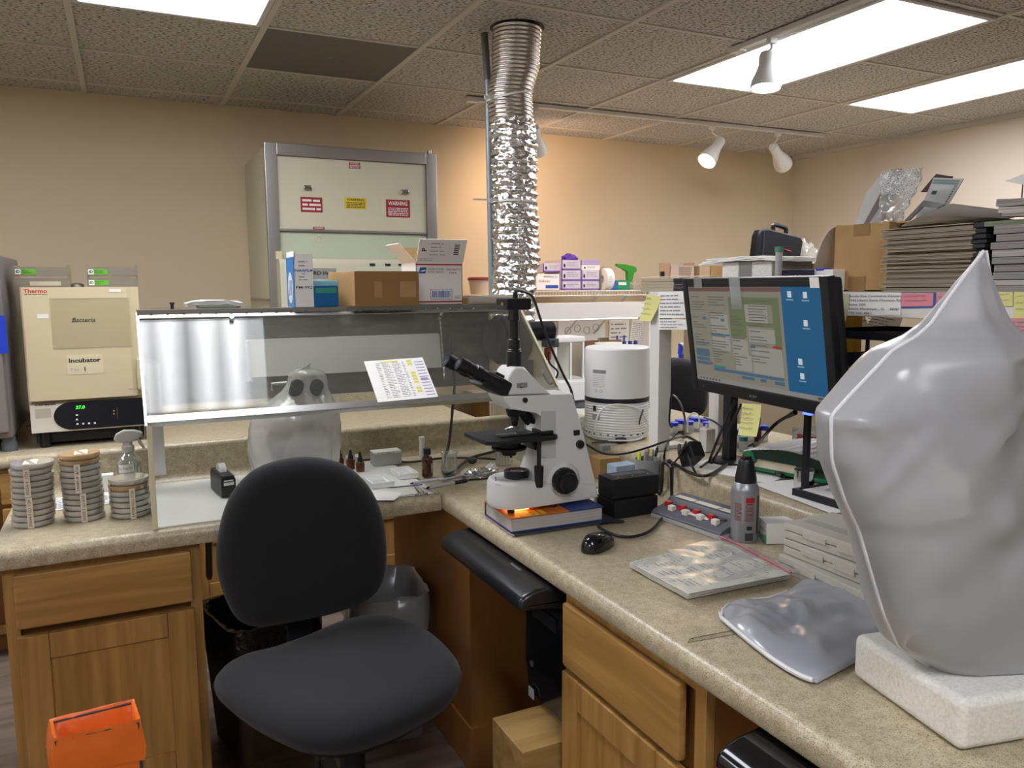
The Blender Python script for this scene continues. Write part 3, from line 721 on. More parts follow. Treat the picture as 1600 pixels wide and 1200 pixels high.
# ------------------------------------------------------------------ petri dishes
M_dish = film('dish_plastic', 'fbf6ec', .62, .07, .08)
M_dish_or = film('dish_orange', 'f6d3a0', .55, .08, .08)
M_agar = mat('agar_pale', 'd9c7a6', .3); M_agar2 = mat('agar_orange', 'e0b070', .3); M_agar3 = mat('agar_grey', 'cfc6b8', .3)
ordn = ['topmost', 'second', 'third', 'fourth', 'fifth', 'sixth', 'seventh', 'eighth', 'ninth', 'tenth', 'eleventh', 'twelfth']
proto = {}
HD = .0143
def dish(c, agar, label, group):
    if agar.name not in proto:
        dm = M_dish_or if agar is M_agar2 else M_dish
        t = thing('petri_dish', label, 'petri dish', c, 0, group)
        MB().lathe([(0, .0004), (.0435, .0004), (.0445, .001), (.0445, .0115), (.0432, .0115), (.0432, .0025), (0, .0025)], (0, 0, 0), 32).build('base', dm, t, local=True)
        MB().lathe([(0, .0026), (.0431, .0026), (.0431, .0072), (0, .0072)], (0, 0, 0), 32).build('agar', agar, t, local=True)
        MB().lathe([(0, .0125), (.0462, .0125), (.0462, .005), (.0474, .005), (.0474, .0134), (.0465, .0139), (0, .0139)], (0, 0, 0), 32).build('lid', dm, t, local=True)
        proto[agar.name] = t; return t
    return dup(proto[agar.name], c, None, label, group)
stacks = [((51, 826), 11, 'grey stack beside the counter end', lambda k: M_agar if k < 2 else M_agar3 if k < 7 else M_agar),
          ((131, 817), 12, 'orange-topped stack between the other two', lambda k: M_agar2 if k < 2 else M_agar),
          ((205, 812), 7, 'low stack in front of the spray bottle', lambda k: M_agar if k < 1 else M_agar2 if k < 2 else M_agar)]
tops = []
rnd = random.Random(2)
for (px, py), n, nm, ag in stacks:
    c = P(px, py, z=ZC); c.y += .048
    for k in range(n):                                   # k counts from the top
        z = ZC+.0006+HD*(n-1-k); off = Vector((rnd.uniform(-.0022, .0022), rnd.uniform(-.0015, .0015), 0))
        lb = ordn[k]+' petri dish from the top of the '+nm if k else 'topmost petri dish of the '+nm
        dish((c.x+off.x+.00035*(n-k)*(1 if px < 60 else -.4), c.y+off.y, z), ag(k), lb, 'petri dishes in stacks')
    tops.append((c, n))
M_strip = mat('label_tape', 'd9cfba', .6); M_marker = mat('marker_black', '1b1a1e', .7)
def strip(i, z0, z1, s, label, ang=-.05, ink=None):
    c, n = tops[i]; R = .0505; t = thing('tape_label', label, 'label', (c.x, c.y-R, ZC+z0), group='tape labels on the petri dish stacks')
    a0 = -PI/2+ang; w_ = .0135
    def f(u, v): a = a0+(u-.5)*w_/R; return (c.x+R*math.cos(a), c.y+R*math.sin(a), ZC+z0+(z1-z0)*v)
    MB().grid(f, 6, 2, thick=.0004).build('tape', M_strip, t)
    nrm = Vector((math.cos(a0), math.sin(a0), 0))
    M = frame(c+nrm*(R+.0008)+Vector((0, 0, z0+(z1-z0)*.5)), (0, 0, 1), -nrm.cross(Vector((0, 0, 1))))
    M = frame(c*1+nrm*(R+.0008)+Vector((0, 0, z0+(z1-z0)*.5)), (0, 0, 1), (math.sin(a0), -math.cos(a0), 0))
    text(s, .009, ink or M_marker, M, t, w=(z1-z0)*.86, name='handwriting')
strip(0, .001, .078, '35034-5 (L) 1/24', 'lower tape label on the grey petri dish stack')
strip(0, .080, .148, '35034-5  1/26', 'upper tape label on the grey petri dish stack', -.07)
strip(1, .001, .075, '35030-5 (L) 6/26', 'lower tape label on the orange-topped petri dish stack', .05)
strip(1, .077, .150, '34089-9  6/26', 'upper tape label on the orange-topped petri dish stack', -.12, mat('marker_blue', '23245a', .7))
strip(2, .001, .080, '34028-5(L) 1/26', 'single tape label on the low petri dish stack', .12)
for i in (0, 1):
    c, n = tops[i]; z = ZC+HD*n+.0005
    MB().grid(lambda u, v: (c.x-.012+.03*u, c.y-.035+.06*v, z+.0008*math.sin(6*u+4*v)), 4, 6, thick=.0004).build('tape_strip', M_strip, None, ['short tape strip lying on the grey petri dish stack', 'short tape strip lying on the orange petri dish stack'][i], 'tape', 'tape strips on the dish stacks')

# spray bottle
q = P(203, 776, z=ZC); bx, by = FX(204, 2.42, 760), 2.42
sb = thing('spray_bottle', 'clear glass spray bottle with white trigger and handwritten label', 'bottle', (bx, by, ZC))
MB().lathe([(0, .001), (.031, .001), (.034, .004), (.034, .092), (.031, .106), (.022, .118), (.014, .124), (.0135, .132), (.0125, .132), (.0125, .124), (.02, .116), (.0295, .104), (.0325, .09), (.0325, .006), (0, .004)], (bx, by, ZC), 28).build('glass_body', M_glass, sb)
MB().lathe([(0, .0065), (.0318, .0065), (.0318, .055), (0, .055)], (bx, by, ZC), 24).build('contents', film('oil', 'cfc79a', .9, .05, .02), sb)
M_trig = mat('trigger_plastic', 'cfccc2', .4, trans=.3)
z = ZC+.132
MB().lathe([(0, 0), (.016, 0), (.016, .014), (.012, .018), (.012, .026), (0, .026)], (bx, by, z-.002), 20).build('collar', M_trig, sb)
hd = MB().prism([(bx-.026, z+.024), (bx-.034, z+.034), (bx-.028, z+.048), (bx-.008, z+.058), (bx+.02, z+.056), (bx+.036, z+.050), (bx+.039, z+.046), (bx+.039, z+.036), (bx+.02, z+.034), (bx+.012, z+.024)], 'y', by-.012, by+.012, .004).build('spray_head', M_trig, sb)
MB().prism([(bx+.022, z+.034), (bx+.030, z+.034), (bx+.036, z+.015), (bx+.044, z+.002), (bx+.038, z+.002), (bx+.028, z+.016)], 'y', by-.007, by+.007, .002).build('trigger', M_trig, hd)
MB().tube([(bx, by, z), (bx+.001, by, z-.06), (bx-.008, by, ZC+.01)], .0022, smooth=4).build('dip_tube', M_trig, sb)
a0 = -PI/2-.25
lbq = MB().grid(lambda u, v: (bx+.0348*math.cos(a0+(u-.5)*1.2), by+.0348*math.sin(a0+(u-.5)*1.2), ZC+.074+.022*v+.003*u), 8, 1, thick=.0004).build('label', M_paper, sb)
text('Tn Tree Oil', .010, M_marker, frame((bx+.0358*math.cos(a0), by+.0358*math.sin(a0), ZC+.087), (-math.sin(a0), math.cos(a0), .08), (0, 0, 1)), lbq, w=.034)

# papers behind the dishes
def sheet(name, c, w, h, rot, label, cat='paper', z=ZC+.001, rows=10, mats=None, th=.0012, curl=0, parent=None):
    M = Matrix.Translation((c[0], c[1], z)) @ Matrix.Rotation(rot, 4, 'Z')
    t = thing(name, label, cat, (c[0], c[1], z), rot)
    MB().grid(lambda u, v: M @ Vector(((u-.5)*w, (v-.5)*h, th+curl*(abs(u-.5)*2)**3)), 8, 2, thick=th).build('sheet', mats or M_paper, t)
    if rows:
        b = MB(); writing(b, M, -w*.44, w*.44, -h*.44, h*.44, rows, h=.35, z=th+.0007); b.build('print', M_greyink, t)
    return t
q = P(150, 770, z=ZC)
sheet('printed_sheet', (-.13, 2.42), .20, .14, .08, 'printed paper lying behind the petri dish stacks', rows=12)
yq = 2.50; MB().box(FX(157, yq, 760), FX(178, yq, 760), yq, yq+.03, ZC+.001, ZC+.05, .001).build('small_carton', M_paper, None, 'small white carton behind the petri dish stacks', 'box')
# ------------------------------------------------------------------ plexiglass hood on the worktop
hx0, hx1, hyb, hyt, hzb, hzt, hyk = .035, 1.162, 2.045, 2.32, 1.019, 1.268, 2.55
hood = thing('fume_hood', 'clear-fronted aluminium work hood standing on the corner worktop', 'hood', (.58, 2.3, ZC))
MH = frame((hx0, hyb, hzb), XF, (0, hyt-hyb, hzt-hzb)); hw = hx1-hx0; hh = math.hypot(hyt-hyb, hzt-hzb)
MB().box(0, hw, 0, hh, -.004, 0, 0, MH).build('front_window', M_plexi, hood)
b = MB().box(0, hw, -.012, .010, .0005, .005, .001, MH).box(0, hw, -.012, -.009, -.012, .0005, 0, MH)
b.build('lower_rail', M_alu, hood)
b = MB().box(0, hw, hh-.026, hh+.004, .0005, .004, .001, MH); top = b.build('rivet_strip', M_alu, hood)
for k in range(27):
    MB().sphere(MH @ Vector((.03+k*.0405, hh-.013, .004)), .0042, (1, 1, 1), 8).build('rivet', M_chrome, top)
M_deck = mat('deck_alu', '9d9d9a', .3, 1)
MB().box(hx0-.004, hx1+.004, hyt-.0105, hyt+.022, hzt+.003, hzt+.0065, .001).box(hx0-.004, hx1+.004, hyt-.0135, hyt-.0105, hzt-.006, hzt+.0065).build('top_rail', M_deck, hood)
MB().box(hx0-.004, hx1+.004, hyt+.0221, hyk+.005, hzt+.003, hzt+.0065).build('top_window', M_plexi, hood)
side = [(hyb, ZC+.002), (hyb, hzb), (hyt, hzt), (hyk, hzt), (hyk, ZC+.002)]
s0 = MB().prism(side, 'x', hx0, hx0+.005).build('side_panel', M_plexi, hood)
s1 = MB().prism([(hyb, ZC+.002), (hyb, hzb), (hyt, hzt), (hyk, hzt), (hyk, .87), (2.55, ZC+.002)], 'x', hx1-.005, hx1).build('side_panel', M_plexi, hood)
M_ivory = mat('ivory_strip', 'ddd4b4', .5)
b = MB(); b.prism([(hyb-.004, hzb), (hyt-.004, hzt), (hyt+.016, hzt), (hyb+.016, hzb)], 'x', hx1, hx1+.006); b.build('edge_strip', M_ivory, s1)
b = MB(); b.prism([(hyb-.004, hzb-.012), (hyt-.004, hzt), (hyt+.012, hzt), (hyb+.012, hzb-.012)], 'x', hx0-.006, hx0); b.build('edge_strip', M_alu, s0)
MB().box(hx0-.003, hx0+.009, hyb-.006, hyb+.004, ZC+.002, hzb-.012, .001).build('corner_post', M_ivory, s0)
MB().box(hx0+.016, hx0+.05, hyk-.035, hyk-.031, ZC+.03, hzb+.1, 0).build('rear_post', M_alu, hood)
MB().cyl((hx0+.033, hyk-.037, .95), (hx0+.033, hyk-.034, .95), .006, seg=10).build('bolt', M_dgrey, hood)
M_back = mat('scuffed_grey_panel', '7f7c74', .4, .4, noise=(9, '6a675f', .35, .7, 6, (1, 1, 5)))
MB().box(hx0, hx1, hyk, hyk+.004, .985, hzt).build('back_panel', M_back, hood)
yr = 2.50
xa, xb = FX(388, yr, 540), FX(690, yr, 540); za, zb2 = FZ(582, yr, 540), FZ(527, yr, 540)
MB().prism([(yr, za), (yr+.006, za), (hyk-.001, za+.03), (hyk-.001, zb2), (yr+.02, zb2)], 'x', xa, xb, .001).build('white_reflector', M_whitem, hood)
MB().box(FX(383, yr, 540), FX(391, yr, 540), yr-.006, yr, za-.01, zb2, .001).build('reflector_end', M_white, hood)
def chain(px0, py0, px1, py1):
    a = MH @ Vector((*L2(px0, py0, MH), -.012)); c = MH @ Vector((*L2(px1, py1, MH), -.012)); n = 22; b = MB()
    for k in range(n):
        p = a.lerp(c, k/n); d = (c-a).normalized(); s_ = d.orthogonal().normalized()
        if k % 2: s_ = d.cross(s_)
        pts = [p+d*(.0045*math.cos(2*PI*i/8))+s_*(.0028*math.sin(2*PI*i/8)) for i in range(8)]
        b.tube(pts, .0008, 5, closed=True)
    b.build('chain', M_chrome, hood)
    MB().cyl(a+MH.to_3x3() @ Vector((0, 0, .012)), a+MH.to_3x3() @ Vector((0, 0, .022)), .006, seg=12).build('knob', M_chrome, hood)
chain(362, 499, 366, 545); chain(689, 492, 696, 590)
MB().box(hx0+.006, .765, hyb+.004, 2.52, ZC+.0006, ZC+.004, 0).build('floor_board', mat('milky_board', 'dcdcd4', .3, coat=.2), hood)
# taped sheet
pc = thing('taped_sheet', 'printed chart with yellow highlights taped to the hood window', 'paper', MH @ Vector((.6, .05, 0)))
a = [L2(*q, MH) for q in ((590, 631), (684, 622), (663, 558), (568, 567))]
Mq = frame(MH @ Vector((*a[0], .0055)), MH.to_3x3() @ Vector((a[1][0]-a[0][0], a[1][1]-a[0][1], 0)), MH.to_3x3() @ Vector((a[3][0]-a[0][0], a[3][1]-a[0][1], 0)))
pw, ph = (Vector(a[1])-Vector(a[0])).length, (Vector(a[3])-Vector(a[0])).length
MB().box(0, pw, 0, ph, 0, .0005, 0, Mq).build('sheet', M_paper, pc)
b = MB()
for x0, x1 in ((.17, .25), (.27, .42), (.44, .60), (.61, .66)): writing(b, Mq, pw*x0, pw*x1, ph*.06, ph*.93, 22, h=.35, z=.0008)
b.build('print', M_greyink, pc)
b = MB(); rnd = random.Random(8)
for k in (0, 1, 4, 5, 6, 7, 9, 10): b.quad(Mq, pw*.70, pw*.78, ph*(.90-k*.075), ph*(.955-k*.075), .0008)
b.quad(Mq, pw*.25, pw*.55, ph*.93, ph*.96, .0008); b.build('highlighting', mat('highlight_yellow', 'dcd45a', .8), pc)
b = MB()
for k in range(12): b.quad(Mq, pw*.82, pw*.97, ph*(.06+k*.075), ph*(.06+k*.075)+ph*.022, .0008)
b.quad(Mq, pw*.83, pw*.95, ph*.42, ph*.49, .0009); b.build('violet_marks', mat('violet_ink', '9a93b8', .8), pc)

# inline blower at the hood's end
bl = thing('blower', 'black inline blower with grey switch box behind the hood side panel', 'fan', (1.3, 2.5, .98))
c = P(862, 540, x=1.30)
by, bz = 2.43, c.z
MB().cyl((hx1+.004, by, bz+.02), (hx1+.075, by, bz+.02), .085, seg=36).build('housing', M_blackm, bl)
MB().ring([(.07, 0), (.085, 0), (.085, .012), (.07, .012)], (hx1-.02, by, bz+.02), 30, None, 0, 'x').build('inlet_ring', M_dgrey, bl)
MB().cyl((hx1-.05, by, bz+.02), (hx1-.006, by, bz+.02), .07, seg=30).build('inlet', mat('inlet_grey', '4b4a49', .5), bl)
MB().cyl((hx1+.075, by, bz+.045), (hx1+.19, by, bz+.045), .034, seg=24).build('motor', M_black, bl)
MB().ring([(.029, 0), (.0345, 0), (.0345, .006), (.029, .006)], (hx1+.187, by, bz+.045), 24, None, 0, 'x').build('motor_rim', M_alu, bl)
MB().box(hx1+.14, hx1+.19, by-.05, by-.012, bz-.01, bz+.02, .003).build('switch_box', mat('box_bluegrey', '5f6c78', .4), bl)
MB().cyl((hx1+.165, by-.052, bz+.006), (hx1+.165, by-.049, bz+.006), .009, seg=14).build('switch', M_dgrey, bl)
MB().tube([(hx1+.16, by-.03, bz-.01), (hx1+.15, by-.05, bz-.06), (hx1+.19, by-.04, bz-.10), (hx1+.165, by-.03, bz-.14), (hx1+.13, by-.04, bz-.10)], .0035, smooth=6).build('lead', M_black, bl)
MB().box(hx1+.145, hx1+.165, by-.04, by-.02, bz-.055, bz-.012, .004).build('orange_plug', mat('orange_plug', 'b5532a', .5), bl)
MB().box(hx1+.04, hx1+.09, by-.05, by+.05, .831, bz-.05, .003).build('stand', M_black, bl)

# ------------------------------------------------------------------ foil duct and conduit
dt = thing('exhaust_duct', 'crinkled silver foil duct rising from behind the hood to the ceiling', 'duct', (1.45, 2.87, 1.15))
yD = 2.87
ctr = [(808, 36, 35), (806, 100, 34), (797, 150, 32), (799, 188, 31.5), (803, 230, 32), (803, 300, 31), (805, 350, 32), (807, 400, 32), (803, 440, 31), (800, 470, 31), (800, 530, 31)]
cs = []
for px, py, hwid in ctr:
    q = P(px, py, y=yD); cs.append(Vector((q.x, yD, q.z, ))); 
rs = [abs(P(px+h_, py, y=yD).x-P(px-h_, py, y=yD).x)/2*.97 for px, py, h_ in ctr]
cs[0].z = 2.329
def cen(z):
    z = max(min(z, cs[0].z-1e-6), cs[-1].z+1e-6)
    for i in range(len(cs)-1):
        if cs[i].z >= z >= cs[i+1].z or i == len(cs)-2:
            t = (cs[i].z-z)/(cs[i].z-cs[i+1].z); t = t*t*(3-2*t); return cs[i].x+(cs[i+1].x-cs[i].x)*t, rs[i]+(rs[i+1]-rs[i])*t
zsp = FZ(190, yD, 800)
def ductsurf(z0, z1, rib, amp, wob, seed, nz, nt_=56):
    from mathutils import noise
    b = MB()
    def f(u, v):
        z = z0+(z1-z0)*u; a = 2*PI*v; x, r = cen(z)
        ph = z/rib*2*PI+a*1.0
        am = amp*(.6+.8*noise.noise((2*math.cos(a), 2*math.sin(a), z*9+seed))) if wob else amp
        r += am*(abs(math.sin(ph/2))*2-1)
        if wob: r += wob*noise.noise((5*math.cos(a), 5*math.sin(a), z*38+seed))+wob*.6*noise.noise((13*math.cos(a), 13*math.sin(a), z*90+seed))
        return (x+r*math.cos(a), yD+r*math.sin(a), z)
    b.grid(f, nz, nt_); return b
M_ribs = mat('ribbed_foil', 'd6d2cc', .22, 1)
M_crink = mat('crinkled_foil', 'e4e4e4', .2, 1, bump=(75, .7, .006))
ductsurf(2.329, zsp, .0155, .0022, 0, 1, 320).build('ribbed_section', M_ribs, dt, ang=180)
ductsurf(zsp+.004, cs[-1].z, .031, .0052, .0095, 4, 330, 80).build('crinkled_section', M_crink, dt, ang=60)
MB().ring([(.02, 0), (rs[0]+.012, 0), (rs[0]+.012, .001), (.02, .001)], (cs[0].x, yD, HC-.0022), 40).build('ceiling_cutout', M_blackm, dt)
cp = thing('conduit', 'thin grey plastic conduit pipe running up beside the foil duct', 'pipe', (1.365, 2.985, 1.2))
q0, q1, q2 = P(757, 50, y=2.985), P(762, 125, y=2.985), P(769, 455, y=2.985)
MB().tube([(q0.x, 2.985, HC-.001), (q1.x, 2.985, q1.z)], .0145, 14).build('upper_pipe', mat('conduit_dark', '66625e', .5), cp)
MB().tube([(q1.x, 2.985, q1.z), (q2.x, 2.985, q2.z-.25)], .0125, 14).build('lower_pipe', mat('conduit_grey', '8f979c', .4, .4), cp)
M_tie = mat('zip_tie', 'd9d8cd', .45)
def tie(py, tilt, tail, label):
    z = FZ(py, yD, 800); x, r = cen(z); c = Vector((x, yD, z)); pts = []
    for k in range(28):
        a = 2*PI*k/28; pts.append((c.x+(r+.006)*math.cos(a), c.y+(r+.006)*math.sin(a), z+tilt*math.cos(a)*r))
    t = thing('zip_tie', label, 'zip tie', (c.x, c.y, z)); b = MB(); n = len(pts)
    vs = [Vector(p)+Vector((0, 0, s_)) for p in pts for s_ in (-.004, .004)]
    b.add(vs, [(2*i, 2*((i+1) % n), 2*((i+1) % n)+1, 2*i+1) for i in range(n)]); b.build('strap', M_tie, t)
    hx = x-r-.03; b = MB().box(hx-.006, hx+.006, yD-.035, yD-.024, z-tilt*r-.007, z-tilt*r+.007, .001)
    b.box(hx+.006, x-r*.55, yD-.035, yD-.032, z-tilt*r-.003, z-tilt*r*.5+.004)
    if tail: b.box(hx-.075, hx-.006, yD-.032, yD-.029, z-tilt*r-.002, z-tilt*r+.005)
    b.build('head', M_tie, t)
tie(152, .22, False, 'pale zip tie tilted round the ribbed top of the foil duct')
tie(316, 0, True, 'pale zip tie with a long loose tail halfway down the foil duct')

# ------------------------------------------------------------------ track lighting
M_tr = mat('track_white', 'd9d9d6', .45)
def rail(p0, p1, label):
    t = thing('light_track', label, 'light track', ((p0[0]+p1[0])/2, (p0[1]+p1[1])/2, HC-.03))
    d = Vector((p1[0]-p0[0], p1[1]-p0[1], 0)); L = d.length
    M = frame((p0[0], p0[1], HC-.006), d, (0, 0, 1))
    MB().box(0, L, -.02, 0, -.017, .017, .002, M).build('rail', M_tr, t)
    MB().box(-.012, .05, -.026, .0, -.019, .019, .002, M).build('end_cap', M_white, t)
    return t
rail((2.375, 2.69), (2.375, .25), 'white light track running beneath the big ceiling panel')
rail((1.70, 3.96), (4.26, 3.93), 'white light track running along the far wall')
rail((.92, 2.57), (.92, 1.2), 'short end of a white light track by the photo edge over the duct')
def spot(px, py_mount, tip, ang_, label, lit=None, y=None, x=None, size=1.0, nk=None):
    """head hangs from the track; tip = pixel of the mouth centre"""
    m = P(px, py_mount, y=y, x=x); t = thing('spot_lamp', label, 'spot lamp', (m.x, m.y, HC-.033))
    top = Vector((m.x, m.y, HC-.032))
    MB().box(top.x-.018, top.x+.018, top.y-.014, top.y+.014, top.z-.018, top.z+.005, .003).build('adapter', M_white, t)
    mouth = P(*tip, y=m.y+ang_) if y else P(*tip, x=m.x+ang_)
    d0 = (mouth-top); neck = P(*nk, y=m.y) if y else P(*nk, x=m.x)
    MB().tube([top+Vector((0, 0, -.016)), top+Vector((0, 0, -.035)), neck+(neck-mouth)*.05], .0055, 10).build('stem', M_white, t)
    ax = (mouth-neck); L = ax.length; q = ax.to_track_quat('Z', 'Y').to_matrix(); s_ = size
    pr = [(0, -.008), (.022*s_, -.004), (.027*s_, .01), (.027*s_, L*.32), (.033*s_, L*.5), (.048*s_, L*.8), (.052*s_, L), (.048*s_, L), (.044*s_, L*.8), (.028*s_, L*.5), (0, L*.48)]
    MB().lathe(pr, neck, 28, q).build('shade', mat('lamp_white', 'dededa', .35) if 'lamp_white' not in D.materials else D.materials['lamp_white'], t)
    bm_ = lit[0] if lit else D.materials.get('bulb_off') or mat('bulb_off', 'd8d8d0', .3)
    MB().lathe([(0, L*.5), (.02*s_, L*.55), (.040*s_, L*.8), (.042*s_, L*.86), (0, L*.9)], neck, 20, q).build('bulb', bm_, t)
    if lit and lit[1]:
        l = D.lights.new('spot', 'SPOT'); l.energy = lit[1]; l.color = lit[2]; l.spot_size = math.radians(lit[3]); l.spot_blend = .8; l.shadow_soft_size = .04
        o = D.objects.new('spot_glow', l); COL.objects.link(o); o.location = neck+ax.normalized()*(L+.012); o.rotation_euler = (-(ax)).to_track_quat('Z', 'Y').to_euler(); o['kind'] = 'helper'
    return t
M_bulbw = mat('bulb_white', 'ffffff', .4, emit=('f4f6ff', 14)); M_bulby = mat('bulb_warm', 'fff0d0', .4, emit=('ffd9a0', 8))
spot(1206, 62, (1196, 138), -.015, 'lit white spot lamp hanging in front of the big ceiling panel', (M_bulbw, 8, (.9, .95, 1), 80), x=2.375, nk=(1199, 84), size=1.2)
spot(1113, 204, (1104, 252), -.03, 'lit white spot lamp over the far wall, aimed at the wall', (M_bulby, 10, (1, .74, .54), 150), y=3.945, size=1.15, nk=(1127, 219))
spot(1215, 213, (1224, 257), .12, 'unlit white spot lamp closest to the room corner', None, y=3.935, size=1.15, nk=(1208, 229))
spot(835, 182, (842, 236), .12, 'white spot lamp half hidden behind the foil duct', (M_bulby, 17, (1, .66, .45), 170), y=3.955, nk=(836, 200))
# ------------------------------------------------------------------ things on top of the hood
ZH = hzt+.0072
def carton(name, label, px0, px1, pytop, yf, depth, m, cat='box', pybase=480, z0=ZH, b=.001, parts=True):
    x0, x1 = FX(px0, yf, pybase), FX(px1, yf, pybase); zt_ = FZ(pytop, yf, (px0+px1)/2)
    t = thing(name, label, cat, ((x0+x1)/2, yf+depth/2, z0))
    return t, x0, x1, zt_, frame((x0, yf, z0), XF, ZU)
# sealing-film box (tall, white front, blue side)
y = 2.30
t, x0, x1, z1, M = carton('film_box', 'tall white and blue carton of sealing film, top torn open', 462, 491, 408, y, .11, M_white)
MB().box(x0, x1, y, y+.11, ZH, z1, .0008).build('carton', M_paper, t)
Ms = frame((x0-.001, y+.11, ZH), (0, -1, 0), ZU)
M_bl = mat('carton_blue', '2f78b8', .5)
MB().box(0, .11, 0, z1-ZH+.012, 0, .001, 0, Ms).build('blue_side', M_bl, t)
b = MB(); b.add([Ms @ Vector((.055+.036*math.cos(a), (z1-ZH)*.42+.045*math.sin(a), .0014)) for a in [2*PI*k/24 for k in range(24)]], [tuple(range(24))]); b.build('white_oval', M_white, t)
b = MB()
for k in (-1, 0, 1): b.box(.055+k*.018-.004, .055+k*.018+.004, (z1-ZH)*.42-.022, (z1-ZH)*.42+.022, .0014, .0018, 0, Ms)
b.build('blue_stripe_mark', M_bl, t)
MB().box(x0, x1, y, y+.002, z1, z1+.02, 0, None).box(x0, x0+.002, y, y+.11, z1, z1+.028).build('torn_flap', M_paper, t)
text('PARAFILM', .0095, M_blueink, M @ Matrix.Translation(((x1-x0)/2, .104, 0)), t, w=.05, bold=.03)
text('"M"', .008, M_blueink, M @ Matrix.Translation(((x1-x0)/2, .094, 0)), t)
text('PM-992', .011, M_ink, M @ Matrix.Translation(((x1-x0)/2, .056, 0)), t, w=.046, bold=.01)
b = MB(); writing(b, M, .012, x1-x0-.012, .074, .09, 2, h=.3); writing(b, M, .012, x1-x0-.012, .112, .135, 2, h=.25); b.build('print', M_greyink, t)
# blue tip box
t, x0, x1, z1, M = carton('pipette_tip_box', 'translucent blue pipette tip box beside the sealing film carton', 491, 530, 438, y, .09, M_blue)
zm = ZH+(z1-ZH)*.80
MB().box(x0, x1, y, y+.085, ZH, zm, .004).build('box', mat('tip_blue', '0f68a8', .25, trans=.15), t)
MB().box(x0-.001, x1+.001, y-.001, y+.086, zm+.0005, z1, .004).build('lid', film('tip_lid', '8fd0e0', .35, .1, .05), t)
MB().box(x0+.006, x1-.006, y-.0008, y-.0002, zm-.022, zm-.006, 0).build('green_band', mat('green_band', '2f8f78', .5), t)
# taped brown box
t, x0, x1, z1, M = carton('cardboard_box', 'brown cardboard box sealed with brown tape on the hood top', 555, 655, 424, y-.02, .17, M_card)
ang_ = math.radians(0); yb0 = y-.02
MB().prism([(x0, yb0), (x1, yb0), (x1-.005, yb0+.15), (x0-.04, yb0+.15)], 'z', ZH, z1, .0015).build('carton', M_card, t)
b = MB()
for u0, u1, v0, v1 in ((.0, .30, 0, 1), (.42, .70, .05, .95), (.95, 1, 0, 1), (.3, .95, .72, 1), (.3, .95, 0, .25)):
    b.quad(M, (x1-x0)*u0, (x1-x0)*u1, (z1-ZH)*v0, (z1-ZH)*v1, .0006+.0002*len(b.f))
b.build('brown_tape', M_tape, t)
MB().box(x0+.01, x1-.01, yb0+.004, yb0+.10, z1, z1+.0008).build('top_tape', M_tape, t)
# postal box
t, x0, x1, z1, M = carton('postal_box', 'open white postal box with red stripes and raised flaps on the hood', 651, 723, 410, 2.33, .14, M_paper)
yp = 2.33
b = MB()
for a in ((x0, x1, yp, yp+.002), (x0, x1, yp+.138, yp+.14), (x0, x0+.002, yp, yp+.14), (x1-.002, x1, yp, yp+.14)): b.box(*a, ZH, z1)
b.box(x0, x1, yp, yp+.14, ZH, ZH+.002); b.build('carton', [M_paper], t)
W_, H_ = x1-x0, z1-ZH
for v in (.055, .93): MB().quad(M, 0, W_, H_*v, H_*(v+.035), .0004).build('red_stripe', M_red, t)
text('UNITED STATES', .0072, M_ink, M @ Matrix.Translation((W_*.42, H_*.84, 0)), t, w=W_*.34)
text('POSTAL SERVICE', .0072, M_ink, M @ Matrix.Translation((W_*.42, H_*.77, 0)), t, w=W_*.34)
text('PRIORITY', .0085, M_red, M @ Matrix.Translation((W_*.80, H_*.83, 0)), t, w=W_*.30)
text('MAIL', .0085, M_red, M @ Matrix.Translation((W_*.80, H_*.75, 0)), t, w=W_*.17)
b = MB(); b.add([M @ Vector((W_*u, H_*v, .0005)) for u, v in ((.06, .74), (.20, .74), (.225, .88), (.085, .88))], [(0, 1, 2, 3)]); em = b.build('blue_emblem', M_blueink, t)
b = MB(); b.add([M @ Vector((W_*u, H_*v, .0008)) for u, v in ((.09, .80), (.19, .83), (.205, .80), (.12, .775))], [(0, 1, 2, 3)]); b.build('white_wing', M_paper, em)
b = MB(); rnd = random.Random(6); x = .34
while x < .72: w_ = rnd.choice((.008, .014, .02)); b.quad(M, W_*x, W_*(x+w_), H_*.17, H_*.33, .0005); x += w_+.010
b.build('barcode', M_blueink, t)
b = MB(); writing(b, M, W_*.34, W_*.72, H_*.14, H_*.16, 1, fill=1); writing(b, M, W_*.82, W_*.97, H_*.13, H_*.22, 3); b.build('print', M_greyink, t)
b = MB()
for a in ((.30, .31, .12, .37), (.76, .77, .12, .37), (.30, .77, .12, .128), (.30, .77, .362, .37)): b.quad(M, W_*a[0], W_*a[1], H_*a[2], H_*a[3], .0005)
b.build('label_border', M_blueink, t)
def flap(p4, label_rows, nm='flap'):
    a, c, d, e = p4; M2 = frame(a, c-a, e-a); w_, h_ = (c-a).length, (e-a).length
    q = MB().box(0, w_, 0, h_, -.002, 0, 0, M2).build(nm, M_paper, t)
    return M2, w_, h_, q
fz = lambda px, py, yy: P(px, py, y=yy)
M2, w_, h_, q = flap((Vector((x0+.002, yp, z1)), Vector((x1+.004, yp, z1)), None, Vector((x0+.012, yp-.035, z1+.068))), 0, 'front_flap')
text('P', .022, M_ink, M2 @ Matrix.Translation((w_*.13, h_*.55, 0)) @ Matrix.Rotation(PI/2, 4, 'Z'), q, bold=.02)
b = MB(); writing(b, M2, w_*.25, w_*.6, h_*.25, h_*.9, 4, h=.2); writing(b, M2, w_*.05, w_*.4, h_*.06, h_*.2, 2, h=.3); b.build('print', M_greyink, q)
b = MB()
for k in range(6): b.quad(M2, w_*.75, w_*.86, h_*(.35+k*.08), h_*(.39+k*.08), .0006)
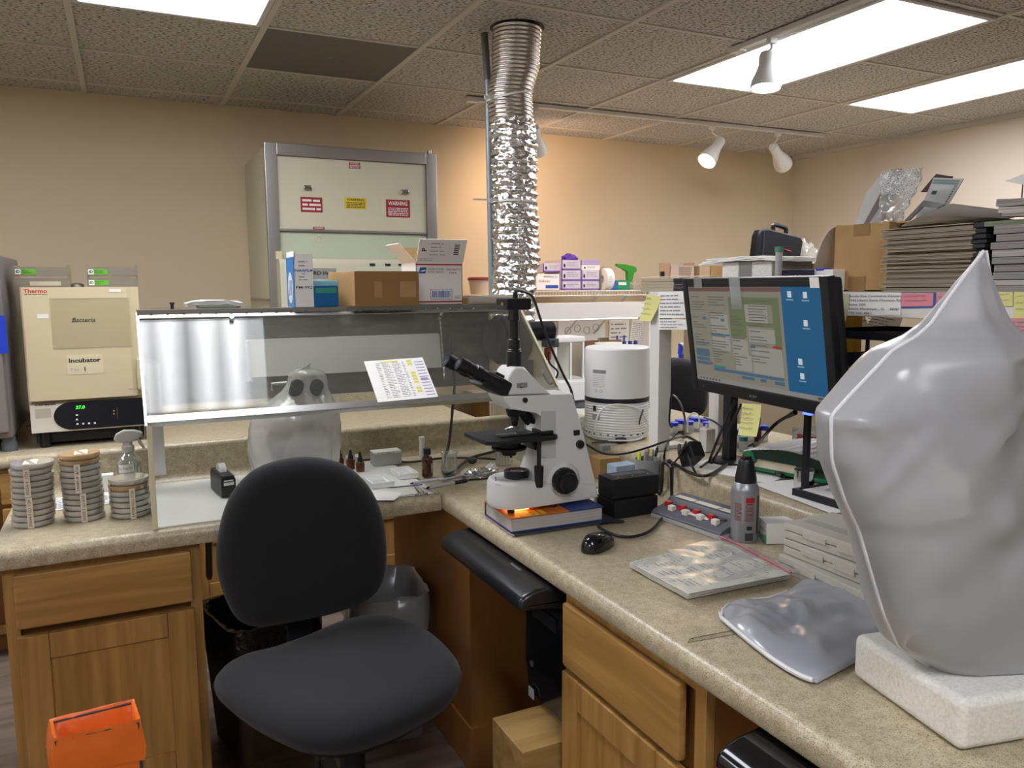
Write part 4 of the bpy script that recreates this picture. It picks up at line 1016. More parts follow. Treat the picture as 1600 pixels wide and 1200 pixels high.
b.build('barcode', M_ink, q)
M2, w_, h_, q = flap((Vector((x0, yp+.136, z1)), Vector((x0, yp+.004, z1)), None, Vector((x0-.052, yp+.136, z1+.056))), 0, 'side_flap')
M2, w_, h_, q = flap((Vector((x1-.03, yp+.14, z1)), Vector((x0, yp+.14, z1)), None, Vector((x1-.03, yp+.15, z1+.05))), 0, 'rear_flap'); q.data.materials[0] = M_card
b = MB()
for k in range(7): b.box(x1-.055+k*.0085, x1-.0535+k*.0085, yp+.142, yp+.19, z1+.0, z1+.066+.001*k)
b.build('corrugated_insert', M_card, t)
# wrapped flat box beside the duct
t, x0, x1, z1, M = carton('wrapped_box', 'flat box wrapped in cloudy plastic beside the foil duct foot', 735, 812, 461, 2.34, .16, M_paper)
MB().box(x0, x1, 2.34, 2.50, ZH, z1-.004, .004).build('carton', mat('ivory_carton', 'cfc8b8', .6), t)
from mathutils import noise as NZ
def wrapf(u, v): return (x0-.012+(x1-x0+.024)*u, 2.332+.176*v, z1-.001+.004*NZ.noise((u*9, v*9, 1)))
MB().grid(wrapf, 20, 16, thick=.0006).build('plastic_wrap', M_clear, t)
MB().box(FX(722, 2.36), FX(735, 2.36), 2.36, 2.44, ZH, FZ(466, 2.36, 728), .001).build('small_carton', M_card, None, 'small brown carton between the postal box and wrapped box', 'box')
# folded foam sheet with paper
xf0, xf1 = FX(292, 2.36), FX(381, 2.36)
t = thing('foam_pouch', 'folded white foam pouch lying on the hood top', 'pouch', ((xf0+xf1)/2, 2.42, ZH))
MB().grid(lambda u, v: (xf0+(xf1-xf0)*u, 2.36+.12*v, ZH+.010+.012*math.sin(PI*min(max(u, .02), .98))**.4+.004*NZ.noise((u*5, v*5, 3))), 24, 8, thick=.011).build('pouch', mat('foam_white', 'd5d2ca', .7), t)
MB().box(xf0+.03, xf1-.01, 2.352, 2.44, ZH+.0005, ZH+.006, .001).build('green_card', mat('green_card', '6f8f84', .6), t)
MB().box(xf1-.022, xf1-.010, 2.351, 2.36, ZH+.0005, ZH+.005).build('red_tab', M_red, t)
vx = FX(269, 2.34); t = thing('vial_cap', 'tiny dark vial cap near the incubator end of the hood top', 'cap', (vx, 2.34, ZH))
MB().lathe([(0, 0), (.0045, 0), (.0045, .012), (.006, .013), (.006, .018), (0, .018)], (vx, 2.34, ZH), 12).build('cap', M_dgrey, t)

# ------------------------------------------------------------------ inside the hood
def shroud(name, label, y0, prof, mats, seed, amp=.006, parent_parts=None):
    pass
yS = 2.28
cv = thing('draped_microscope', 'microscope under a wrinkled grey plastic cover inside the hood', 'microscope', (FX(460, yS, 660), yS, ZC+.0045))
prof = [(745, 398, 520), (725, 393, 528), (705, 389, 529), (690, 388, 528), (672, 390, 528), (655, 394, 526), (640, 402, 524), (625, 424, 518), (612, 440, 512), (600, 449, 510), (588, 452, 507), (578, 455, 500)]
rg = []
for k, (py, l, r) in enumerate(prof):
    a, c = P(l, py, y=yS), P(r, py, y=yS); rg.append((a.z, (a.x+c.x)/2, (c.x-a.x)/2))
rg[0] = (ZC+.005, rg[0][1], rg[0][2])
zz0, zz1 = rg[0][0], rg[-1][0]
def prof_at(z):
    for i in range(len(rg)-1):
        if rg[i][0] <= z <= rg[i+1][0] or i == len(rg)-2:
            t_ = (z-rg[i][0])/(rg[i+1][0]-rg[i][0]); return [rg[i][j]+(rg[i+1][j]-rg[i][j])*t_ for j in (1, 2)]
def drape(u, v):
    z = zz0+(zz1-zz0)*u; cx_, rx = prof_at(z); a = 2*PI*v
    k = 1+.12*NZ.noise((2.2*math.cos(a), 2.2*math.sin(a), z*5))*(1-.5*u)+.05*math.sin(5*a+9*z)+.06*(1-2*abs(NZ.noise((3.5*math.cos(a)+z*9, 3.5*math.sin(a), z*8))))
    top_ = 1 if u < .985 else .6
    dep = max(.06, rx*.85)
    return (cx_+rx*k*math.cos(a)*top_, yS+dep*k*math.sin(a)*top_*.9, z)
b = MB(); b.grid(drape, 46, 56); n = 57
b.add([drape(1, j/56) for j in range(56)]+[Vector((prof_at(zz1)[0], yS, zz1+.004))], [(j, (j+1) % 56, 56) for j in range(56)])
M_cov = film('cover_film', 'f0eeea', .30, .22, .07, refr=.28, back=.25, bump=(30, .5, .008))
b.build('plastic_cover', M_cov, cv, ang=180)
pA, pB, pC = P(452, 588, y=yS-.02), P(487, 566, y=yS-.02), P(480, 592, y=yS-.02)
MB().add([pA, pB, pC, pA+Vector((0, .03, 0)), pB+Vector((0, .01, 0)), pC+Vector((0, .03, 0))], [(0, 1, 2), (5, 4, 3), (0, 3, 4, 1), (1, 4, 5, 2)]).build('cover_peak', M_cov, cv)
ins = MB()
for px in (465, 496):
    c = P(px, 601, y=yS-.075); d = Vector((0, .8, -.5)).normalized()
    ins.cyl(c, c+d*.075, .0185, seg=20)
    MB().cyl(c-d*.002, c, .013, seg=20).build('eyepiece_lens', M_gloss, cv)
ins.build('eyepiece_tube', M_blackm, cv)
c = P(470, 640, y=yS)
MB().box(c.x-.035, c.x+.035, yS-.03, yS+.06, c.z-.10, c.z+.02, .012).box(c.x-.03, c.x+.03, yS+.03, yS+.07, ZC+.03, c.z-.05, .01).box(c.x-.06, c.x+.06, yS-.07, yS+.08, ZC+.0045, ZC+.04, .01).build('body', mat('scope_grey', 'c9c7c0', .4), cv)
MB().cyl((c.x-.075, yS+.04, ZC+.10), (c.x+.075, yS+.04, ZC+.10), .022, seg=20).build('focus_knob', M_black, cv)
q0, q1 = P(424, 600, y=yS+.03), P(452, 597, y=yS+.03)
MB().tube([q0+Vector((0, 0, -.02)), q0, q1], .004, 8).build('wire_arm', M_alu, cv)

# tape dispenser
q = P(353, 776, z=ZC); t = thing('tape_dispenser', 'black desk tape dispenser inside the hood next to the chair back', 'tape dispenser', (q.x, q.y+.01, ZC+.0044), .12)
MB().prism([(-.055, .004), (.06, .004), (.062, .02), (.05, .035), (.03, .045), (.01, .05), (-.02, .062), (-.045, .062), (-.058, .04), (-.06, .02)], 'y', -.02, .02, .004).build('body', M_black, t, local=True, ) if False else None
MB().prism([(-.02, .004), (.02, .004), (.02, .05), (.016, .062), (-.016, .062), (-.02, .05)], 'y', -.045, .09, .004).build('body', M_black, t, local=True)
MB().lathe([(.013, -.009), (.027, -.009), (.027, .009), (.013, .009)], (0, .035, .056), 24, None, 0, 'x').build('tape_roll', mat('clear_tape_roll', 'c9c9c6', .3), t, local=True)
MB().box(-.012, .012, -.048, -.02, .046, .05).build('tape_end', mat('silver_tape', 'e3e3e3', .25), t, local=True)
MB().box(-.014, .014, -.05, -.046, .036, .048, .001).build('cutter', M_chrome, t, local=True)

# dropper bottles
M_amber = mat('amber_glass', '5e2c08', .08, trans=.35, ior=1.3, coat=.4)
def dropper(px, py, h, r, label, teat=True, white=False, m=None, grp=None):
    q = P(px, py, z=ZC+.004); t = thing('dropper_bottle' if teat else 'small_bottle', label, 'bottle', (q.x, q.y+r, ZC+.0045), 0, grp)
    c = (0, 0, 0)
    MB().lathe([(0, 0), (r*.9, 0), (r, .002), (r, h*.42), (r*.75, h*.5), (r*.5, h*.53), (0, h*.53)], c, 20).build('bottle', m or M_amber, t, local=True)
    cm = M_white if white else M_blackm
    MB().lathe([(0, h*.53), (r*.62, h*.53), (r*.62, h*.70), (0, h*.70)], c, 18).build('cap', cm, t, local=True)
    if teat: MB().lathe([(0, h*.70), (r*.36, h*.70), (r*.38, h*.82), (r*.28, h*.95), (r*.1, h), (0, h)], c, 14).build('rubber_teat', cm, t, local=True)
    return t
dropper(565, 738, .062, .0135, 'amber dropper bottle with black teat standing clear of the chair back')
dropper(550, 734, .062, .0135, 'amber dropper bottle half hidden behind the chair back')
dropper(533, 732, .064, .013, 'dark dropper bottle behind the chair back, one further in')
dropper(525, 727, .055, .011, 'dark dropper bottle closest to the covered microscope')
dropper(559, 727, .048, .009, 'tiny white-capped bottle between two amber dropper bottles', False, True, M_clear)
dropper(544, 727, .042, .008, 'tiny white-capped vial behind the dropper bottles by the chair back', False, True, M_clear)
# amber reagent bottle and white bottle
q = P(671, 746, z=ZC+.004); t = thing('reagent_bottle', 'brown glass reagent bottle with black cap and pale label in the hood', 'bottle', (q.x, q.y+.017, ZC+.0045))
MB().lathe([(0, 0), (.015, 0), (.017, .003), (.017, .052), (.015, .06), (.009, .066), (.009, .07), (0, .07)], (0, 0, 0), 24).build('bottle', mat('brown_glass', '4a1c10', .1, trans=.25, coat=.4), t, local=True)
MB().lathe([(0, .069), (.0115, .069), (.0115, .086), (0, .086)], (0, 0, 0), 20).build('cap', M_blackm, t, local=True)
MB().grid(lambda u, v: (.0174*math.cos(-1.2+1.5*u), .0174*math.sin(-1.2+1.5*u), .012+.03*v), 10, 1, thick=.0003).build('label', mat('dull_label', '9b8f86', .7), t, local=True)
q = P(666, 722, z=ZC+.004); t = thing('white_tube', 'slim white capped tube behind the brown reagent bottle', 'tube', (q.x, q.y+.04, ZC+.0045))
MB().lathe([(0, 0), (.008, 0), (.009, .004), (.009, .06), (0, .06)], (0, 0, 0), 16).build('tube', M_white, t, local=True)
MB().lathe([(0, .0605), (.010, .0605), (.010, .078), (0, .078)], (0, 0, 0), 16).build('cap', M_white, t, local=True)
# printed box
q = P(586, 733, z=ZC+.004); y_ = q.y+.03; x0, x1 = FX(585, y_, 730), FX(628, y_, 730); z1 = FZ(706, y_, 605)
t = thing('slide_carton', 'small glass-slide carton with printed white top behind white trays', 'box', ((x0+x1)/2, y_+.03, ZC+.0045))
MB().box(x0, x1, y_, y_+.05, ZC+.0045, z1-.001, .002).build('carton', film('carton_clear', 'c9cdc6', .35, .15, .05), t)
Mt = Matrix.Translation((x0, y_, z1)); MB().box(x0, x1, y_, y_+.05, z1-.0008, z1+.0006).build('white_label', M_paper, t)
Mf = frame((x0, y_-.0008, ZC), XF, ZU); MB().box(.002, x1-x0-.002, .045, z1-ZC-.002, 0, .0006, 0, Mf).build('front_label', M_paper, t)
b = MB(); writing(b, Mf, .01, x1-x0-.012, .05, z1-ZC-.006, 3, z=.0009); b.build('print', M_ink, t)
# white well trays
def well(px0, px1, pyb, label):
    a = P(px0, pyb, z=ZC+.004); c = P(px1, pyb, z=ZC+.004); yy = min(a.y, c.y)+.01
    t = thing('well_tray', label, 'tray', ((a.x+c.x)/2, yy+.05, ZC+.0045), 0, 'white trays in the hood'); w_ = c.x-a.x
    b = MB().box(-w_/2, w_/2, -.05, .05, 0, .010, .002); 
    for s_ in ((-w_/2, w_/2, -.05, -.046), (-w_/2, w_/2, .046, .05), (-w_/2, -w_/2+.004, -.046, .046), (w_/2-.004, w_/2, -.046, .046)): b.box(*s_, .010, .017)
    b.build('tray', M_white, t, local=True)
    b = MB()
    for i in range(3):
        for j in range(4): b.ring([(.006, .010), (.008, .010), (.008, .0125), (.006, .0125)], (-w_/2+.02+i*(w_-.04)/2, -.03+j*.02, 0), 12)
    b.build('well_ring', M_white, t, local=True)
well(578, 618, 762, 'white plastic well tray beside the amber dropper bottles')
well(622, 656, 748, 'white plastic well tray beside the brown reagent bottle')
# beaker
q = P(707, 742, z=ZC+.004); t = thing('beaker', 'empty glass beaker standing at the back of the hood', 'beaker', (q.x, q.y+.024, ZC+.0045))
MB().lathe([(0, 0), (.021, 0), (.024, .003), (.024, .055), (.026, .062), (.0285, .065), (.0285, .067), (.026, .066), (.0225, .056), (.0225, .005), (.02, .0025), (0, .0025)], (0, 0, 0), 32).build('beaker', M_glass, t, local=True)
# power lead through the hood
b = MB(); c = [P(700, 520, y=2.50), P(710, 590, y=2.45), P(707, 640, y=2.40), P(702, 690, y=2.34)]
lead = [Vector(v) for v in c]+[P(692, 728, z=ZC+.012), P(696, 741, z=ZC+.01), P(712, 734, z=ZC+.01), P(735, 716, z=ZC+.01), P(770, 706, z=ZC+.01), P(800, 700, z=ZC+.012)]
b.tube(lead, .0048, 8, smooth=8); o = b.build('power_cable', M_black, None, 'thick black power cord hanging down inside the hood', 'cord')
lead = [P(560, 720, z=ZC+.012), P(590, 717, z=ZC+.01), P(640, 722, z=ZC+.01), P(690, 716, z=ZC+.01), P(745, 716, z=ZC+.01), P(775, 718, z=ZC+.01)]
for v in lead: v.y = min(v.y, 2.515)
MB().tube(lead, .0034, 8, smooth=8).build('power_cable', M_black, None, 'thin black cord lying along the back of the hood', 'cord')
# rubber stopper, test tubes
q = P(741, 727, z=ZC+.004)
MB().sphere((q.x, q.y+.016, ZC+.0165), .0155, (1, 1, .75), 18).build('rubber_bulb', mat('rubber_grey', '33343a', .6), None, 'dark rubber bulb beside the glass beaker', 'rubber bulb')
for k, (px, lab) in enumerate(((781, 'empty glass vial behind the microscope base, closest to the dark bulb'), (790, 'empty glass vial in the middle of three behind the microscope base'), (799, 'empty glass vial closest to the microscope lamp, behind its base'))):
    q = P(px, 728, z=ZC+.002); t = thing('glass_vial', lab, 'vial', (q.x, q.y+.012, ZC+.002))
    MB().lathe([(0, 0), (.008, 0), (.009, .002), (.009, .05), (.0078, .05), (.0078, .003), (0, .0025)], (0, 0, 0), 18).build('vial', M_glass, t, local=True)
# marker pens, brush, forceps, scissors, paper
def pen(p0, p1, r, m, label, cap=None, name='marker_pen', cat='pen', cap_f=.3, z=ZC+.0052):
    a, c = P(*p0, z=z+r), P(*p1, z=z+r); d = (c-a); t = thing(name, label, cat, a)
    MB().cyl(a+d*(cap_f if cap else 0), c, r, r*.9, 14).build('barrel', m, t)
    if cap: MB().cyl(a, a+d*cap_f, r*1.12, r*1.05, 14).build('cap', cap, t)
    MB().cyl(c, c+d.normalized()*.008, r*.7, r*.4, 12).build('end_plug', cap or m, t)
    return t
pen((729, 751), (670, 762), .0055, mat('pen_grey', 'a8a8a8', .4), 'grey marker pen with black cap lying closest to the scissors', M_blackm, cap_f=.33)
pen((712, 745), (645, 755), .005, mat('pen_lilac', 'b5b1b8', .4), 'long grey pipette pen with black grip behind the capped marker', M_blackm, cap_f=.30)
pen((722, 744), (690, 750), .005, mat('pen_grey2', '9c9c9c', .4), 'short grey marker pen crossing behind the other pens', None)
pen((660, 757), (610, 762), .002, mat('pen_violet', '6c6480', .4), 'thin violet dissecting needle lying before the white trays', None, 'dissecting_needle', 'needle')
def bladed(label, name, cat, segs, rings, m=M_chrome):
    t = thing(name, label, cat, P(*segs[0][0], z=ZC+.005))
    for p0, p1, w0 in segs:
        a, c = P(*p0, z=ZC+.0065), P(*p1, z=ZC+.0065); MB().tube([a, c], lambda u: w0*(1-.6*u), 6).build('blade', m, t)
    for p, rr_ in rings:
        c = P(*p, z=ZC+.0065); MB().tube([c+Vector((rr_*math.cos(x), rr_*.8*math.sin(x), 0)) for x in [2*PI*k/16 for k in range(16)]], .0016, 6, closed=True).build('finger_ring', m, t)
bladed('small steel scissors lying open on the hood board', 'scissors', 'scissors', [((656, 772), (646, 758), .003), ((662, 770), (648, 756), .003)], [((652, 773), .008), ((666, 771), .008)])
bladed('pair of steel forceps lying beside the scissors', 'forceps', 'forceps', [((685, 771), (660, 762), .0032), ((684, 769), (662, 764), .0028)], [])
for k, (p0, p1) in enumerate((((646, 772), (622, 776)), ((645, 775), (618, 779)))):
    bladed(['thin steel probe lying by the white card, nearer the trays', 'thin steel probe lying by the white card, nearer the counter edge'][k], 'steel_probe', 'probe', [(p0, p1, .0012)], [])
a = [P(*q, z=ZC+.0052) for q in ((560, 765), (630, 770), (616, 782), (568, 782))]
MB().add([Vector(v) for v in a]+[v+Vector((0, 0, .0008)) for v in a], [(4, 5, 6, 7), (3, 2, 1, 0), (0, 1, 5, 4), (1, 2, 6, 5), (2, 3, 7, 6), (3, 0, 4, 7)]).build('white_card', M_paper, None, 'plain white card lying at the counter edge beside the chair', 'card')
# crumpled foil and tissue
q = P(755, 748, z=ZC+.004)
def blob(name, c, sx, sy, sz, m, label, cat, seed, fr=5, am=.35, seg=40):
    b = MB()
    def f(u, v):
        th, a = PI*u*.5, 2*PI*v; d = Vector((math.sin(th)*math.cos(a), math.sin(th)*math.sin(a), math.cos(th)))
        k = 1+am*NZ.noise(d*fr*.6+Vector((seed, 0, 0)))+am*.6*NZ.noise(d*fr*1.9+Vector((0, seed, 0)))
        return (c[0]+d.x*sx*k, c[1]+d.y*sy*k, c[2]+max(0, d.z)*sz*k)
    b.grid(f, seg//2, seg); return b.build(name, m, None, label, cat, ang=25)
blob('crumpled_foil', (q.x+.002, q.y+.03, ZC+.0045), .05, .026, .022, mat('foil_crumple', 'dedede', .2, 1), 'crumpled piece of aluminium foil beside the microscope base', 'foil', 3, 7, .5)
q = P(736, 746, z=ZC+.004); blob('crumpled_tissue', (q.x, q.y+.022, ZC+.0045), .02, .018, .018, mat('tissue', 'cfcac2', .8), 'crumpled grey tissue beside the foil', 'tissue', 9, 5, .4)
q = P(777, 742, z=ZC+.004); blob('crumpled_tissue', (q.x, q.y+.045, ZC+.0025), .024, .02, .026, M_paper, 'white crumpled tissue between foil and microscope', 'tissue', 15, 5, .35)
# ------------------------------------------------------------------ microscope on the book
y0 = 1.69
bk = thing('textbook', 'thick textbook with orange and blue cover under the white microscope', 'book', (.90, 1.69, ZC))
MBo = frame((.783, 1.606, ZC+.006), (1, -.045, 0), (.045, 1, 0))
bw, bd, bh = .25, .165, .036
b = MB().box(.003, bw-.004, .003, bd, .003, bh-.003, 0, MBo); b.build('pages', mat('page_edge', 'bdb8b0', .8, noise=(1, 'a39d95', .3, .7, 2, (4, 4, 420))), bk)
M_cover = mat('book_orange', 'c8701f', .35, noise=(14, '9a4a1a', .3, .62, 4, (1, 1, 1)))
M_cover2 = mat('book_blue', '2a3f80', .35, noise=(14, '1c2a58', .3, .62, 4, (1, 1, 1)))
cv = MB().box(0, bw*.62, 0, bd, bh-.003, bh, .0006, MBo).build('cover', M_cover, bk)
MB().box(bw*.62, bw, 0, bd, bh-.003, bh, .0006, MBo).build('cover_blue_part', M_cover2, cv)
MB().box(0, bw, 0, bd, 0, .003, .0006, MBo).build('back_cover', M_cover2, bk)
MB().box(0, bw, bd, bd+.002, 0, bh, .0006, MBo).build('spine', mat('book_spine', '55504c', .5), bk)
b = MB()
for k in range(4): b.box(.03+k*.018, .042+k*.018, .004, .04, bh, bh+.0004, 0, MBo)
b.build('yellow_print', mat('book_yellow', 'd0b52e', .5), cv)
mg = thing('thin_folder', 'thin dark folder lying beneath the textbook, its edge showing', 'folder', (.92, 1.68, ZC))
MB().box(.006, bw+.04, -.012, bd, -.0052, -.0008, .0006, MBo).build('cover', M_dgrey, mg)
MB().box(.0, .005, -.010, bd, -.0052, -.0012, .0006, MBo).build('rail', mat('pinkish', 'b59a94', .4), mg)
ZB = ZC+.006+bh+.0006

sc = thing('microscope', 'white trinocular microscope with black eyepieces standing on the textbook', 'microscope', (.90, y0, ZB))
M_sw = mat('scope_white', 'd4d4d0', .32, coat=.15)
def prof(pts, y): return [(lambda q: (q.x, q.z))(P(a, c, y=y)) for a, c in pts]
def dim(px, py, y): q = P(px, py, y=y); return q.x, q.z
# base
def bring(z, g=0):
    xa = dim(772, 780, 1.66)[0]+g; xe = dim(929, 790, 1.645)[0]-g
    o = []
    for k in range(13):
        a = PI/2+PI*k/12; o.append((xa+.052+.052*math.cos(a)*(1), y0+(.062-g)*math.sin(a), z))
    o += [(xe, y0-.055+g, z), (xe, y0+.055-g, z)]
    return o
zt1 = dim(790, 752, 1.65)[1]
b = MB(); R = [bring(ZB+.007, .012), bring(ZB+.010, .003), bring(ZB+.02), bring(zt1-.012, .002), bring(zt1-.003, .006), bring(zt1, .012)]
n = len(R[0]); b.add([q for r in R for q in r], [(i*n+k, i*n+(k+1) % n, (i+1)*n+(k+1) % n, (i+1)*n+k) for i in range(len(R)-1) for k in range(n)]+[tuple(range(n))[::-1], tuple((len(R)-1)*n+k for k in range(n))])
xm = dim(838, 770, 1.645)[0]
for i in range(len(b.v)):
    v = b.v[i]
    if v.x > xm+.02 and v.z > ZB+.03: v.z = ZB+.03+(v.z-ZB-.03)*.3
b.build('base', M_sw, sc)
for dx, dy in ((.04, -.04), (.04, .04), (.155, -.04), (.155, .04)):
    x = bring(0)[6][0]+dx; MB().cyl((x, y0+dy, ZB), (x, y0+dy, ZB+.009), .009, seg=14).build('rubber_foot', M_black, sc)
# arm: C-shaped side profile
ar = prof([(838, 791), (838, 740), (848, 722), (848, 648), (838, 642), (812, 641), (798, 640), (788, 626), (786, 619), (862, 617), (895, 615), (912, 680), (928, 745), (936, 786), (931, 791), (906, 791), (896, 784), (884, 786)], 1.645)
ar = [(x, max(z, ZB+.0075)) for x, z in ar]
MB().prism(ar, 'y', 1.645, 1.735, .005, seg=3).build('arm', M_sw, sc)
MB().prism(prof([(846, 715), (846, 642), (868, 642), (868, 715)], 1.6445), 'y', 1.6425, 1.6455, .001).build('arm_recess_plate', mat('scope_plate', 'b9b9b4', .4), sc)
c = dim(884, 752, 1.635); 
MB().lathe([(0, 0), (.047, 0), (.046, .006), (.040, .016), (.034, .024), (.03, .026), (0, .026)], (c[0], 1.652, c[1]), 36, Matrix.Rotation(PI/2, 3, 'X')).build('focus_boss', M_sw, sc)
c = dim(882, 751, 1.62)
kn = MB().lathe([(0, 0), (.031, 0), (.032, .003), (.032, .016), (.030, .019), (.024, .020), (.0235, .034), (.021, .037), (.018, .033), (0, .033)], (c[0], 1.628, c[1]), 36, Matrix.Rotation(PI/2, 3, 'X')).build('focus_knob', M_black, sc)
b = MB()
for k in range(20):
    a = 2*PI*k/20; b.box(c[0]+.0315*math.cos(a)-.0012, c[0]+.0315*math.cos(a)+.0012, 1.613, 1.624, c[1]+.0315*math.sin(a)-.0012, c[1]+.0315*math.sin(a)+.0012)
b.build('knurling_rib', M_blackm, kn)
MB().lathe([(0, 0), (.031, 0), (.032, .016), (.024, .02), (.023, .037), (0, .037)], (c[0], 1.752, c[1]), 32, Matrix.Rotation(-PI/2, 3, 'X')).build('focus_knob', M_black, sc)
c = dim(906, 694, 1.643); MB().lathe([(0, 0), (.0105, 0), (.0105, .008), (.009, .010), (0, .010)], (c[0], 1.6455, c[1]), 24, Matrix.Rotation(PI/2, 3, 'X')).build('dimmer_dial', M_black, sc)
c = dim(901, 676, 1.643); MB().box(c[0]-.008, c[0]+.008, 1.640, 1.6455, c[1]-.0065, c[1]+.0065, .0012).build('power_switch', M_black, sc)
Ms_ = frame((0, 1.6346, 0), XF, ZU)
c = dim(869, 778, 1.6346); text('TBMC-PE', .0075, M_greyink, Ms_ @ Matrix.Translation((c[0], c[1], 0)), sc, w=.030)
c = bring(0)[6]; zc_ = dim(775, 758, 1.64)[1]
Mn = frame((c[0]+.0104-.0014, y0-.037-.0009, zc_), (.53, -.846, 0), ZU)
text('5', .012, M_ink, Mn @ Matrix.Translation((-.006, .010, .003)), sc, bold=.02); text('scope', .007, M_greyink, Mn @ Matrix.Translation((0, -.002, .003)), sc)
# head
hd = prof([(786, 618), (789, 600), (800, 579), (806, 574), (820, 574), (834, 590), (850, 606), (862, 616)], 1.65)
MB().prism(hd, 'y', 1.65, 1.73, .006, seg=3).build('head', M_sw, sc)
c = dim(816, 602, 1.649); MB().box(c[0]-.014, c[0]+.014, 1.6485, 1.6503, c[1]-.006, c[1]+.006, .0006).build('port_lever_plate', M_grey, sc)
MB().cyl((c[0]-.004, 1.6485, c[1]), (c[0]-.004, 1.640, c[1]), .0035, seg=12).build('port_lever', M_chrome, sc)
c = dim(819, 605.5, 1.648); c = dim(820, 625, 1.644); MB().cyl((c[0], 1.6455, c[1]), (c[0], 1.638, c[1]), .006, seg=14).build('clamp_screw', M_black, sc)
# eyepiece unit
d = (P(697, 563, y=y0)-P(778, 604, y=y0)).normalized()
pb, pe = P(786, 596, y=y0), P(738, 578, y=y0)
nrm = Vector((d.z, 0, -d.x)); nrm = nrm if nrm.z > 0 else -nrm
Mh = Matrix((d, Vector((0, 1, 0)), nrm)).transposed().to_4x4(); Mh.translation = P(772, 600, y=y0)
L_ = (pb-pe).length
MB().box(-.028, L_*.55, -.042, .042, -.021, .019, .007, Mh).box(-.022, .018, -.02, .02, .019, .028, .004, Mh).build('eyepiece_housing', M_black, sc)
for s_, en in ((-1, (716, 567)), (1, (697, 562))):
    yy = y0+s_*.031; e = P(*en, y=yy); Lt = .118
    q = (-d).to_track_quat('Z', 'Y').to_matrix()
    ey = MB().lathe([(0, .002), (.008, .002), (.0095, 0), (.0155, 0), (.0168, .003), (.0168, .026), (.0150, .028), (.0150, .044), (.0172, .045), (.0172, .062), (.0150, .064), (.0150, Lt), (0, Lt)], e, 28, q).build('eyepiece', M_black, sc)
    MB().lathe([(0, -.0005), (.0085, -.0005), (.0085, .0022), (0, .0022)], e, 20, q).build('lens', mat('lens', '3a3f46', .05, coat=1), ey)
# photo tube and camera
zz = lambda py: dim(803, py, y0)[1]; xt = dim(803, 520, y0)[0]; kx = .00152
b = MB().lathe([(0, zz(577)), (.0185, zz(577)), (.0185, zz(549)), (.0165, zz(548)), (.0165, zz(546)), (.0150, zz(545)), (.0150, zz(531)), (.0140, zz(530)), (.0115, zz(529)), (.0115, zz(500)), (0, zz(500))], (xt, y0, 0), 30)
b.build('camera_tube', M_black, sc)
MB().lathe([(0, zz(500)-.0), (.0135, zz(500)), (.0135, zz(493)), (.0125, zz(492)), (.0125, zz(484)), (0, zz(484))], (xt, y0, 0), 28).build('adapter_ring', M_gloss, sc)
b = MB().box(xt-.033, xt+.032, y0-.031, y0+.031, zz(484), zz(466), .004); b.build('camera', M_black, sc)
MB().box(xt-.0335, xt-.0325, y0-.012, y0, zz(477), zz(472)).build('camera_label', mat('gold_label', '8a6d2c', .5), sc)
MB().cyl((xt+.004, y0, zz(466)), (xt+.004, y0, zz(457)), .006, seg=14).build('cable_plug', M_black, sc)
# nosepiece and objectives
c = P(806, 641, y=y0); ax = Vector((.25, 0, -1)).normalized()
MB().cyl(c+Vector((0, 0, .006)), c+ax*.012, .026, .024, 30).build('nosepiece', M_black, sc)
def obj_(p0, p1, r, nm='objective'):
    a, c_ = P(*p0, y=y0), P(*p1, y=y0); q = (c_-a).to_track_quat('Z', 'Y').to_matrix(); L = (c_-a).length
    MB().lathe([(0, 0), (r, 0), (r, L*.55), (r*.82, L*.6), (r*.8, L*.8), (r*.45, L*.97), (0, L)], a, 22, q).build(nm, M_black, sc)
obj_((804, 644), (804, 667), .0105); obj_((818, 643), (836, 661), .0105); obj_((814, 642), (826, 664), .009)
# stage
zs_ = P(800, 678, y=y0).z
b = MB(); xs0, xs1 = P(752, 684, y=1.66).x, P(862, 686, y=1.66).x
b.prism([(xs0, y0-.055), (xs0+.02, y0-.072), (xs1-.012, y0-.072), (xs1, y0-.06), (xs1, y0+.072), (xs0, y0+.072)], 'z', zs_-.010, zs_, .0015); b.build('stage', M_blackm, sc)
MB().box(xs0+.045, xs1-.03, y0-.04, y0-.02, zs_+.0002, zs_+.004, .001).box(xs1-.04, xs1-.008, y0-.055, y0+.0, zs_+.0002, zs_+.010, .002).build('slide_holder', M_black, sc)
MB().tube([P(789, 671, y=y0-.01), P(800, 667, y=y0-.015), P(812, 669, y=y0-.02)], .0022, smooth=5).build('slide_clip', M_chrome, sc)
MB().box(xs0+.055, xs0+.105, y0-.012, y0+.012, zs_+.0003, zs_+.0015).build('glass_slide', M_glass, sc)
xk = dim(842, 720, y0-.055)[0]
MB().cyl((xk, y0-.055, zs_-.010), (xk, y0-.055, dim(842, 728, y0-.055)[1]), .0052, seg=14).build('stage_drive_shaft', M_black, sc)
MB().cyl((xk, y0-.055, dim(842, 728, y0-.055)[1]), (xk, y0-.055, dim(842, 761, y0-.055)[1]), .0115, .010, 20).build('stage_drive_knob', M_black, sc)
b = MB().box(dim(826, 700, y0)[0], dim(849, 700, y0)[0], y0-.03, y0+.03, zs_-.04, zs_-.0105, .003); b.build('stage_bracket', M_black, sc)
# condenser
xc_, c1 = dim(795, 700, y0)[0], dim(795, 695, y0)[1]
MB().lathe([(0, c1-.024), (.018, c1-.024), (.021, c1-.012), (.042, c1-.010), (.043, c1-.005), (.030, c1-.003), (.030, c1+.008), (0, c1+.008)], (xc_, y0, 0), 32).build('condenser', M_black, sc)
MB().cyl((xc_-.004, y0-.02, c1-.022), (xc_-.008, y0-.03, c1-.028), .003, seg=10).build('aperture_lever', M_chrome, sc)
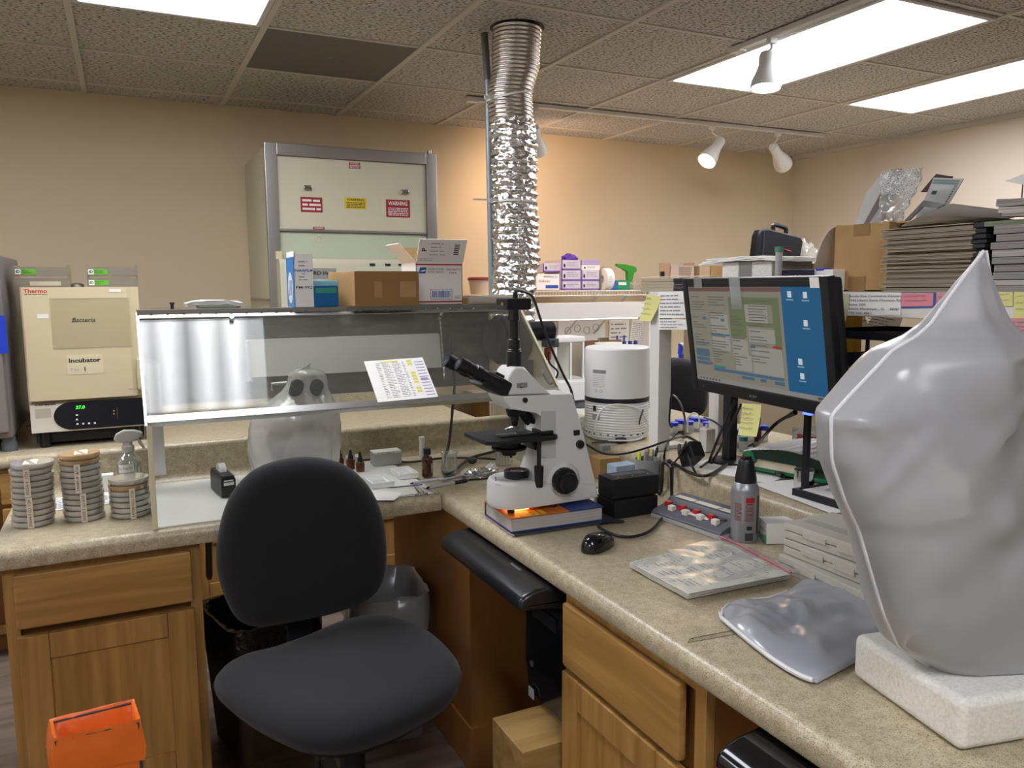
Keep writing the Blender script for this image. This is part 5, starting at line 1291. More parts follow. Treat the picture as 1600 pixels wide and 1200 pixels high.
# lamp collector
lc0, lc1 = dim(807, 753, y0)[1], dim(807, 735, y0)[1]; xl = dim(807, 745, y0)[0]
zt1b = zt1-.002
MB().ring([(.021, zt1b), (.031, zt1b), (.031, lc1), (.029, lc1+.002), (.021, lc1+.001)], (xl, y0, 0), 32).build('lamp_collector', M_black, sc)
MB().lathe([(0, lc1-.005), (.0212, lc1-.005), (.0212, lc1-.002), (0, lc1)], (xl, y0, 0), 28).build('collector_lens', mat('pink_glass', '9a6a5c', .08, coat=1), sc)
MB().box(bring(0)[6][0]+.045, bring(0)[6][0]+.085, y0-.045, y0+.02, ZB+.004, ZB+.0065).build('base_lamp', mat('base_glow', 'ffb070', .5, emit=('ff9a50', 7)), sc)
# camera cable
pts = [Vector((xt+.004, y0, zz(457)+.002)), P(815, 455, y=1.70), P(832, 464, y=1.72), P(845, 500, y=1.76), P(862, 545, y=1.82), P(880, 585, y=1.85), P(893, 612, y=1.85), P(899, 650, y=1.82), P(905, 690, y=1.80), P(912, 730, y=1.80)]
MB().tube(pts, .0034, 8, smooth=8).build('camera_cable', M_black, sc)

# ------------------------------------------------------------------ black power bricks
def brick(name, label, px0, px1, py0, z0, h, d, y, rot=0):
    x0, x1 = FX(px0, y, py0), FX(px1, y, py0); t = thing(name, label, 'power supply', ((x0+x1)/2, y, z0), rot); w_ = x1-x0
    MB().box(-w_/2, w_/2, 0, d, 0, h, .004).build('case', M_blackm, t, local=True)
    for sx in (-.3, 0, .32): MB().lathe([(0, 0), (.002, 0), (.0018, .0012), (0, .0014)], (sx*w_, d*.25, h), 10).build('screw', M_alu, t, local=True)
    MB().box(-w_*.35, w_*.35, d*.4, d*.8, h, h+.0005).build('rating_plate', M_dgrey, t, local=True)
    return t
brick('power_supply', 'lower black power supply box beside the textbook', 960, 1028, 812, ZC+.001, .047, .085, 1.60)
brick('power_supply', 'upper black power supply box stacked on another, beside the textbook', 957, 1029, 778, ZC+.0492, .052, .07, 1.607, -.03)

# ------------------------------------------------------------------ cell counter with red and white keys
a, c, e = P(1018, 808, z=ZC), P(1125, 845, z=ZC), P(1048, 782, z=ZC)
MC = frame(Vector((a.x, a.y, ZC+.001)), Vector((c.x-a.x, c.y-a.y, 0)), Vector((e.x-a.x, e.y-a.y, 0)))
MC = MC @ Matrix.Diagonal((1, 1, 1.35, 1))
cw = (c-a).length; cdp = .112
ct = thing('cell_counter', 'grey laboratory tally counter with red and white keys', 'counter', a)
prf = [(0, 0), (cdp, 0), (cdp, .034), (cdp*.55, .032), (cdp*.45, .024), (.006, .014), (0, .010)]
b = MB(); n = len(prf)
b.add([MC @ Vector((x, p[0], p[1])) for x in (0, cw) for p in prf], [tuple(range(n)), tuple(range(n, 2*n))]+[(i, (i+1) % n, n+(i+1) % n, n+i) for i in range(n)])
b.build('case', mat('counter_grey', '5b5d63', .5), ct)
MB().box(-.001, cw+.001, -.001, cdp+.001, 0, .0075, .001, MC).build('base_band', mat('counter_band', 'a9aaa8', .5), ct)
M_redk = mat('red_key', 'b3262c', .4); M_whk = mat('white_key', 'ddd8cc', .4)
sl = math.atan2(.010, cdp*.42)
for k in range(8):
    x = cw*(.06+.105*k); y_ = .018+.012*(k % 2 == 0)
    z = .014+(y_-.006)*.24
    MB().box(x, x+cw*.075, y_, y_+.015, z, z+.010, .002, MC).build('key', M_redk if k % 2 == 0 else M_whk, ct)
for k, u in enumerate((.05, .35, .70, .90)):
    w_ = (.28, .33, .18, .08)[k]; MB().box(cw*u, cw*(u+w_), cdp*.60, cdp*.78, .0334, .0342, 0, MC).build('label_strip', mat('strip_paper', 'd8d3c2', .7), ct)
for k in range(7):
    x = cw*(.07+.12*k); MB().box(x, x+cw*.10, cdp*.36, cdp*.45, .0225, .0255, .001, MC).build('count_window', M_dgrey, ct)
MB().box(cw*.33, cw*.72, cdp*.24, cdp*.33, .0195, .0225, .0004, MC).build('paper_label', M_paper, ct)
MB().lathe([(0, 0), (.008, 0), (.008, .001), (0, .001)], MC @ Vector((cw*.95, cdp*.62, .0335)), 18).build('badge', mat('teal', '1f6b5a', .5), ct)
MB().lathe([(0, -.004), (.008, -.003), (.009, .002), (0, .003)], MC @ Vector((cw, cdp*.5, .018)), 16, MC.to_3x3() @ Matrix.Rotation(PI/2, 3, 'Y')).build('reset_knob', M_whk, ct)

# ------------------------------------------------------------------ mouse
q = P(938, 858, z=ZC); ms = thing('computer_mouse', 'black glossy computer mouse lying in front of the textbook', 'mouse', (q.x, q.y+.01, ZC), .5)
b = MB()
def mf(u, v):
    a = 2*PI*v; th = PI/2*u; x = .054*math.cos(a)*math.cos(th)**.6; y_ = .031*math.sin(a)*math.cos(th)**.6*(1+.12*math.cos(2*a)); return (x, y_, .002+.033*math.sin(th)*(1-.22*(x/.046))**1)
b.grid(mf, 14, 40); b.build('shell', M_gloss, ms, local=True, ang=180)
MB().box(.012, .026, -.003, .003, .024, .0335, .002).build('scroll_wheel', M_dgrey, ms, local=True)
MB().box(-.01, .046, -.0006, .0006, .012, .0338, 0).build('button_gap', M_blackm, ms, local=True) if False else None

# ------------------------------------------------------------------ duster can
q = P(1172, 849, z=ZC); r = .031; cx_, cy_ = q.x+.008, q.y+.029
cn = thing('duster_can', 'grey air duster spray can with black cap and red straw', 'can', (cx_, cy_, ZC))
zt_ = lambda py: P(1172, py, y=cy_).z-ZC
h1 = zt_(760)
MB().lathe([(0, 0), (r*.94, 0), (r, .003), (r, h1-.006), (r*.96, h1), (r*.8, h1+.012), (r*.55, h1+.018), (0, h1+.018)], (0, 0, 0.0005), 36).build('can', mat('can_grey', '9a9da2', .35, .5), cn, local=True)
MB().grid(lambda u, v: ((r+.0006)*math.cos(-1.35+1.6*u), (r+.0006)*math.sin(-1.35+1.6*u), .02+(h1-.034)*v), 14, 1, thick=.0003).build('dark_label', mat('can_dark', '3c3f47', .4), cn, local=True)
hc = zt_(716)
MB().lathe([(0, h1+.012), (r*.78, h1+.012), (r*.78, h1+.022), (r*.55, hc-.006), (r*.45, hc), (0, hc)], (0, 0, 0), 28).build('cap', M_black, cn, local=True)
MB().box(-.012, .012, -.006, .006, hc-.004, hc+.006, .002).build('trigger', M_black, cn, local=True)
MB().tube([(-.002, -.004, hc), (-.035, -.01, hc+.012)], .0012, 6).build('red_straw', M_red, cn, local=True)
def canlab(nm, a0, a1, z0, z1, m, rr=.0009): MB().grid(lambda u, v: ((r+rr)*math.cos(a0+(a1-a0)*u), (r+rr)*math.sin(a0+(a1-a0)*u), z0+(z1-z0)*v), 6, 1, thick=.0002).build(nm, m, cn, local=True)
canlab('red_panel', -2.25, -1.6, h1*.76, h1*.86, M_red)
bb = MB()
for k in range(13):
    for a0, a1 in ((-2.3, -1.62), (-3.1, -2.5)):
        z_ = h1*(.42+.026*k); bb.grid(lambda u, v: ((r+.0008)*math.cos(a0+(a1-a0)*(.05+.9*u)), (r+.0008)*math.sin(a0+(a1-a0)*(.05+.9*u)), z_+h1*.012*v), 4, 1)
bb.build('print', mat('can_print', '8a4a50', .6), cn, local=True)
canlab('barcode', -2.25, -1.65, h1*.05, h1*.19, M_dgrey); canlab('black_panel', -2.15, -1.75, h1*.25, h1*.32, M_ink)

# ------------------------------------------------------------------ coverslip carton, plastic cases
q0, q1 = P(1183, 838, z=ZC), P(1214, 868, z=ZC)
bx = thing('small_carton', 'small white and green carton squeezed between duster can and grey cases', 'box', (q0.x, q0.y, ZC))
Mx = frame((q0.x, q0.y-.004, ZC+.001), (q1.x-q0.x, q1.y-q0.y, 0), (0, 0, 1)); w_ = .055; hx = P(1190, 806, y=q0.y).z-ZC
MB().box(0, w_, 0, hx, -.07, 0, .001, Mx).build('carton', M_paper, bx)
b = MB(); b.add([Mx @ Vector(v) for v in ((0, .001, .0006), (w_, .001, .0006), (w_, hx*.42, .0006), (w_*.6, hx*.25, .0006), (w_*.3, hx*.24, .0006), (0, hx*.36, .0006))], [(0, 1, 2, 3, 4, 5)]); b.build('green_wave', mat('mint', '6fb294', .5), bx)
b = MB(); b.add([Mx @ Vector(v) for v in ((0, hx*.37, .0007), (w_*.3, hx*.25, .0007), (w_*.6, hx*.26, .0007), (w_, hx*.43, .0007), (w_, hx*.47, .0007), (w_*.6, hx*.31, .0007), (w_*.3, hx*.30, .0007), (0, hx*.42, .0007))], [(0, 1, 6, 7), (1, 2, 5, 6), (2, 3, 4, 5)]); b.build('orange_wave', mat('peach', 'd9a78c', .5), bx)
text('G 100  Medical Covers', .0065, M_ink, Mx @ Matrix.Translation((w_*.5, hx*.60, 0)), bx, w=w_*.82)
b = MB(); writing(b, Mx, w_*.2, w_*.9, hx*.45, hx*.54, 2); b.build('print', M_greyink, bx)
a, c = P(1216, 890, z=ZC), P(1330, 945, z=ZC)
M_case = mat('case_grey', 'b9b6aa', .45)
zt3 = P(1216, 812, x=a.x+.004).z-ZC
hcs = (zt3-.001)/3
for k in range(3):
    lb = ['lowest grey plastic slide case of the pile by the ledge', 'middle grey plastic slide case of the pile by the ledge', 'top grey plastic slide case with a yellow sticky note'][k]
    off = (0, .006, -.001)[k]
    Mz = frame((a.x+off+.004*k, a.y-.002*k, ZC+.001+hcs*k), Vector((c.x-a.x+.012*k, c.y-a.y, 0)), (0, 0, 1))
    # X along the front edge, Y up, Z towards the sitter
    cs_ = thing('slide_case', lb, 'case', Mz.translation, 0, 'grey slide cases'); L = .235; dpt = .145
    MB().box(0, L, .0, hcs*.47, -dpt, 0, .002, Mz).build('tray', M_case, cs_)
    MB().box(-.001, L+.001, hcs*.50, hcs-.0012, -dpt-.001, .001, .003, Mz).build('lid', M_case, cs_)
    MB().box(.05, .105, hcs*.38, hcs*.72, 0, .0035, .001, Mz).box(.13, .18, hcs*.30, hcs*.72, 0, .0035, .001, Mz).build('latch', M_case, cs_)
    if k == 2:
        MB().box(.02, .13, hcs-.0012, hcs+.0, -.06, -.035, .0004, Mz).build('lid_recess', mat('case_recess', 'a5a297', .5), cs_)
        MB().box(.11, .16, hcs-.0006, hcs+.0008, -.12, -.085, 0, Mz).build('sticky_note', M_sticky, cs_)

# ------------------------------------------------------------------ bag of forms
cr = [P(980, 890, z=ZC), P(1075, 943, z=ZC), P(1245, 910, z=ZC), P(1130, 852, z=ZC)]
bg = thing('document_bag', 'clear zip bag holding printed forms with a red seal, on the counter', 'bag', sum(cr, Vector())/4)
def bil(u, v, z=0):
    q = cr[0].lerp(cr[1], u).lerp(cr[3].lerp(cr[2], u), v); q.z = ZC+z; return q
for k in range(4):
    o = .006*k
    MB().grid(lambda u, v: bil(.0+.95*u+.014*k, .02+.94*v-.006*k, .0055+.0042*k+.0015*NZ.noise((u*4, v*4, k))), 12, 12, thick=.0010).build('form_sheet', M_paper, bg)
b = MB(); rnd = random.Random(4)
for k in range(22):
    v = .06+.9*k/22; u = .06
    while u < .88:
        L = rnd.uniform(.02, .14)
        if rnd.random() < .62:
            f = lambda uu, vv: bil(uu, vv, .0185+.002*NZ.noise((uu*4, vv*4, 3)))
            b.add([f(u, v), f(min(u+L, .9), v), f(min(u+L, .9), v+.012), f(u, v+.012)], [(0, 1, 2, 3)])
        u += L+.02
b.build('print', mat('form_print', '86838f', .7), bg)
MB().grid(lambda u, v: bil(-.01+1.03*u, -.01+1.03*v, .0215+.003*NZ.noise((u*6, v*6, 7))), 24, 24, thick=.0006).build('plastic_film', film('bag_film', 'f2f0f2', .93, .3, .0, fior=1.05), bg)
MB().tube([bil(.0, .955, .023), bil(.3, .965, .024), bil(.65, .95, .023), bil(1.0, .94, .022)], .0022, 6, smooth=6).build('red_seal', mat('seal_red', 'b04a66', .4), bg)

# ------------------------------------------------------------------ loose grey sleeve on the counter
up = [(1124, 962), (1140, 948), (1165, 943), (1200, 940), (1232, 928), (1262, 903), (1295, 890), (1335, 884), (1375, 880), (1410, 880)]
lo = [(1127, 972), (1150, 992), (1178, 1015), (1205, 1036), (1232, 1054), (1255, 1066), (1276, 1073), (1315, 1052), (1355, 1030), (1400, 1000)]
U = [P(*q, z=ZC) for q in up]; L_ = [P(*q, z=ZC) for q in lo]
def along(A, t): k = min(int(t*(len(A)-1)), len(A)-2); f = t*(len(A)-1)-k; return A[k].lerp(A[k+1], f)
slv = thing('plastic_sleeve', 'loose shiny grey plastic cover lying flat beside the foam slab', 'cover', along(U, .5))
def slf(u, v):
    q = along(U, u).lerp(along(L_, u), v); e = min(v, 1-v, .25)*4
    h = .005+.018*math.sin(PI*v)**.6*(.35+.65*min(1, u*5))*(1-.2*u)+.011*NZ.noise((q.x*17, q.y*17, 2))*e+.006*NZ.noise((q.x*50, q.y*38, 5))*(e*(1-u*.6)+.2*(u < .15))
    return Vector((q.x, q.y, ZC+max(.003, h)))
M_slv = mat('grey_vinyl', '9c9ea3', .26, coat=.3)
MB().grid(slf, 60, 30, thick=.001).build('sheet', M_slv, slv, ang=180)
M_pip = mat('white_piping', 'dcdcdd', .5)
MB().tube([slf(t/30, 1)+Vector((0, 0, .0032)) for t in range(0, 20)], .0040, 6).build('hem', M_pip, slv)
MB().tube([slf(0, t/6)+Vector((0, 0, .002)) for t in range(7)]+[slf(t/30, 0)+Vector((0, 0, .002)) for t in range(1, 14)], .0022, 6).build('hem', M_pip, slv)
# pencil mark on the laminate
mk = thing('sticky_residue', 'torn strip of clear tape stuck to the counter beside the grey sleeve', 'tape', P(1115, 995, z=ZC))
a4 = [P(*q, z=ZC+.0006) for q in ((1075, 1004), (1078, 998), (1150, 984), (1155, 990))]
MB().add(a4, [(0, 1, 2, 3)]).build('tape', film('tape_film', 'cfc8b8', .94, .1, .0, fior=1.05), mk)
b = MB().tube([a4[0], a4[1], a4[1].lerp(a4[2], .5)+Vector((0, 0, .0003)), a4[2]], .0005, 4).tube([a4[0], a4[0].lerp(a4[3], .5), a4[3]], .0004, 4); b.build('dirty_edge', mat('dirt', '5f584a', .8), mk)

# ------------------------------------------------------------------ foam slab and the big covered microscope
A_, B_ = P(1338, 1063, z=ZC), P(1500, 1180, z=ZC)
vv = (A_-B_).normalized(); uu = Vector((vv.y, -vv.x, 0)); Lv = (A_-B_).length
MFo = frame(B_+Vector((0, 0, .001)), uu, vv)
fo = thing('foam_slab', 'white styrofoam slab under the covered microscope', 'foam slab', B_)
ZF = .068
M_foam = mat('styrofoam', 'e2e0d8', .75, noise=(220, 'd3d0c6', .3, .6, 2, (1, 1, 1)), bump=(160, .5, .003))
MB().box(0, .34, 0, Lv+.012, 0, ZF, .012, MFo, seg=4).build('slab', M_foam, fo)
MB().ring([(.008, -.0012), (.011, -.0012), (.011, .0008), (.008, .0008)], MFo @ Vector((-.0, Lv*.62, ZF*.55)), 22, MFo.to_3x3() @ Matrix.Rotation(-PI/2, 3, 'Y')).build('moulded_ring', M_foam, fo)
ZFo = ZC+.001+ZF
yC = .655
bcv = thing('covered_microscope', 'tall microscope hidden under a big grey plastic dust cover', 'microscope', (P(1540, 1000, y=yC).x, yC, ZFo))
prf = [(1088, 1448, 1690), (1060, 1432, 1690), (1010, 1404, 1690), (960, 1381, 1690), (900, 1363, 1690), (830, 1343, 1688), (780, 1320, 1684), (720, 1300, 1676), (650, 1299, 1650), (620, 1326, 1634), (580, 1364, 1606), (548, 1394, 1588), (526, 1432, 1577), (505, 1455, 1567), (460, 1486, 1554), (425, 1512, 1546), (400, 1532, 1542), (392, 1537, 1541)]
RG = []
for py, l, r_ in prf:
    a, c = P(l, py, y=yC), P(r_, py, y=yC); RG.append((a.z, a.x, c.x))
dz = ZFo-RG[0][0]
RG[0] = (ZFo+.002, RG[0][1], RG[0][2])
RG = [g for i, g in enumerate(RG) if i == 0 or g[0] > RG[0][0]+.004]
CRE = []
for p0_, p1_, am in (((1400, 680), (1330, 640), .006), ((1430, 545), (1500, 500), .007), ((1500, 720), (1600, 600), .004), ((1530, 640), (1600, 720), .004), ((1360, 700), (1320, 760), .006), ((1440, 1000), (1470, 1070), .006), ((1380, 545), (1450, 580), .006), ((1450, 600), (1490, 700), .005), ((1360, 830), (1480, 640), .003), ((1560, 900), (1640, 780), .005)):
    q0_, q1_ = P(*p0_, y=.60), P(*p1_, y=.60); CRE.append((q0_.x, q0_.z, q1_.x, q1_.z, am))
def cvf(u, v):
    k = u*(len(RG)-1); i = min(int(k), len(RG)-2); f = k-i; z = RG[i][0]+(RG[i+1][0]-RG[i][0])*f
    xl, xr_ = RG[i][1]+(RG[i+1][1]-RG[i][1])*f, RG[i][2]+(RG[i+1][2]-RG[i][2])*f
    a = 2*PI*v; w_ = (xr_-xl)/2; cx_ = (xl+xr_)/2
    s_ = math.sin(a); cph = math.cos(a)
    dep = min(.085, w_*.62)*(1-.25*u)
    cc = math.copysign(abs(cph)**.85, cph)
    x = cx_+w_*cc; y_ = yC+dep*math.copysign(abs(s_)**.8, s_)
    inner = abs(s_)**1.5
    rd = lambda a_, b_, sd: 1-abs(NZ.noise((a_, b_, sd)))*2
    y_ += inner*(.024*NZ.noise((x*7, z*6, 1+(s_ > 0)))+.008*rd(x*7+z*5, z*3-x*3, 4.3)+.006*rd(x*5-z*8, z*5+x*7, 8.1)+.0012*rd(x*26+z*19, z*14-x*9, 2.2))
    for (ax_, az_, bx_, bz_, am) in CRE:
        t_ = max(0, min(1, ((x-ax_)*(bx_-ax_)+(z-az_)*(bz_-az_))/((bx_-ax_)**2+(bz_-az_)**2))); dd = math.hypot(x-ax_-(bx_-ax_)*t_, z-az_-(bz_-az_)*t_)
        if s_ < 0: y_ -= 1.8*am*math.exp(-(dd/.007)**2)*math.sin(PI*t_)**.5
    dmp = math.exp(-(((x-.965)/.028)**2+((z-1.035)/.028)**2))*.014
    y_ += -dmp if s_ < 0 else 0
    return Vector((x, y_, z))
M_big = film('silver_cover', 'f0f1f3', .47, .30, .035, refr=.30, bump=(13, .4, .008), back=.3)
b = MB(); b.grid(cvf, 90, 96); b.build('dust_cover', M_big, bcv, ang=180)
edge = [cvf(k/60, .5)+Vector((-.0005, 0, 0)) for k in range(61)]
MB().tube(edge, .0024, 6).build('white_piping', M_pip, bcv)
edge = [cvf(k/60, .0) for k in range(26, 61)]
MB().tube(edge, .0022, 6).build('white_piping', M_pip, bcv)
# dim scope under the cover
xb = P(1538, 900, y=yC).x
i_ = MB().box(xb-.07, xb+.09, yC-.03, yC+.04, ZFo+.003, ZFo+.06, .012)
i_.box(xb+.02, xb+.085, yC-.035, yC+.035, ZFo+.055, ZFo+.33, .012).box(xb-.06, xb+.085, yC-.035, yC+.035, ZFo+.26, ZFo+.33, .012); i_.box(xb-.06, xb+.10, yC-.052, yC+.04, ZFo+.075, ZFo+.155, .02); i_.build('body', mat('scope_shadow', '46484d', .5), bcv)
zA_, zB_ = P(1505, 700, y=yC-.04).z, P(1520, 470, y=yC-.04).z
MB().cyl(Vector((P(1492, 700, y=yC-.035).x, yC-.030, zA_)), Vector((P(1522, 500, y=yC-.02).x, yC-.004, zB_-.03)), .042, .020, 22).build('camera_tube', M_dgrey, bcv)
q = P(1410, 668, y=yC)
MB().cyl(Vector((q.x+.02, yC-.02, q.z)), Vector((xb-.02, yC-.02, ZFo+.34)), .017, .022, 18).cyl(Vector((q.x+.02, yC+.02, q.z)), Vector((xb-.02, yC+.02, ZFo+.34)), .017, .022, 18).build('eyepiece', M_black, bcv)
MB().box(xb-.085, xb+.035, yC-.055, yC+.055, ZFo+.165, ZFo+.18, .003).build('stage', M_blackm, bcv)
MB().cyl((xb+.05, yC-.06, ZFo+.08), (xb+.05, yC+.06, ZFo+.08), .024, seg=20).build('focus_knob', M_black, bcv)
MB().cyl((xb-.025, yC, ZFo+.25), (xb-.025, yC, ZFo+.20), .018, .01, 18).build('objective', M_black, bcv)
# ------------------------------------------------------------------ riser shelf on the ledge
ZL = .83
XR_ = 1.425
z1r, z0r = P(1320, 456.5, x=XR_).z, P(1320, 493.5, x=XR_).z
yfar = P(1014, 480, x=XR_).y
M_rw = mat('riser_white', 'd9d7d0', .45)
rs_ = thing('riser_shelf', 'long white riser shelf with labels along its edge, behind the monitor', 'shelf', (1.7, 1.0, ZL))
MB().box(XR_, 2.02, .15, yfar, z0r, z1r, .002).build('shelf_board', M_rw, rs_)
pA = P(1030, 716, z=ZL)
yl = yfar-.005
for x0, y1_ in ((XR_+.002, yl), (1.66, yl+.0), (XR_+.25, .25), (1.93, .25)):
    MB().box(x0, x0+.046, y1_-.046, y1_, ZL+.001, z0r-.0005, .002).build('leg', M_rw, rs_)
MB().box(XR_+.03, XR_+.12, yl-.03, yl+.02, ZL+.0005, ZL+.012, .002).build('foot_plate', M_rw, rs_)
MB().box(2.0, 2.015, .2, 1.3, ZL+.001, z0r-.001).build('back_board', mat('board_cream', 'cbbf9f', .7), rs_)
MR_ = frame((XR_-.0005, 0, 0), (0, -1, 0), (0, 0, 1))
def note(name, p4, m, label, cat, lines=None, ink=None, rows=4, hand=False, MM=None, curl=True):
    MM = MM or MR_
    A4 = [L2(*q, MM) for q in p4]
    t = thing(name, label, cat, MM @ Vector((A4[0][0], A4[0][1], .001)))
    def f(u, v):
        a = Vector(A4[0]).lerp(Vector(A4[1]), u); c = Vector(A4[3]).lerp(Vector(A4[2]), u); q = a.lerp(c, v)
        return MM @ Vector((q.x, q.y, .0014+(.010*(1-v)**2 if curl else 0)))
    MB().grid(f, 3, 8, thick=.0005).build('paper', m, t)
    M2 = frame(f(0, 0)+(MM.to_3x3() @ Vector((0, 0, .0006))), f(1, .5)-f(0, .5), f(.5, 1)-f(.5, 0)); w_ = (f(1, .5)-f(0, .5)).length; h_ = (f(.5, 1)-f(.5, 0)).length
    if lines:
        for k, s in enumerate(lines): text(s, h_*.145, ink or M_ink, M2 @ Matrix.Translation((w_*.02, h_*(.88-.19*k), .0)), t, w=w_*min(.97, len(s)*.037), align='LEFT')
    elif rows:
        b = MB(); rnd = random.Random(len(label))
        if hand:
            for k in range(rows):
                x = w_*.1; yb = h_*(.85-.75*k/rows); pts = []
                while x < w_*rnd.uniform(.7, .92): pts.append(M2 @ Vector((x, yb+rnd.uniform(-1, 1)*h_*.035, .0012))); x += w_*.035
                if len(pts) > 2: b.tube(pts, w_*.008, 4)
        else: writing(b, M2, w_*.06, w_*.94, h_*.08, h_*.92, rows, h=.3)
        b.build('handwriting' if hand else 'print', ink or M_greyink, t)
    return t
note('address_label', [(1325, 493), (1408, 493), (1408, 458), (1326, 457)], M_paper, 'white address label with five lines of print on the shelf edge', 'label',
     ['Smoke Rise Commerce Center', '1543 Lilburn Stone Mountain Rd', 'Suite 200', 'Stone Mountain , G    0087', '770 938-4861'], curl=False)
note('paper_slip', [(1300, 537), (1318, 534), (1330, 459), (1299, 459)], mat('pale_green_note', 'c3c59a', .8), 'pale green handwritten slip hanging beside the address label', 'note', rows=4, hand=True)
M_bluee = mat('blue_edge', '3e5f9c', .7)
MB().add([MR_ @ Vector((*L2(*q, MR_), .0008)) for q in ((1409, 482), (1462, 481), (1463, 457), (1409, 457))], [(0, 1, 2, 3)]).build('blue_card', M_bluee, None, 'blue card peeking out under the pink note on the shelf edge', 'card')
note('pink_note', [(1409, 479), (1458, 478), (1459, 458), (1409, 458)], M_pink, 'pink handwritten note stuck on the shelf edge near the dust cover peak', 'note', rows=2, hand=True, curl=False)
note('pink_note', [(1464, 478), (1500, 478), (1500, 458), (1464, 458)], M_pink, 'second pink note on the shelf edge, partly behind the dust cover', 'note', rows=2, curl=False)
note('sticky_note', [(1553, 479), (1583, 478), (1583, 456), (1553, 456)], M_sticky, 'yellow sticky note on the shelf edge beyond the dust cover peak', 'note', rows=2, hand=True, curl=False)
note('sticky_note', [(1585, 497), (1612, 497), (1612, 456), (1585, 456)], M_sticky, 'yellow sticky note cut off by the photo edge under the paper pile', 'note', rows=3, hand=True, curl=False)
note('pink_sheet', [(1573, 535), (1625, 535), (1620, 497), (1570, 497)], mat('pink_sheet', 'd58f94', .8), 'faded pink sheet hanging below the shelf edge by the dust cover', 'paper', rows=5, curl=False)
note('info_card', [(1030, 497), (1072, 497), (1072, 455), (1028, 456)], M_paper, 'white printed card on the shelf edge beside the yellow sticky note', 'card', rows=6, curl=False)
note('info_card', [(1030, 515), (1080, 515), (1080, 499), (1030, 499)], M_paper, 'narrow printed strip hung under the white card at the shelf end', 'card', rows=3, curl=False)
note('sticky_note', [(1003, 501), (1022, 502), (1035, 464), (1011, 460)], M_sticky, 'yellow handwritten sticky note on the shelf corner above the white post', 'note', rows=4, hand=True)
# papers beneath the riser
MBk2 = frame((1.995, 0, 0), (0, -1, 0), (0, 0, 1))
note('loose_form', [(1352, 515), (1400, 528), (1412, 494), (1366, 488)], M_paper, 'tilted printed form leaning under the shelf beside the address label', 'paper', rows=6, MM=MBk2, curl=False)
note('loose_form', [(1325, 520), (1362, 520), (1350, 490), (1322, 490)], mat('offwhite', 'd6d0c2', .8), 'off-white sheet behind the yellow folder under the shelf', 'paper', rows=4, MM=MBk2, curl=False)
yy0, yy1 = P(1334, 530, x=1.72).y, P(1304, 530, x=1.72).y
MB().box(1.72, 1.75, yy0, yy1, ZL+.30, z0r-.01, .002).box(1.72, 1.75, yy0, yy1, ZL+.02, ZL+.297, .002).build('yellow_folder', mat('mustard', 'c9992f', .7), None, 'mustard yellow folder standing in the black desk organizer', 'folder')

# ------------------------------------------------------------------ black metal desk organizer
M_bm = mat('black_metal', '1a1c24', .45)
def mesh_mat():
    m = mat('black_mesh', '1c1c22', .5); nt = m.node_tree; b = nt.nodes['Principled BSDF']; tc = nt.nodes.new('ShaderNodeTexCoord')
    v = nt.nodes.new('ShaderNodeTexVoronoi'); v.inputs['Scale'].default_value = 330; v.inputs['Randomness'].default_value = 0; nt.links.new(tc.outputs['Object'], v.inputs['Vector'])
    g = nt.nodes.new('ShaderNodeMath'); g.operation = 'GREATER_THAN'; g.inputs[1].default_value = .36; nt.links.new(v.outputs['Distance'], g.inputs[0]); nt.links.new(g.outputs[0], b.inputs['Alpha']); return m
M_mesh = mesh_mat()
og = thing('desk_organizer', 'black metal mesh desk organizer with shelves under the riser', 'organizer', (1.57, 1.0, ZL))
ox0, ox1 = 1.43, 1.70
oy1 = P(1253, 720, x=ox0).y; oy0 = .62
zo = [ZL+.004]+[P(1325, q, x=ox0).z for q in (612, 572, 529)]
for x, y_ in ((ox0, oy1-.013), (ox0, oy0), (ox1-.006, oy1-.006), (ox1-.006, oy0)):
    w_ = .013 if x == ox0 else .006
    MB().box(x, x+w_, y_, y_+w_, ZL+.001, zo[3], .001).build('post', M_bm, og)
for k, z in enumerate(zo):
    dx_ = -.028 if k == 0 else 0
    fr_ = MB().box(ox0+dx_, ox1, oy0, oy0+.01, z, z+.016).box(ox0+dx_, ox1, oy1-.01, oy1, z, z+.016).box(ox0+dx_, ox0+.01+dx_, oy0+.01, oy1-.01, z, z+.016).box(ox1-.01, ox1, oy0+.01, oy1-.01, z, z+.016)
    s_ = fr_.build('shelf_frame', M_bm, og); MB().box(ox0+dx_, ox1, oy0, oy1, z+.004, z+.005).build('mesh_shelf', M_mesh if k in (0, 1) else M_bm, s_)
MB().box(ox0-.001, ox0+.001, oy0, oy1, zo[1]-.045, zo[1]+.016).build('front_panel', M_mesh, og)
MB().box(ox0+.001, ox0+.004, oy0, oy1, zo[2]-.002, zo[2]+.03).build('divider_rail', M_bm, og)
yd = P(1353, 560, x=ox0).y; MB().box(ox0, ox0+.006, yd-.003, yd+.003, zo[2], zo[3]).build('divider_post', M_bm, og)
for k, (z, lb, yy) in enumerate(((zo[0]+.0055, 'white printed paper lying in the lowest tray of the black organizer', oy1-.016), (zo[2]+.006, 'pile of white envelopes on the upper shelf of the black organizer', oy1-.02))):
    t = thing('paper_sheet', lb, 'paper', (1.55, .95, z)); MB().box(ox0-.012 if k == 0 else ox0+.014, ox1-.012, oy0+.016, yy, z+.0005, z+.010, .001).build('sheet', M_paper, t)
    if k == 0:
        b = MB(); writing(b, frame((ox0+.02, oy1-.05, z+.0102), (.4, -1, 0), (1, .4, 0)), 0, .06, 0, .03, 3); b.build('print', M_greyink, t)
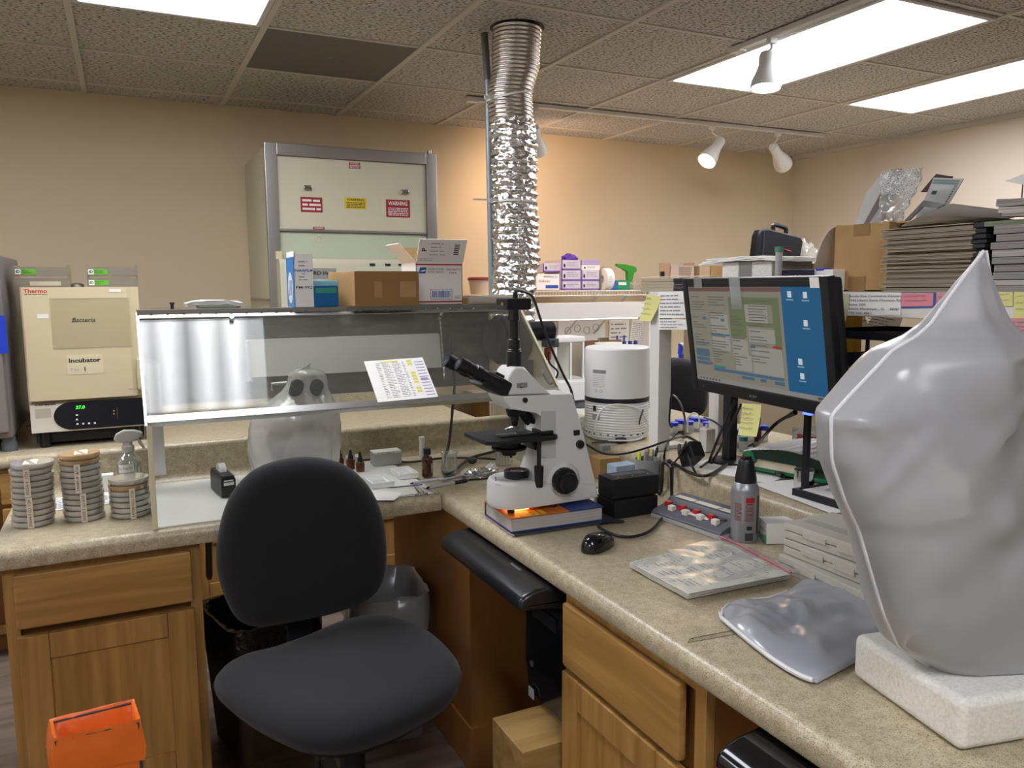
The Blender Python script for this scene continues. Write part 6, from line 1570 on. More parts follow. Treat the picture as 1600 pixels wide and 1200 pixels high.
# ------------------------------------------------------------------ monitor
mc, mr, mu = Vector((1.335, 1.4306, 1.198)), Vector((-.1048, -.9945, 0)), Vector((-.1486, .0157, .9888))
MM = frame(mc, mr, mu); mw, mh = .543, .302
mo = thing('monitor', 'black computer monitor showing a form window on a blue desktop', 'monitor', (1.45, 1.62, ZL))
fr = MB(); bz = .022
for a in ((-mw/2, -mw/2+bz, -mh/2, mh/2), (mw/2-bz*1.15, mw/2, -mh/2, mh/2), (-mw/2+bz, mw/2-bz*1.15, mh/2-bz, mh/2), (-mw/2+bz, mw/2-bz*1.15, -mh/2, -mh/2+bz*1.45)): fr.box(*a, -.02, 0, .003, MM)
fr.build('bezel', M_black, mo)
MB().box(-mw/2+.004, mw/2-.004, -mh/2+.004, mh/2-.004, -.045, -.02, .01, MM).build('back_shell', M_blackm, mo)
sx0, sx1, sy0, sy1 = -mw/2+bz, mw/2-bz*1.15, -mh/2+bz*1.45, mh/2-bz; sw, sh = sx1-sx0, sy1-sy0
def scr(name, col, st=.62): 
    return mat(name, '1a1a1a', .35, emit=(col, st*.78), spec=.3)
S0 = MM @ Matrix.Translation((sx0, sy0, -.004))
scn = MB().box(0, sw, 0, sh, -.002, 0, 0, S0).build('screen', scr('scr_blue', '16618f', .7), mo)
U = lambda u: u*sw
V = lambda v: v*sh
def sq(name, m, rects, z=.0004, par=None):
    for r_ in rects: pass
    b = MB()
    for x0, x1, v0, v1 in rects: b.quad(S0, U(x0), U(x1), V(v0), V(v1), z)
    return b.build(name, m, par or scn)
Wn = sq('form_window', scr('scr_beige', 'a59f8e', .5), [(0, .745, .04, 1)])
sq('title_bar', scr('scr_title', '86605c', .5), [(0, .745, .955, .995)], .0007, Wn)
sq('task_bar', scr('scr_task', 'a5a39e', .55), [(0, 1, 0, .045)], .0008)
b = MB(); 
for k in range(7): b.quad(S0, U(.03+.028*k), U(.044+.028*k), V(.012), V(.034), .001)
b.quad(S0, U(.93), U(.985), V(.012), V(.034), .001); b.build('task_icon', scr('scr_dark', '60605c', .5), scn)
sq('green_field', scr('scr_green', '7f8c62', .5), [(.345, .47, .50, .90), (.47, .72, .83, .90), (.675, .725, .38, .90), (.47, .675, .62, .66)], .0007, Wn)
sq('list_field', scr('scr_list', 'b5b1a6', .55), [(.475, .64, .66, .83), (.35, .47, .31, .48), (.49, .68, .47, .60), (.50, .72, .16, .42), (.18, .33, .35, .72), (.36, .49, .17, .33)], .0009, Wn)
sq('blue_button', scr('scr_btn', '567f9c', .5), [(.02, .14, .175+.045*k, .21+.045*k) for k in range(4)]+[(.17, .72, .125, .155), (.40, .50, .085, .115), (.545, .59, .085, .115), (.65, .72, .08, .115), (.17, .33, .50, .52), (.02, .15, .40, .415), (.49, .53, .41, .44), (.11, .14, .66, .69), (.27, .30, .65, .68)], .0011, Wn)
sq('teal_bar', scr('scr_teal', '4f9a90', .5), [(.17, .27, .155, .185)], .0012, Wn)
sq('red_field', scr('scr_red', 'c23a35', .55), [(.66, .72, .43, .45), (.145, .16, .185, .21)], .0013, Wn)
b = MB(); rnd = random.Random(5)
for x0, x1 in ((.02, .155), (.175, .33), (.355, .465), (.50, .66)):
    for k in range(26):
        v = .22+.70*k/26
        if rnd.random() < .75: b.quad(S0, U(x0), U(x0+(x1-x0)*rnd.uniform(.3, .95)), V(v), V(v+.009), .0014)
b.build('form_text', scr('scr_txt', '77746a', .5), Wn)
ic = MB()
for u, v in ((.80, .93), (.90, .925), (.89, .68), (.835, .33), (.84, .20)):
    MB().quad(S0, U(u-.012), U(u+.014), V(v-.025), V(v+.03), .0006).build('desktop_icon', scr('scr_icon', 'dfe6ea', .7), scn)
    MB().quad(S0, U(u-.022), U(u+.024), V(v-.050), V(v-.040), .0006).build('icon_caption', scr('scr_cap', 'a9c6dc', .6), scn)
text('acer', .012, mat('silver_mark', 'b9bbc0', .3, .6), MM @ Matrix.Translation((-.01, -mh/2+.015, .0006)), mo, w=.032, shear=.3)
text('LED', .006, M_greyink, MM @ Matrix.Translation((-mw*.40, -mh/2+.016, .0006)), mo)
MB().box(mw*.30, mw*.345, -mh/2-.004, -mh/2+.001, -.008, .001, .001, MM).build('power_light', mat('blue_led', '4a5cff', .4, emit=('3a4cff', 5)), mo)
MB().lathe([(0, 0), (.012, 0), (.012, .0008), (0, .0008)], MM @ Vector((mw*.415, -mh/2+.006, .0005)), 18, MM.to_3x3()).build('energy_sticker', mat('olive', '5c5c2a', .6), mo)
MB().box(mw*.405, mw*.455, mh/2-.024, mh/2-.002, .0004, .001, 0, MM).build('inventory_sticker', M_paper, mo)
M_tape2 = film('clear_tape', 'b9bbbc', .62, .15, .06)
MB().box(-mw*.445+.03, -mw*.445+.065, mh/2-.024, mh/2+.002, .0006, .0012, 0, MM).build('clear_tape', M_tape2, mo)
MB().box(-.06, -.018, mh/2-.075, mh/2+.002, .0006, .0012, 0, MM).build('clear_tape', M_tape2, mo)
pp = P(1139, 722, z=ZL); px2 = P(1137, 640, y=pp.y)
MB().box(pp.x-.014, pp.x+.014, pp.y-.016, pp.y+.016, ZL+.01, 1.20, .003).build('pole', M_blackm, mo)
MB().box(pp.x-.014, 1.40, pp.y-.03, pp.y+.012, 1.13, 1.17, .003).build('arm', M_black, mo)
MB().lathe([(0, 0), (.055, 0), (.055, .006), (.045, .010), (0, .010)], (pp.x, pp.y, ZL+.0005), 28).build('base', M_black, mo)
note('sticky_note', [(1159, 679), (1188, 682), (1190, 632), (1160, 630)], M_sticky, 'yellow handwritten sticky note hanging below the monitor bezel', 'note', rows=5, hand=True, MM=frame(mc+MM.to_3x3() @ Vector((0, 0, .002)), mr, (0, 0, 1)))
# ------------------------------------------------------------------ on the riser shelf
zR = z1r+.0006
def lbox(name, label, cat, px0, px1, pytop, x, depth, m, seam=None, nm='carton', bev=.002, zb=None, grp=None, pyb=456):
    """box whose face towards the sitter lies on the plane x"""
    ya, yb = P(px0, pyb, x=x).y, P(px1, pyb, x=x).y; zt_ = P((px0+px1)/2, pytop, x=x).z; z = zb or zR
    t = thing(name, label, cat, (x+depth/2, (ya+yb)/2, z), 0, grp)
    MB().box(x, x+depth, min(ya, yb), max(ya, yb), z, zt_, bev).build(nm, m, t)
    return t, frame((x-.0006, max(ya, yb), z), (0, -1, 0), (0, 0, 1)), abs(ya-yb), zt_-z
# tan and black folders at the far end
rnd = random.Random(12)
M_tan = mat('tan_folder', 'a69d86', .7); M_bfold = mat('black_folder', '202126', .6)
xF = 1.44; ya, yb = P(1001, 450, x=xF).y, P(1052, 450, x=xF).y; yb2 = P(1066, 450, x=xF).y
ztp = P(1030, 434, x=xF).z; nf = 4; hf = (ztp-zR-.002)/nf
for k in range(nf):
    lab = ['lowest', 'second lowest', 'second from top', 'topmost'][k]
    t = thing('report_folder', lab+' tan report folder in the short pile at the shelf end', 'folder', (1.55, (ya+yb)/2, zR+hf*k), 0, 'tan folders at the shelf end'); o = rnd.uniform(-.006, .006)
    MB().box(xF+o*.4, xF+.20, yb, ya+o, zR+hf*k+.0004, zR+hf*(k+1)-.0006, .001).build('cover', M_tan, t)
    MB().box(xF+o*.4+.001, xF+.2, yb2, yb-.0005, zR+hf*k+.0006, zR+hf*(k+1)-.0008, .001).build('binding', M_bfold, t)
t = thing('loose_papers', 'loose white papers spread over the tan folders behind the monitor', 'paper', (1.52, 1.6, ztp))
MB().grid(lambda u, v: (xF-.005+.22*v, yb2-.12+(ya-yb2+.11)*u, ztp+.0015+.004*NZ.noise((u*6, v*5, 2))**2+.003*v), 18, 8, thick=.001).build('sheet', M_paper, t)
# small cartons further back
for px0, px1, pt, lb, m in ((1046, 1084, 410, 'small open pinkish carton behind the loose papers', mat('pink_carton', 'cbb4a2', .7)), (1092, 1108, 416, 'small beige carton next to the open pinkish carton', mat('beige_carton', 'c3aa84', .7)), (1109, 1136, 414, 'small brown carton partly behind the styrofoam box', M_card)):
    y_ = 4.36; xa_, xb2 = FX(px0, y_), FX(px1, y_); zt_ = FZ(pt, y_, px0); zw = 1.3095
    t = thing('small_carton', lb, 'box', ((xa_+xb2)/2, y_, zw)); b = MB()
    if px0 == 1046:
        b.box(xa_, xb2, y_, y_+.003, zw, zt_-.02).box(xa_, xa_+.003, y_, y_+.12, zw, zt_).box(xb2-.003, xb2, y_, y_+.12, zw, zt_).box(xa_, xb2, y_+.117, y_+.12, zw, zt_)
        MB().add([Vector((xa_+(xb2-xa_)*u, y_-.001, zw+(zt_-zw)*v)) for u, v in ((.38, .35), (.82, .35), (.88, .84), (.34, .84))], [(0, 1, 2, 3)]).build('tear_opening', mat('carton_dark', 'a18d7c', .8), t)
    else: b.box(xa_, xb2, y_, y_+.1, zw, zt_, .001)
    b.build('carton', m, t)
t = thing('black_cap', 'small black plastic cap on the papers beside the pink carton', 'cap', P(1035, 426, x=1.46)); q = P(1035, 429, x=1.46)
MB().lathe([(0, 0), (.007, 0), (.007, .013), (.0055, .016), (0, .016)], (q.x, q.y, ztp+.003), 16).build('cap', M_blackm, t)
# styrofoam box with papers on top
t, Mx, w_, h_ = lbox('styrofoam_box', 'white styrofoam box behind the top of the monitor', 'box', 1127, 1205, 408, 1.47, .14, M_foam, nm='box', bev=.004)
ztf = zR+h_
MB().box(w_*.36, w_*.62, h_*.05, h_-.002, .0004, .0012, 0, Mx).build('clear_tape', M_tape2, t); MB().box(w_*.68, w_*.76, h_*.05, h_*.2, .0004, .0012, 0, Mx).build('black_tab', M_ink, t)
t = thing('paper_bundle', 'loose bundle of white papers sagging over the styrofoam box', 'paper', (1.53, 1.45, ztf))
ya_, yb_ = P(1098, 410, x=1.47).y, P(1226, 410, x=1.47).y
for k in range(3):
    MB().grid(lambda u, v: (1.455+.006*k+.18*v, ya_+(yb_-ya_)*(u*(1-.06*k)+.03*k), ztf+.002+.004*k+.002*math.sin(PI*u)-.018*max(0, .25-u)*2*(2-k)*.35-.008*max(0, u-.8)*2+.003*NZ.noise((u*7, v*4, k))), 20, 6, thick=.003).build('sheet', M_paper, t)
# plastic tube with green cap
q = P(1216, 431, x=1.455); t = thing('centrifuge_tube', 'clear plastic tube with green screw cap standing by the styrofoam box', 'tube', (q.x, q.y, zR)); zc1, zc2 = P(1216, 394, x=q.x).z-zR, P(1216, 386, x=q.x).z-zR
t.location.z = zR
MB().lathe([(0, .001), (.0075, .001), (.0085, .003), (.0085, zc1), (.0078, zc1), (.0075, .004), (0, .003)], (0, 0, 0), 20).build('tube', film('tube_clear', 'e4e6ea', .55, .08, .08), t, local=True)
MB().lathe([(0, zc1+.0002), (.0105, zc1+.0002), (.0105, zc2), (0, zc2+.0008)], (0, 0, 0), 20).build('screw_cap', mat('cap_green', '4d8f78', .45), t, local=True)
# purple-black box and SAFE box
t, Mx, w_, h_ = lbox('glove_carton', 'dark purple carton behind the monitor top, beside the green capped tube', 'box', 1196, 1262, 422, 1.50, .12, mat('dark_purple', '2c2440', .5))
b = MB(); writing(b, Mx, w_*.1, w_*.5, h_*.15, h_*.45, 1, h=.5); b.build('print', M_greyink, t)
b = MB()
for k in range(4): b.tube([Mx @ Vector((w_*(.68+.05*k), h_*.3, .001)), Mx @ Vector((w_*(.66+.055*k), h_*(.6+.15*(k % 2)), .001))], .0015, 5)
b.build('hand_print', mat('pale_mark', 'b6b8c4', .6), t)
t, Mx, w_, h_ = lbox('label_carton', 'white carton printed with blue tape and grey lettering, beside the brown box', 'box', 1263, 1300, 421, 1.52, .10, M_paper)
text('SAFE', .024, M_greyink, Mx @ Matrix.Translation((w_*.72, h_*.35, 0)), t, w=w_*.5)
MB().box(w_*.3, w_*.62, h_-.003, h_+.003, -.03, .0008, .001, Mx).build('blue_tape', mat('blue_tape', '2f4fc0', .5), t)
t, Mx, w_, h_ = lbox('open_carton', 'low brown carton lying open behind the white printed carton', 'box', 1236, 1300, 412, 1.66, .12, M_card)
# briefcase on the far shelf: built further back
yb_ = 2.9
x0, x1 = FX(1180, yb_, 400), FX(1256, yb_, 400); z0, z1 = FZ(440, yb_, 1215), FZ(352, yb_, 1215)
cs2 = thing('carry_case', 'black hard carry case with handle standing by the corner wall', 'case', ((x0+x1)/2, yb_, z0))
pts = [(FX(px, yb_, py), FZ(py, yb_, px)) for px, py in ((1184, 440), (1180, 410), (1185, 368), (1189, 359), (1202, 357), (1252, 370), (1256, 378), (1250, 410), (1240, 440))]
MB().prism(pts, 'y', yb_, yb_+.05, .010, seg=3).build('shell', M_blackm, cs2)
a = [Vector((FX(px, yb_, py), yb_+.025, FZ(py, yb_, px))) for px, py in ((1214, 361), (1214, 353), (1218, 351), (1231, 355), (1234, 358), (1234, 366))]
MB().tube(a, .011, 8, smooth=3).build('handle', M_black, cs2)
MB().tube([Vector((FX(px, yb_, py), yb_-.001, FZ(py, yb_, px))) for px, py in ((1194, 362), (1190, 420))], .004, 6).build('rim_seam', M_dgrey, cs2)
MB().tube([Vector((FX(px, yb_, py), yb_-.001, FZ(py, yb_, px))) for px, py in ((1226, 390), (1236, 393))], .003, 6).build('red_mark', M_red, cs2)
tb = thing('side_cabinet', 'tall beige cabinet standing behind the riser shelf, holding the carry case', 'cabinet', (2.6, 3.1, 0))
MB().box(x0-.1, x1+1.1, yb_-.03, yb_+.40, 0, z0-.001, .004).build('body', mat('cab_beige', 'b9a98c', .6), tb)
MB().box(x0-.11, x1+1.11, yb_-.036, yb_+.41, z0-.03, z0-.0012, .003).build('top', M_rw, tb)
# clear bag beside the case
blob('plastic_bag', (FX(1270, yb_, 420), yb_+.05, z0), .085, .06, FZ(378, yb_, 1262)-z0, film('bag_clear', 'd9d4cc', .5, .15, .06), 'crumpled clear plastic bag beside the black carry case', 'bag', 21, 4, .25)
# big brown carton with pictures in it
xb_ = 1.56
ya_, yb_ = P(1302, 440, x=xb_).y, P(1385, 440, x=xb_).y; zt_ = P(1345, 350, x=xb_).z
bc = thing('cardboard_box', 'open brown cardboard box with tape strips between shelf and leaning pictures', 'box', (xb_+.12, (ya_+yb_)/2, zR))
dpt = .26
b = MB().box(xb_, xb_+.003, yb_, ya_, zR, zt_).box(xb_+dpt-.003, xb_+dpt, yb_-.03, ya_, zR, zt_).box(xb_+.003, xb_+dpt-.003, ya_-.003, ya_, zR, zt_).box(xb_+.003, xb_+dpt-.003, yb_, yb_+.003, zR, zt_).box(xb_, xb_+dpt, yb_, ya_, zR, zR+.003)
b.build('carton', M_card, bc)
Mx = frame((xb_-.0006, ya_, zR), (0, -1, 0), (0, 0, 1)); w_, h_ = ya_-yb_, zt_-zR
MB().box(w_*.36, w_*.66, h_*.83, h_, 0, .0008, 0, Mx).build('brown_tape', M_tape, bc); MB().box(w_*.30, w_*.62, 0, h_*.22, 0, .0008, 0, Mx).build('brown_tape', M_tape, bc)
MB().box(xb_+.02, xb_+dpt-.02, yb_-.085, yb_-.001, zt_-.004, zt_, .0, None).build('side_flap', M_card, bc)
# curved board beside the box
xc2 = 1.565; ya2 = P(1268, 430, x=xc2).y; yb2_ = P(1304, 430, x=xc2).y; zt2 = P(1300, 353, x=xc2).z
t = thing('curved_board', 'bowed sheet of pale cardboard leaning on the brown box', 'board', (xc2, (ya2+yb2_)/2, zR))
MB().grid(lambda u, v: (xc2+.10*v, ya2+(yb2_-ya2)*(1-math.cos(u*PI/2)), zR+.001+(zt2-zR)*math.sin(u*PI/2)), 14, 4, thick=.004).build('sheet', mat('pale_board', 'c9bda8', .7), t)
# framed pictures and bubble wrap leaning in the box
def leaf(name, label, cat, pts, x, th, m, extra=None, lean=.04):
    q = [P(*p, x=x) for p in pts]; zmin = min(v.z for v in q); zmax = max(v.z for v in q)
    t = thing(name, label, cat, sum(q, Vector())/len(q)); n = len(q); q = [v+Vector((lean*(v.z-zmin)/(zmax-zmin), 0, 0)) for v in q]
    o = MB().add(q+[v+Vector((th, 0, 0)) for v in q], [tuple(range(n)), tuple(range(n, 2*n))[::-1]]+[(i, (i+1) % n, n+(i+1) % n, n+i) for i in range(n)]).build('panel', m, t)
    return t, q
leaf('mounted_print', 'pale framed print leaning in the brown box, tallest at the back', 'picture', [(1335, 352), (1342, 300), (1358, 273), (1373, 272), (1378, 352)], 1.70, .01, mat('print_grey', 'b9b8b4', .6))
t, q = leaf('picture_frame', 'dark brown picture frame edge leaning beside the bubble wrap', 'picture', [(1348, 352), (1378, 264), (1383, 262), (1360, 352)], 1.655, .02, mat('frame_brown', '5b4a40', .5))
leaf('picture_frame', 'slim silver picture frame leaning against the dark brown frame', 'picture', [(1356, 352), (1380, 285), (1386, 285), (1372, 352)], 1.64, .012, mat('frame_silver', '9c9a98', .4))
leaf('picture_frame', 'brown frame corner showing behind the green bordered certificate', 'picture', [(1436, 300), (1445, 270), (1471, 274), (1470, 300)], 1.70, .012, mat('frame_brown2', '5a4640', .5))
t, q = leaf('certificate', 'certificate with green patterned border leaning behind the papers', 'certificate', [(1428, 345), (1441, 276), (1489, 278), (1466, 345)], 1.66, .003, mat('cert_paper', 'c5c9c6', .7))
o, a, c, e = q[0], q[3], q[2], q[1]
b = MB()
def cq(u, v, dx=-.0012): p = o.lerp(a, u).lerp(e.lerp(c, u), v); return p+Vector((dx, 0, 0))
for k in range(16):
    for s_ in (0, 1): 
        u0 = .05+.9*k/16; v0 = .86+.06*s_; b.add([cq(u0, v0), cq(u0+.035, v0), cq(u0+.035, v0+.045), cq(u0, v0+.045)], [(0, 1, 2, 3)])
for k in range(14):
    v0 = .02+.84*k/14; b.add([cq(.86, v0), cq(.93, v0), cq(.93, v0+.04), cq(.86, v0+.04)], [(0, 1, 2, 3)])
b.build('border_pattern', mat('cert_green', '6f8a84', .7), t)
b = MB(); b.add([cq(.18, .62), cq(.36, .62), cq(.36, .70), cq(.18, .70)], [(0, 1, 2, 3)]); b.build('seal', M_dgrey, t)
leaf('mount_board', 'grey mount board corner leaning in front of the certificate', 'board', [(1406, 352), (1424, 312), (1462, 318), (1452, 325), (1428, 322), (1412, 352)], 1.60, .006, mat('mount_grey', '8d8c8b', .6))
bwr = thing('bubble_wrap', 'ruffled sheet of clear bubble wrap draped over the leaning frames', 'bubble wrap', P(1405, 300, x=1.60))
tl, tr, bl_, br = [P(*p, x=1.60) for p in ((1378, 268), (1444, 262), (1374, 352), (1412, 352))]
def bwf(u, v):
    q = bl_.lerp(br, u).lerp(tl.lerp(tr, u), v); return q+Vector((-.012+.014*NZ.noise((u*5, v*6, 2))-.02*v*v+.03*v, .006*NZ.noise((u*7, v*3, 5)), .010*v*NZ.noise((u*9, 3, 1))))
M_bub = film('bubble_film', 'dcdcda', .58, .12, .08)
MB().grid(bwf, 26, 30, thick=.0005).build('sheet', M_bub, bwr, ang=180)
b = MB()
for i in range(13):
    for j in range(16):
        u, v = (i+.5+(j % 2)*.5)/13.5, (j+.5)/16
        if v > .55 or u > .8: b.tube([bwf(min(max(u+.034*math.cos(a), 0), 1), min(max(v+.028*math.sin(a), 0), 1))+Vector((-.002, 0, 0)) for a in [PI/3*k for k in range(6)]], .0008, 4, closed=True)
b.build('bubble_pattern', mat('bubble_rim', 'f2f2f2', .4), bwr)
# large envelopes / sheets curling over
for k, (pp_, lb) in enumerate((([(1408, 353), (1440, 336), (1487, 318), (1560, 330), (1520, 340), (1455, 342)], 'large grey envelope curling over the folder pile'), ([(1440, 345), (1480, 338), (1560, 340), (1590, 346), (1500, 352)], 'white sheet sticking out beneath the curling grey envelope'))):
    x = 1.52-.02*k; Q = [P(*p, x=x) for p in pp_]; cen_ = sum(Q, Vector())/len(Q); t = thing('large_envelope', lb, 'envelope', cen_)
    n = len(Q); vs = [cen_+Vector((.05, 0, .004))]+[v+Vector((.0 if i < n/2 else .10, 0, 0)) for i, v in enumerate(Q)]
    MB().add(vs+[v-Vector((0, 0, .0015)) for v in vs], [(0, i+1, (i+1) % n+1) for i in range(n)]+[(n+1, n+1+(i+1) % n+1, n+1+i+1) for i in range(n)]).build('sheet', mat('env_grey', 'e9e6e5', .7) if k == 0 else M_paper, t)
# tan folder pile
xf = 1.50; tops_ = [455, 446, 440, 433, 424, 417, 411, 405, 398, 392, 385, 378, 370, 362, 353]
n = len(tops_)-1; names = ['lowest', 'second', 'third', 'fourth', 'fifth', 'sixth', 'seventh', 'eighth', 'ninth', 'tenth', 'eleventh', 'twelfth', 'thirteenth', 'topmost']
rnd = random.Random(9); zprev = zR
for k in range(n):
    zt_ = P(1450, tops_[k+1], x=xf).z; dxy = rnd.uniform(-7, 5); xo = rnd.uniform(-.006, .006)
    ya_, yb_ = P(1382+dxy, 400, x=xf).y, P(1525-rnd.uniform(0, 10), 400, x=xf).y; ybb = P(1540, 400, x=xf).y
    lb = (names[k]+' tan folder in the tall pile beside the brown box') if k in (0, n-1) else names[k]+' tan folder from the bottom of the tall pile beside the brown box'
    t = thing('report_folder', lb, 'folder', (xf+.1, (ya_+yb_)/2, zprev), 0, 'tan folders in the tall pile')
    h2 = zt_-zprev-.0008; g_ = h2*rnd.uniform(.0, .25)
    b = MB().box(xf+xo, xf+.2, yb_, ya_, zprev+.0003, zprev+.0018).box(xf+xo+.001, xf+.2, yb_, ya_, zprev+h2-.0016, zprev+h2); b.build('cover', M_tan, t)
    MB().box(xf+xo+.003, xf+.198, yb_+.002, ya_-.004, zprev+.0019, zprev+h2-.0017-g_).build('pages', mat('tan_pages', '8f8674', .8, noise=(1, '6f6758', .3, .7, 2, (3, 3, 700))) if 'tan_pages' not in D.materials else D.materials['tan_pages'], t)
    MB().box(xf+xo+.002, xf+.2, ybb, yb_-.0006, zprev+.0006, zprev+h2-.0004, .001).build('binding', M_bfold, t)
    zprev = zt_
# white paper piles next to it
yb_ = .60
def pile(px0, tops2, names2, label, x, m, wob):
    zp = zR; rnd = random.Random(len(label))
    for k in range(len(tops2)):
        zt_ = P(1560, tops2[k], x=x).z; ya_ = P(px0+rnd.uniform(-wob, wob), 400, x=x).y
        t = thing('paper_stack', names2[k]+' '+label, 'paper', (x+.1, (ya_+yb_)/2, zp), 0, 'paper bundles on the shelf')
        def f(u, v): return (x+.16*v, ya_+(yb_-ya_)*u, zt_-.0006+.003*NZ.noise((u*5, k, v)))
        MB().box(x+rnd.uniform(-.004, .004), x+.18, yb_, ya_, zp+.0005, zt_-.0008, .001).build('sheets', m[k % len(m)], t); zp = zt_
M_pg = mat('stack_pages', 'a7a29c', .8, noise=(1, '6e6a66', .35, .65, 3, (3, 3, 520))); M_pg2 = mat('stack_pages2', 'c6c2ba', .8, noise=(1, '8c8884', .35, .65, 3, (3, 3, 420))); M_pg3 = mat('stack_green', '8a9277', .7, noise=(1, '5f6650', .3, .7, 3, (3, 3, 300)))
pile(1545, [446, 437, 425, 413, 402, 390, 378, 366, 352], ['lowest', 'second lowest', 'third', 'fourth', 'fifth', 'sixth', 'seventh', 'second highest', 'topmost'], 'white paper bundle in the pile beyond the dust cover peak', 1.47, [M_pg, M_pg2, M_pg, M_pg], 9)
zq = P(1560, 352, x=1.47).z
t = thing('green_binder', 'green-grey binder lying on the paper pile beyond the tan folders', 'binder', (1.58, .7, zq)); ya_ = P(1538, 345, x=1.49).y
zq2 = P(1560, 345, x=1.49).z; MB().box(1.49, 1.66, yb_, ya_, zq+.0004, zq2, .001).build('cover', M_pg3, t)
for k, (py0, px0, lb) in enumerate(((338, 1572, 'lower curled paper bundle on top of the green binder'), (326, 1566, 'middle curled paper bundle on top of the green binder'), (313, 1562, 'upper curled paper bundle on top of the green binder'))):
    zt_ = P(1580, py0-1, x=1.49).z; ya_ = P(px0, 320, x=1.49).y
    zlo = zq2 if k == 0 else P(1580, (338, 326)[k-1]-1, x=1.49).z
    t = thing('paper_stack', lb, 'paper', (1.57, .7, zlo), 0, 'curled paper bundles')
    MB().grid(lambda u, v: (1.48+.16*v, ya_+(yb_-ya_)*u, zt_-.0008+.006*math.exp(-u*9)*(1-k*.2)+.002*NZ.noise((u*6, v*3, k))), 16, 6, thick=max(.002, zt_-zlo-.0022)).build('sheets', [M_pg, M_pg2, M_pg][k], t)
# a white sheet held on a thin wire above the pile
t = thing('paper_on_wire', 'white sheet held on a thin wire stand above the paper pile', 'paper', (1.56, .7, zq2))
q = [P(*p, x=1.56) for p in ((1568, 283), (1600, 272), (1640, 272), (1640, 288), (1600, 289))]; zt3 = P(1580, 312, x=1.56).z
MB().add(q+[v+Vector((.10, 0, .002)) for v in q], [(0, 1, 2, 3, 4), (9, 8, 7, 6, 5)]+[(i, (i+1) % 5, 5+(i+1) % 5, 5+i) for i in range(5)]).build('sheet', M_paper, t)
q = P(1598, 288, x=1.57); MB().tube([q, Vector((q.x, q.y, zt3-.002))], .0012, 6).build('wire', M_dgrey, t)
# ------------------------------------------------------------------ on the ledge
def gl(px, py, z=ZL): return P(px, py, z=z)
# water distiller / purifier
xh, yh = gl(961, 690).x, gl(961, 690).y+.075
pb_ = Vector((P(963, 686, y=yh).x, yh, ZL))
pr_ = abs(P(1005, 620, y=yh).x-P(921, 620, y=yh).x)/2
zz_ = lambda py: P(963, py, y=yh).z-ZL
du = thing('air_purifier', 'white round air purifier with a black ring behind the microscope', 'air purifier', pb_)
hb0, hb1, ht_ = zz_(624), zz_(617), zz_(541)
b = MB()
def ribf(u, v):
    z = .004+(hb0-.004)*u; a = 2*PI*v; r_ = pr_*(1-.0)*(.985+.012*math.sin(z/.0085*2*PI+1.2*math.sin(3*a)))*(1 if u > .08 else .95+.05*u/.08); return (r_*math.cos(a), r_*math.sin(a), z)
b.grid(ribf, 90, 64); b.build('ribbed_base', M_white, du, local=True, ang=180)
b = MB()
for k in range(26):
    a = 2*PI*k/26; b.box(-.004, .004, -.001, .001, -.002, .002, .0008, Matrix.Translation((pr_*.985*math.cos(a), pr_*.985*math.sin(a), .022)) @ Matrix.Rotation(a+PI/2, 4, 'Z'))
b.build('vent_slot', M_ink, du, local=True)
MB().lathe([(0, hb0), (pr_*1.0, hb0), (pr_*1.0, hb1), (0, hb1)], (0, 0, 0), 48).build('black_ring', mat('ring_navy', '171a26', .3), du, local=True)
MB().lathe([(0, hb1), (pr_, hb1), (pr_, ht_-.008), (pr_*.98, ht_-.003), (pr_*.93, ht_), (pr_*.80, ht_-.002), (0, ht_-.004)], (0, 0, 0), 48).build('top_shell', M_white, du, local=True)
aL = math.atan2(-pb_.y, -pb_.x)-.55
def pl(nm, a0, a1, z0, z1, m): MB().grid(lambda u, v: ((pr_+.0006)*math.cos(aL+a0+(a1-a0)*u), (pr_+.0006)*math.sin(aL+a0+(a1-a0)*u), z0+(z1-z0)*v), 6, 1, thick=.0003).build(nm, m, du, local=True)
hh_ = ht_-hb1
pl('caution_label', -.25, .22, hb1+hh_*.50, hb1+hh_*.57, M_grey)
bb = MB()
for k in range(7): bb.grid(lambda u, v: ((pr_+.0006)*math.cos(aL-.25+.42*u), (pr_+.0006)*math.sin(aL-.25+.42*u), hb1+hh_*(.24+.035*k)+.0008*v), 4, 1)
bb.build('print', M_greyink, du, local=True)
for k in (-.12, .06): 
    c = Vector(((pr_+.0004)*math.cos(aL+k), (pr_+.0004)*math.sin(aL+k), hb1+hh_*.15)); q = Vector((c.x, c.y, 0)).to_track_quat('Z', 'Y').to_matrix()
    MB().ring([(.0042, 0), (.005, 0), (.005, .0005), (.0042, .0005)], c, 16, q).build('warning_symbol', M_greyink, du, local=True)
pl('socket', -.24, -.12, hb0*.78, hb0*.92, M_ink); pl('rating_label', -.26, .02, hb0*.55, hb0*.70, mat('rating_grey', '9a9d9c', .5))
pts = [P(*q, y=yh-pr_-.01) for q in ((929, 672), (934, 650), (946, 636), (965, 632), (990, 636), (1003, 645), (1012, 665), (1008, 680), (990, 688), (950, 688))]
MB().tube([Vector((v.x, v.y, max(v.z, ZL+.004))) for v in pts], .0028, 8, smooth=6).build('white_cable', M_white, du)
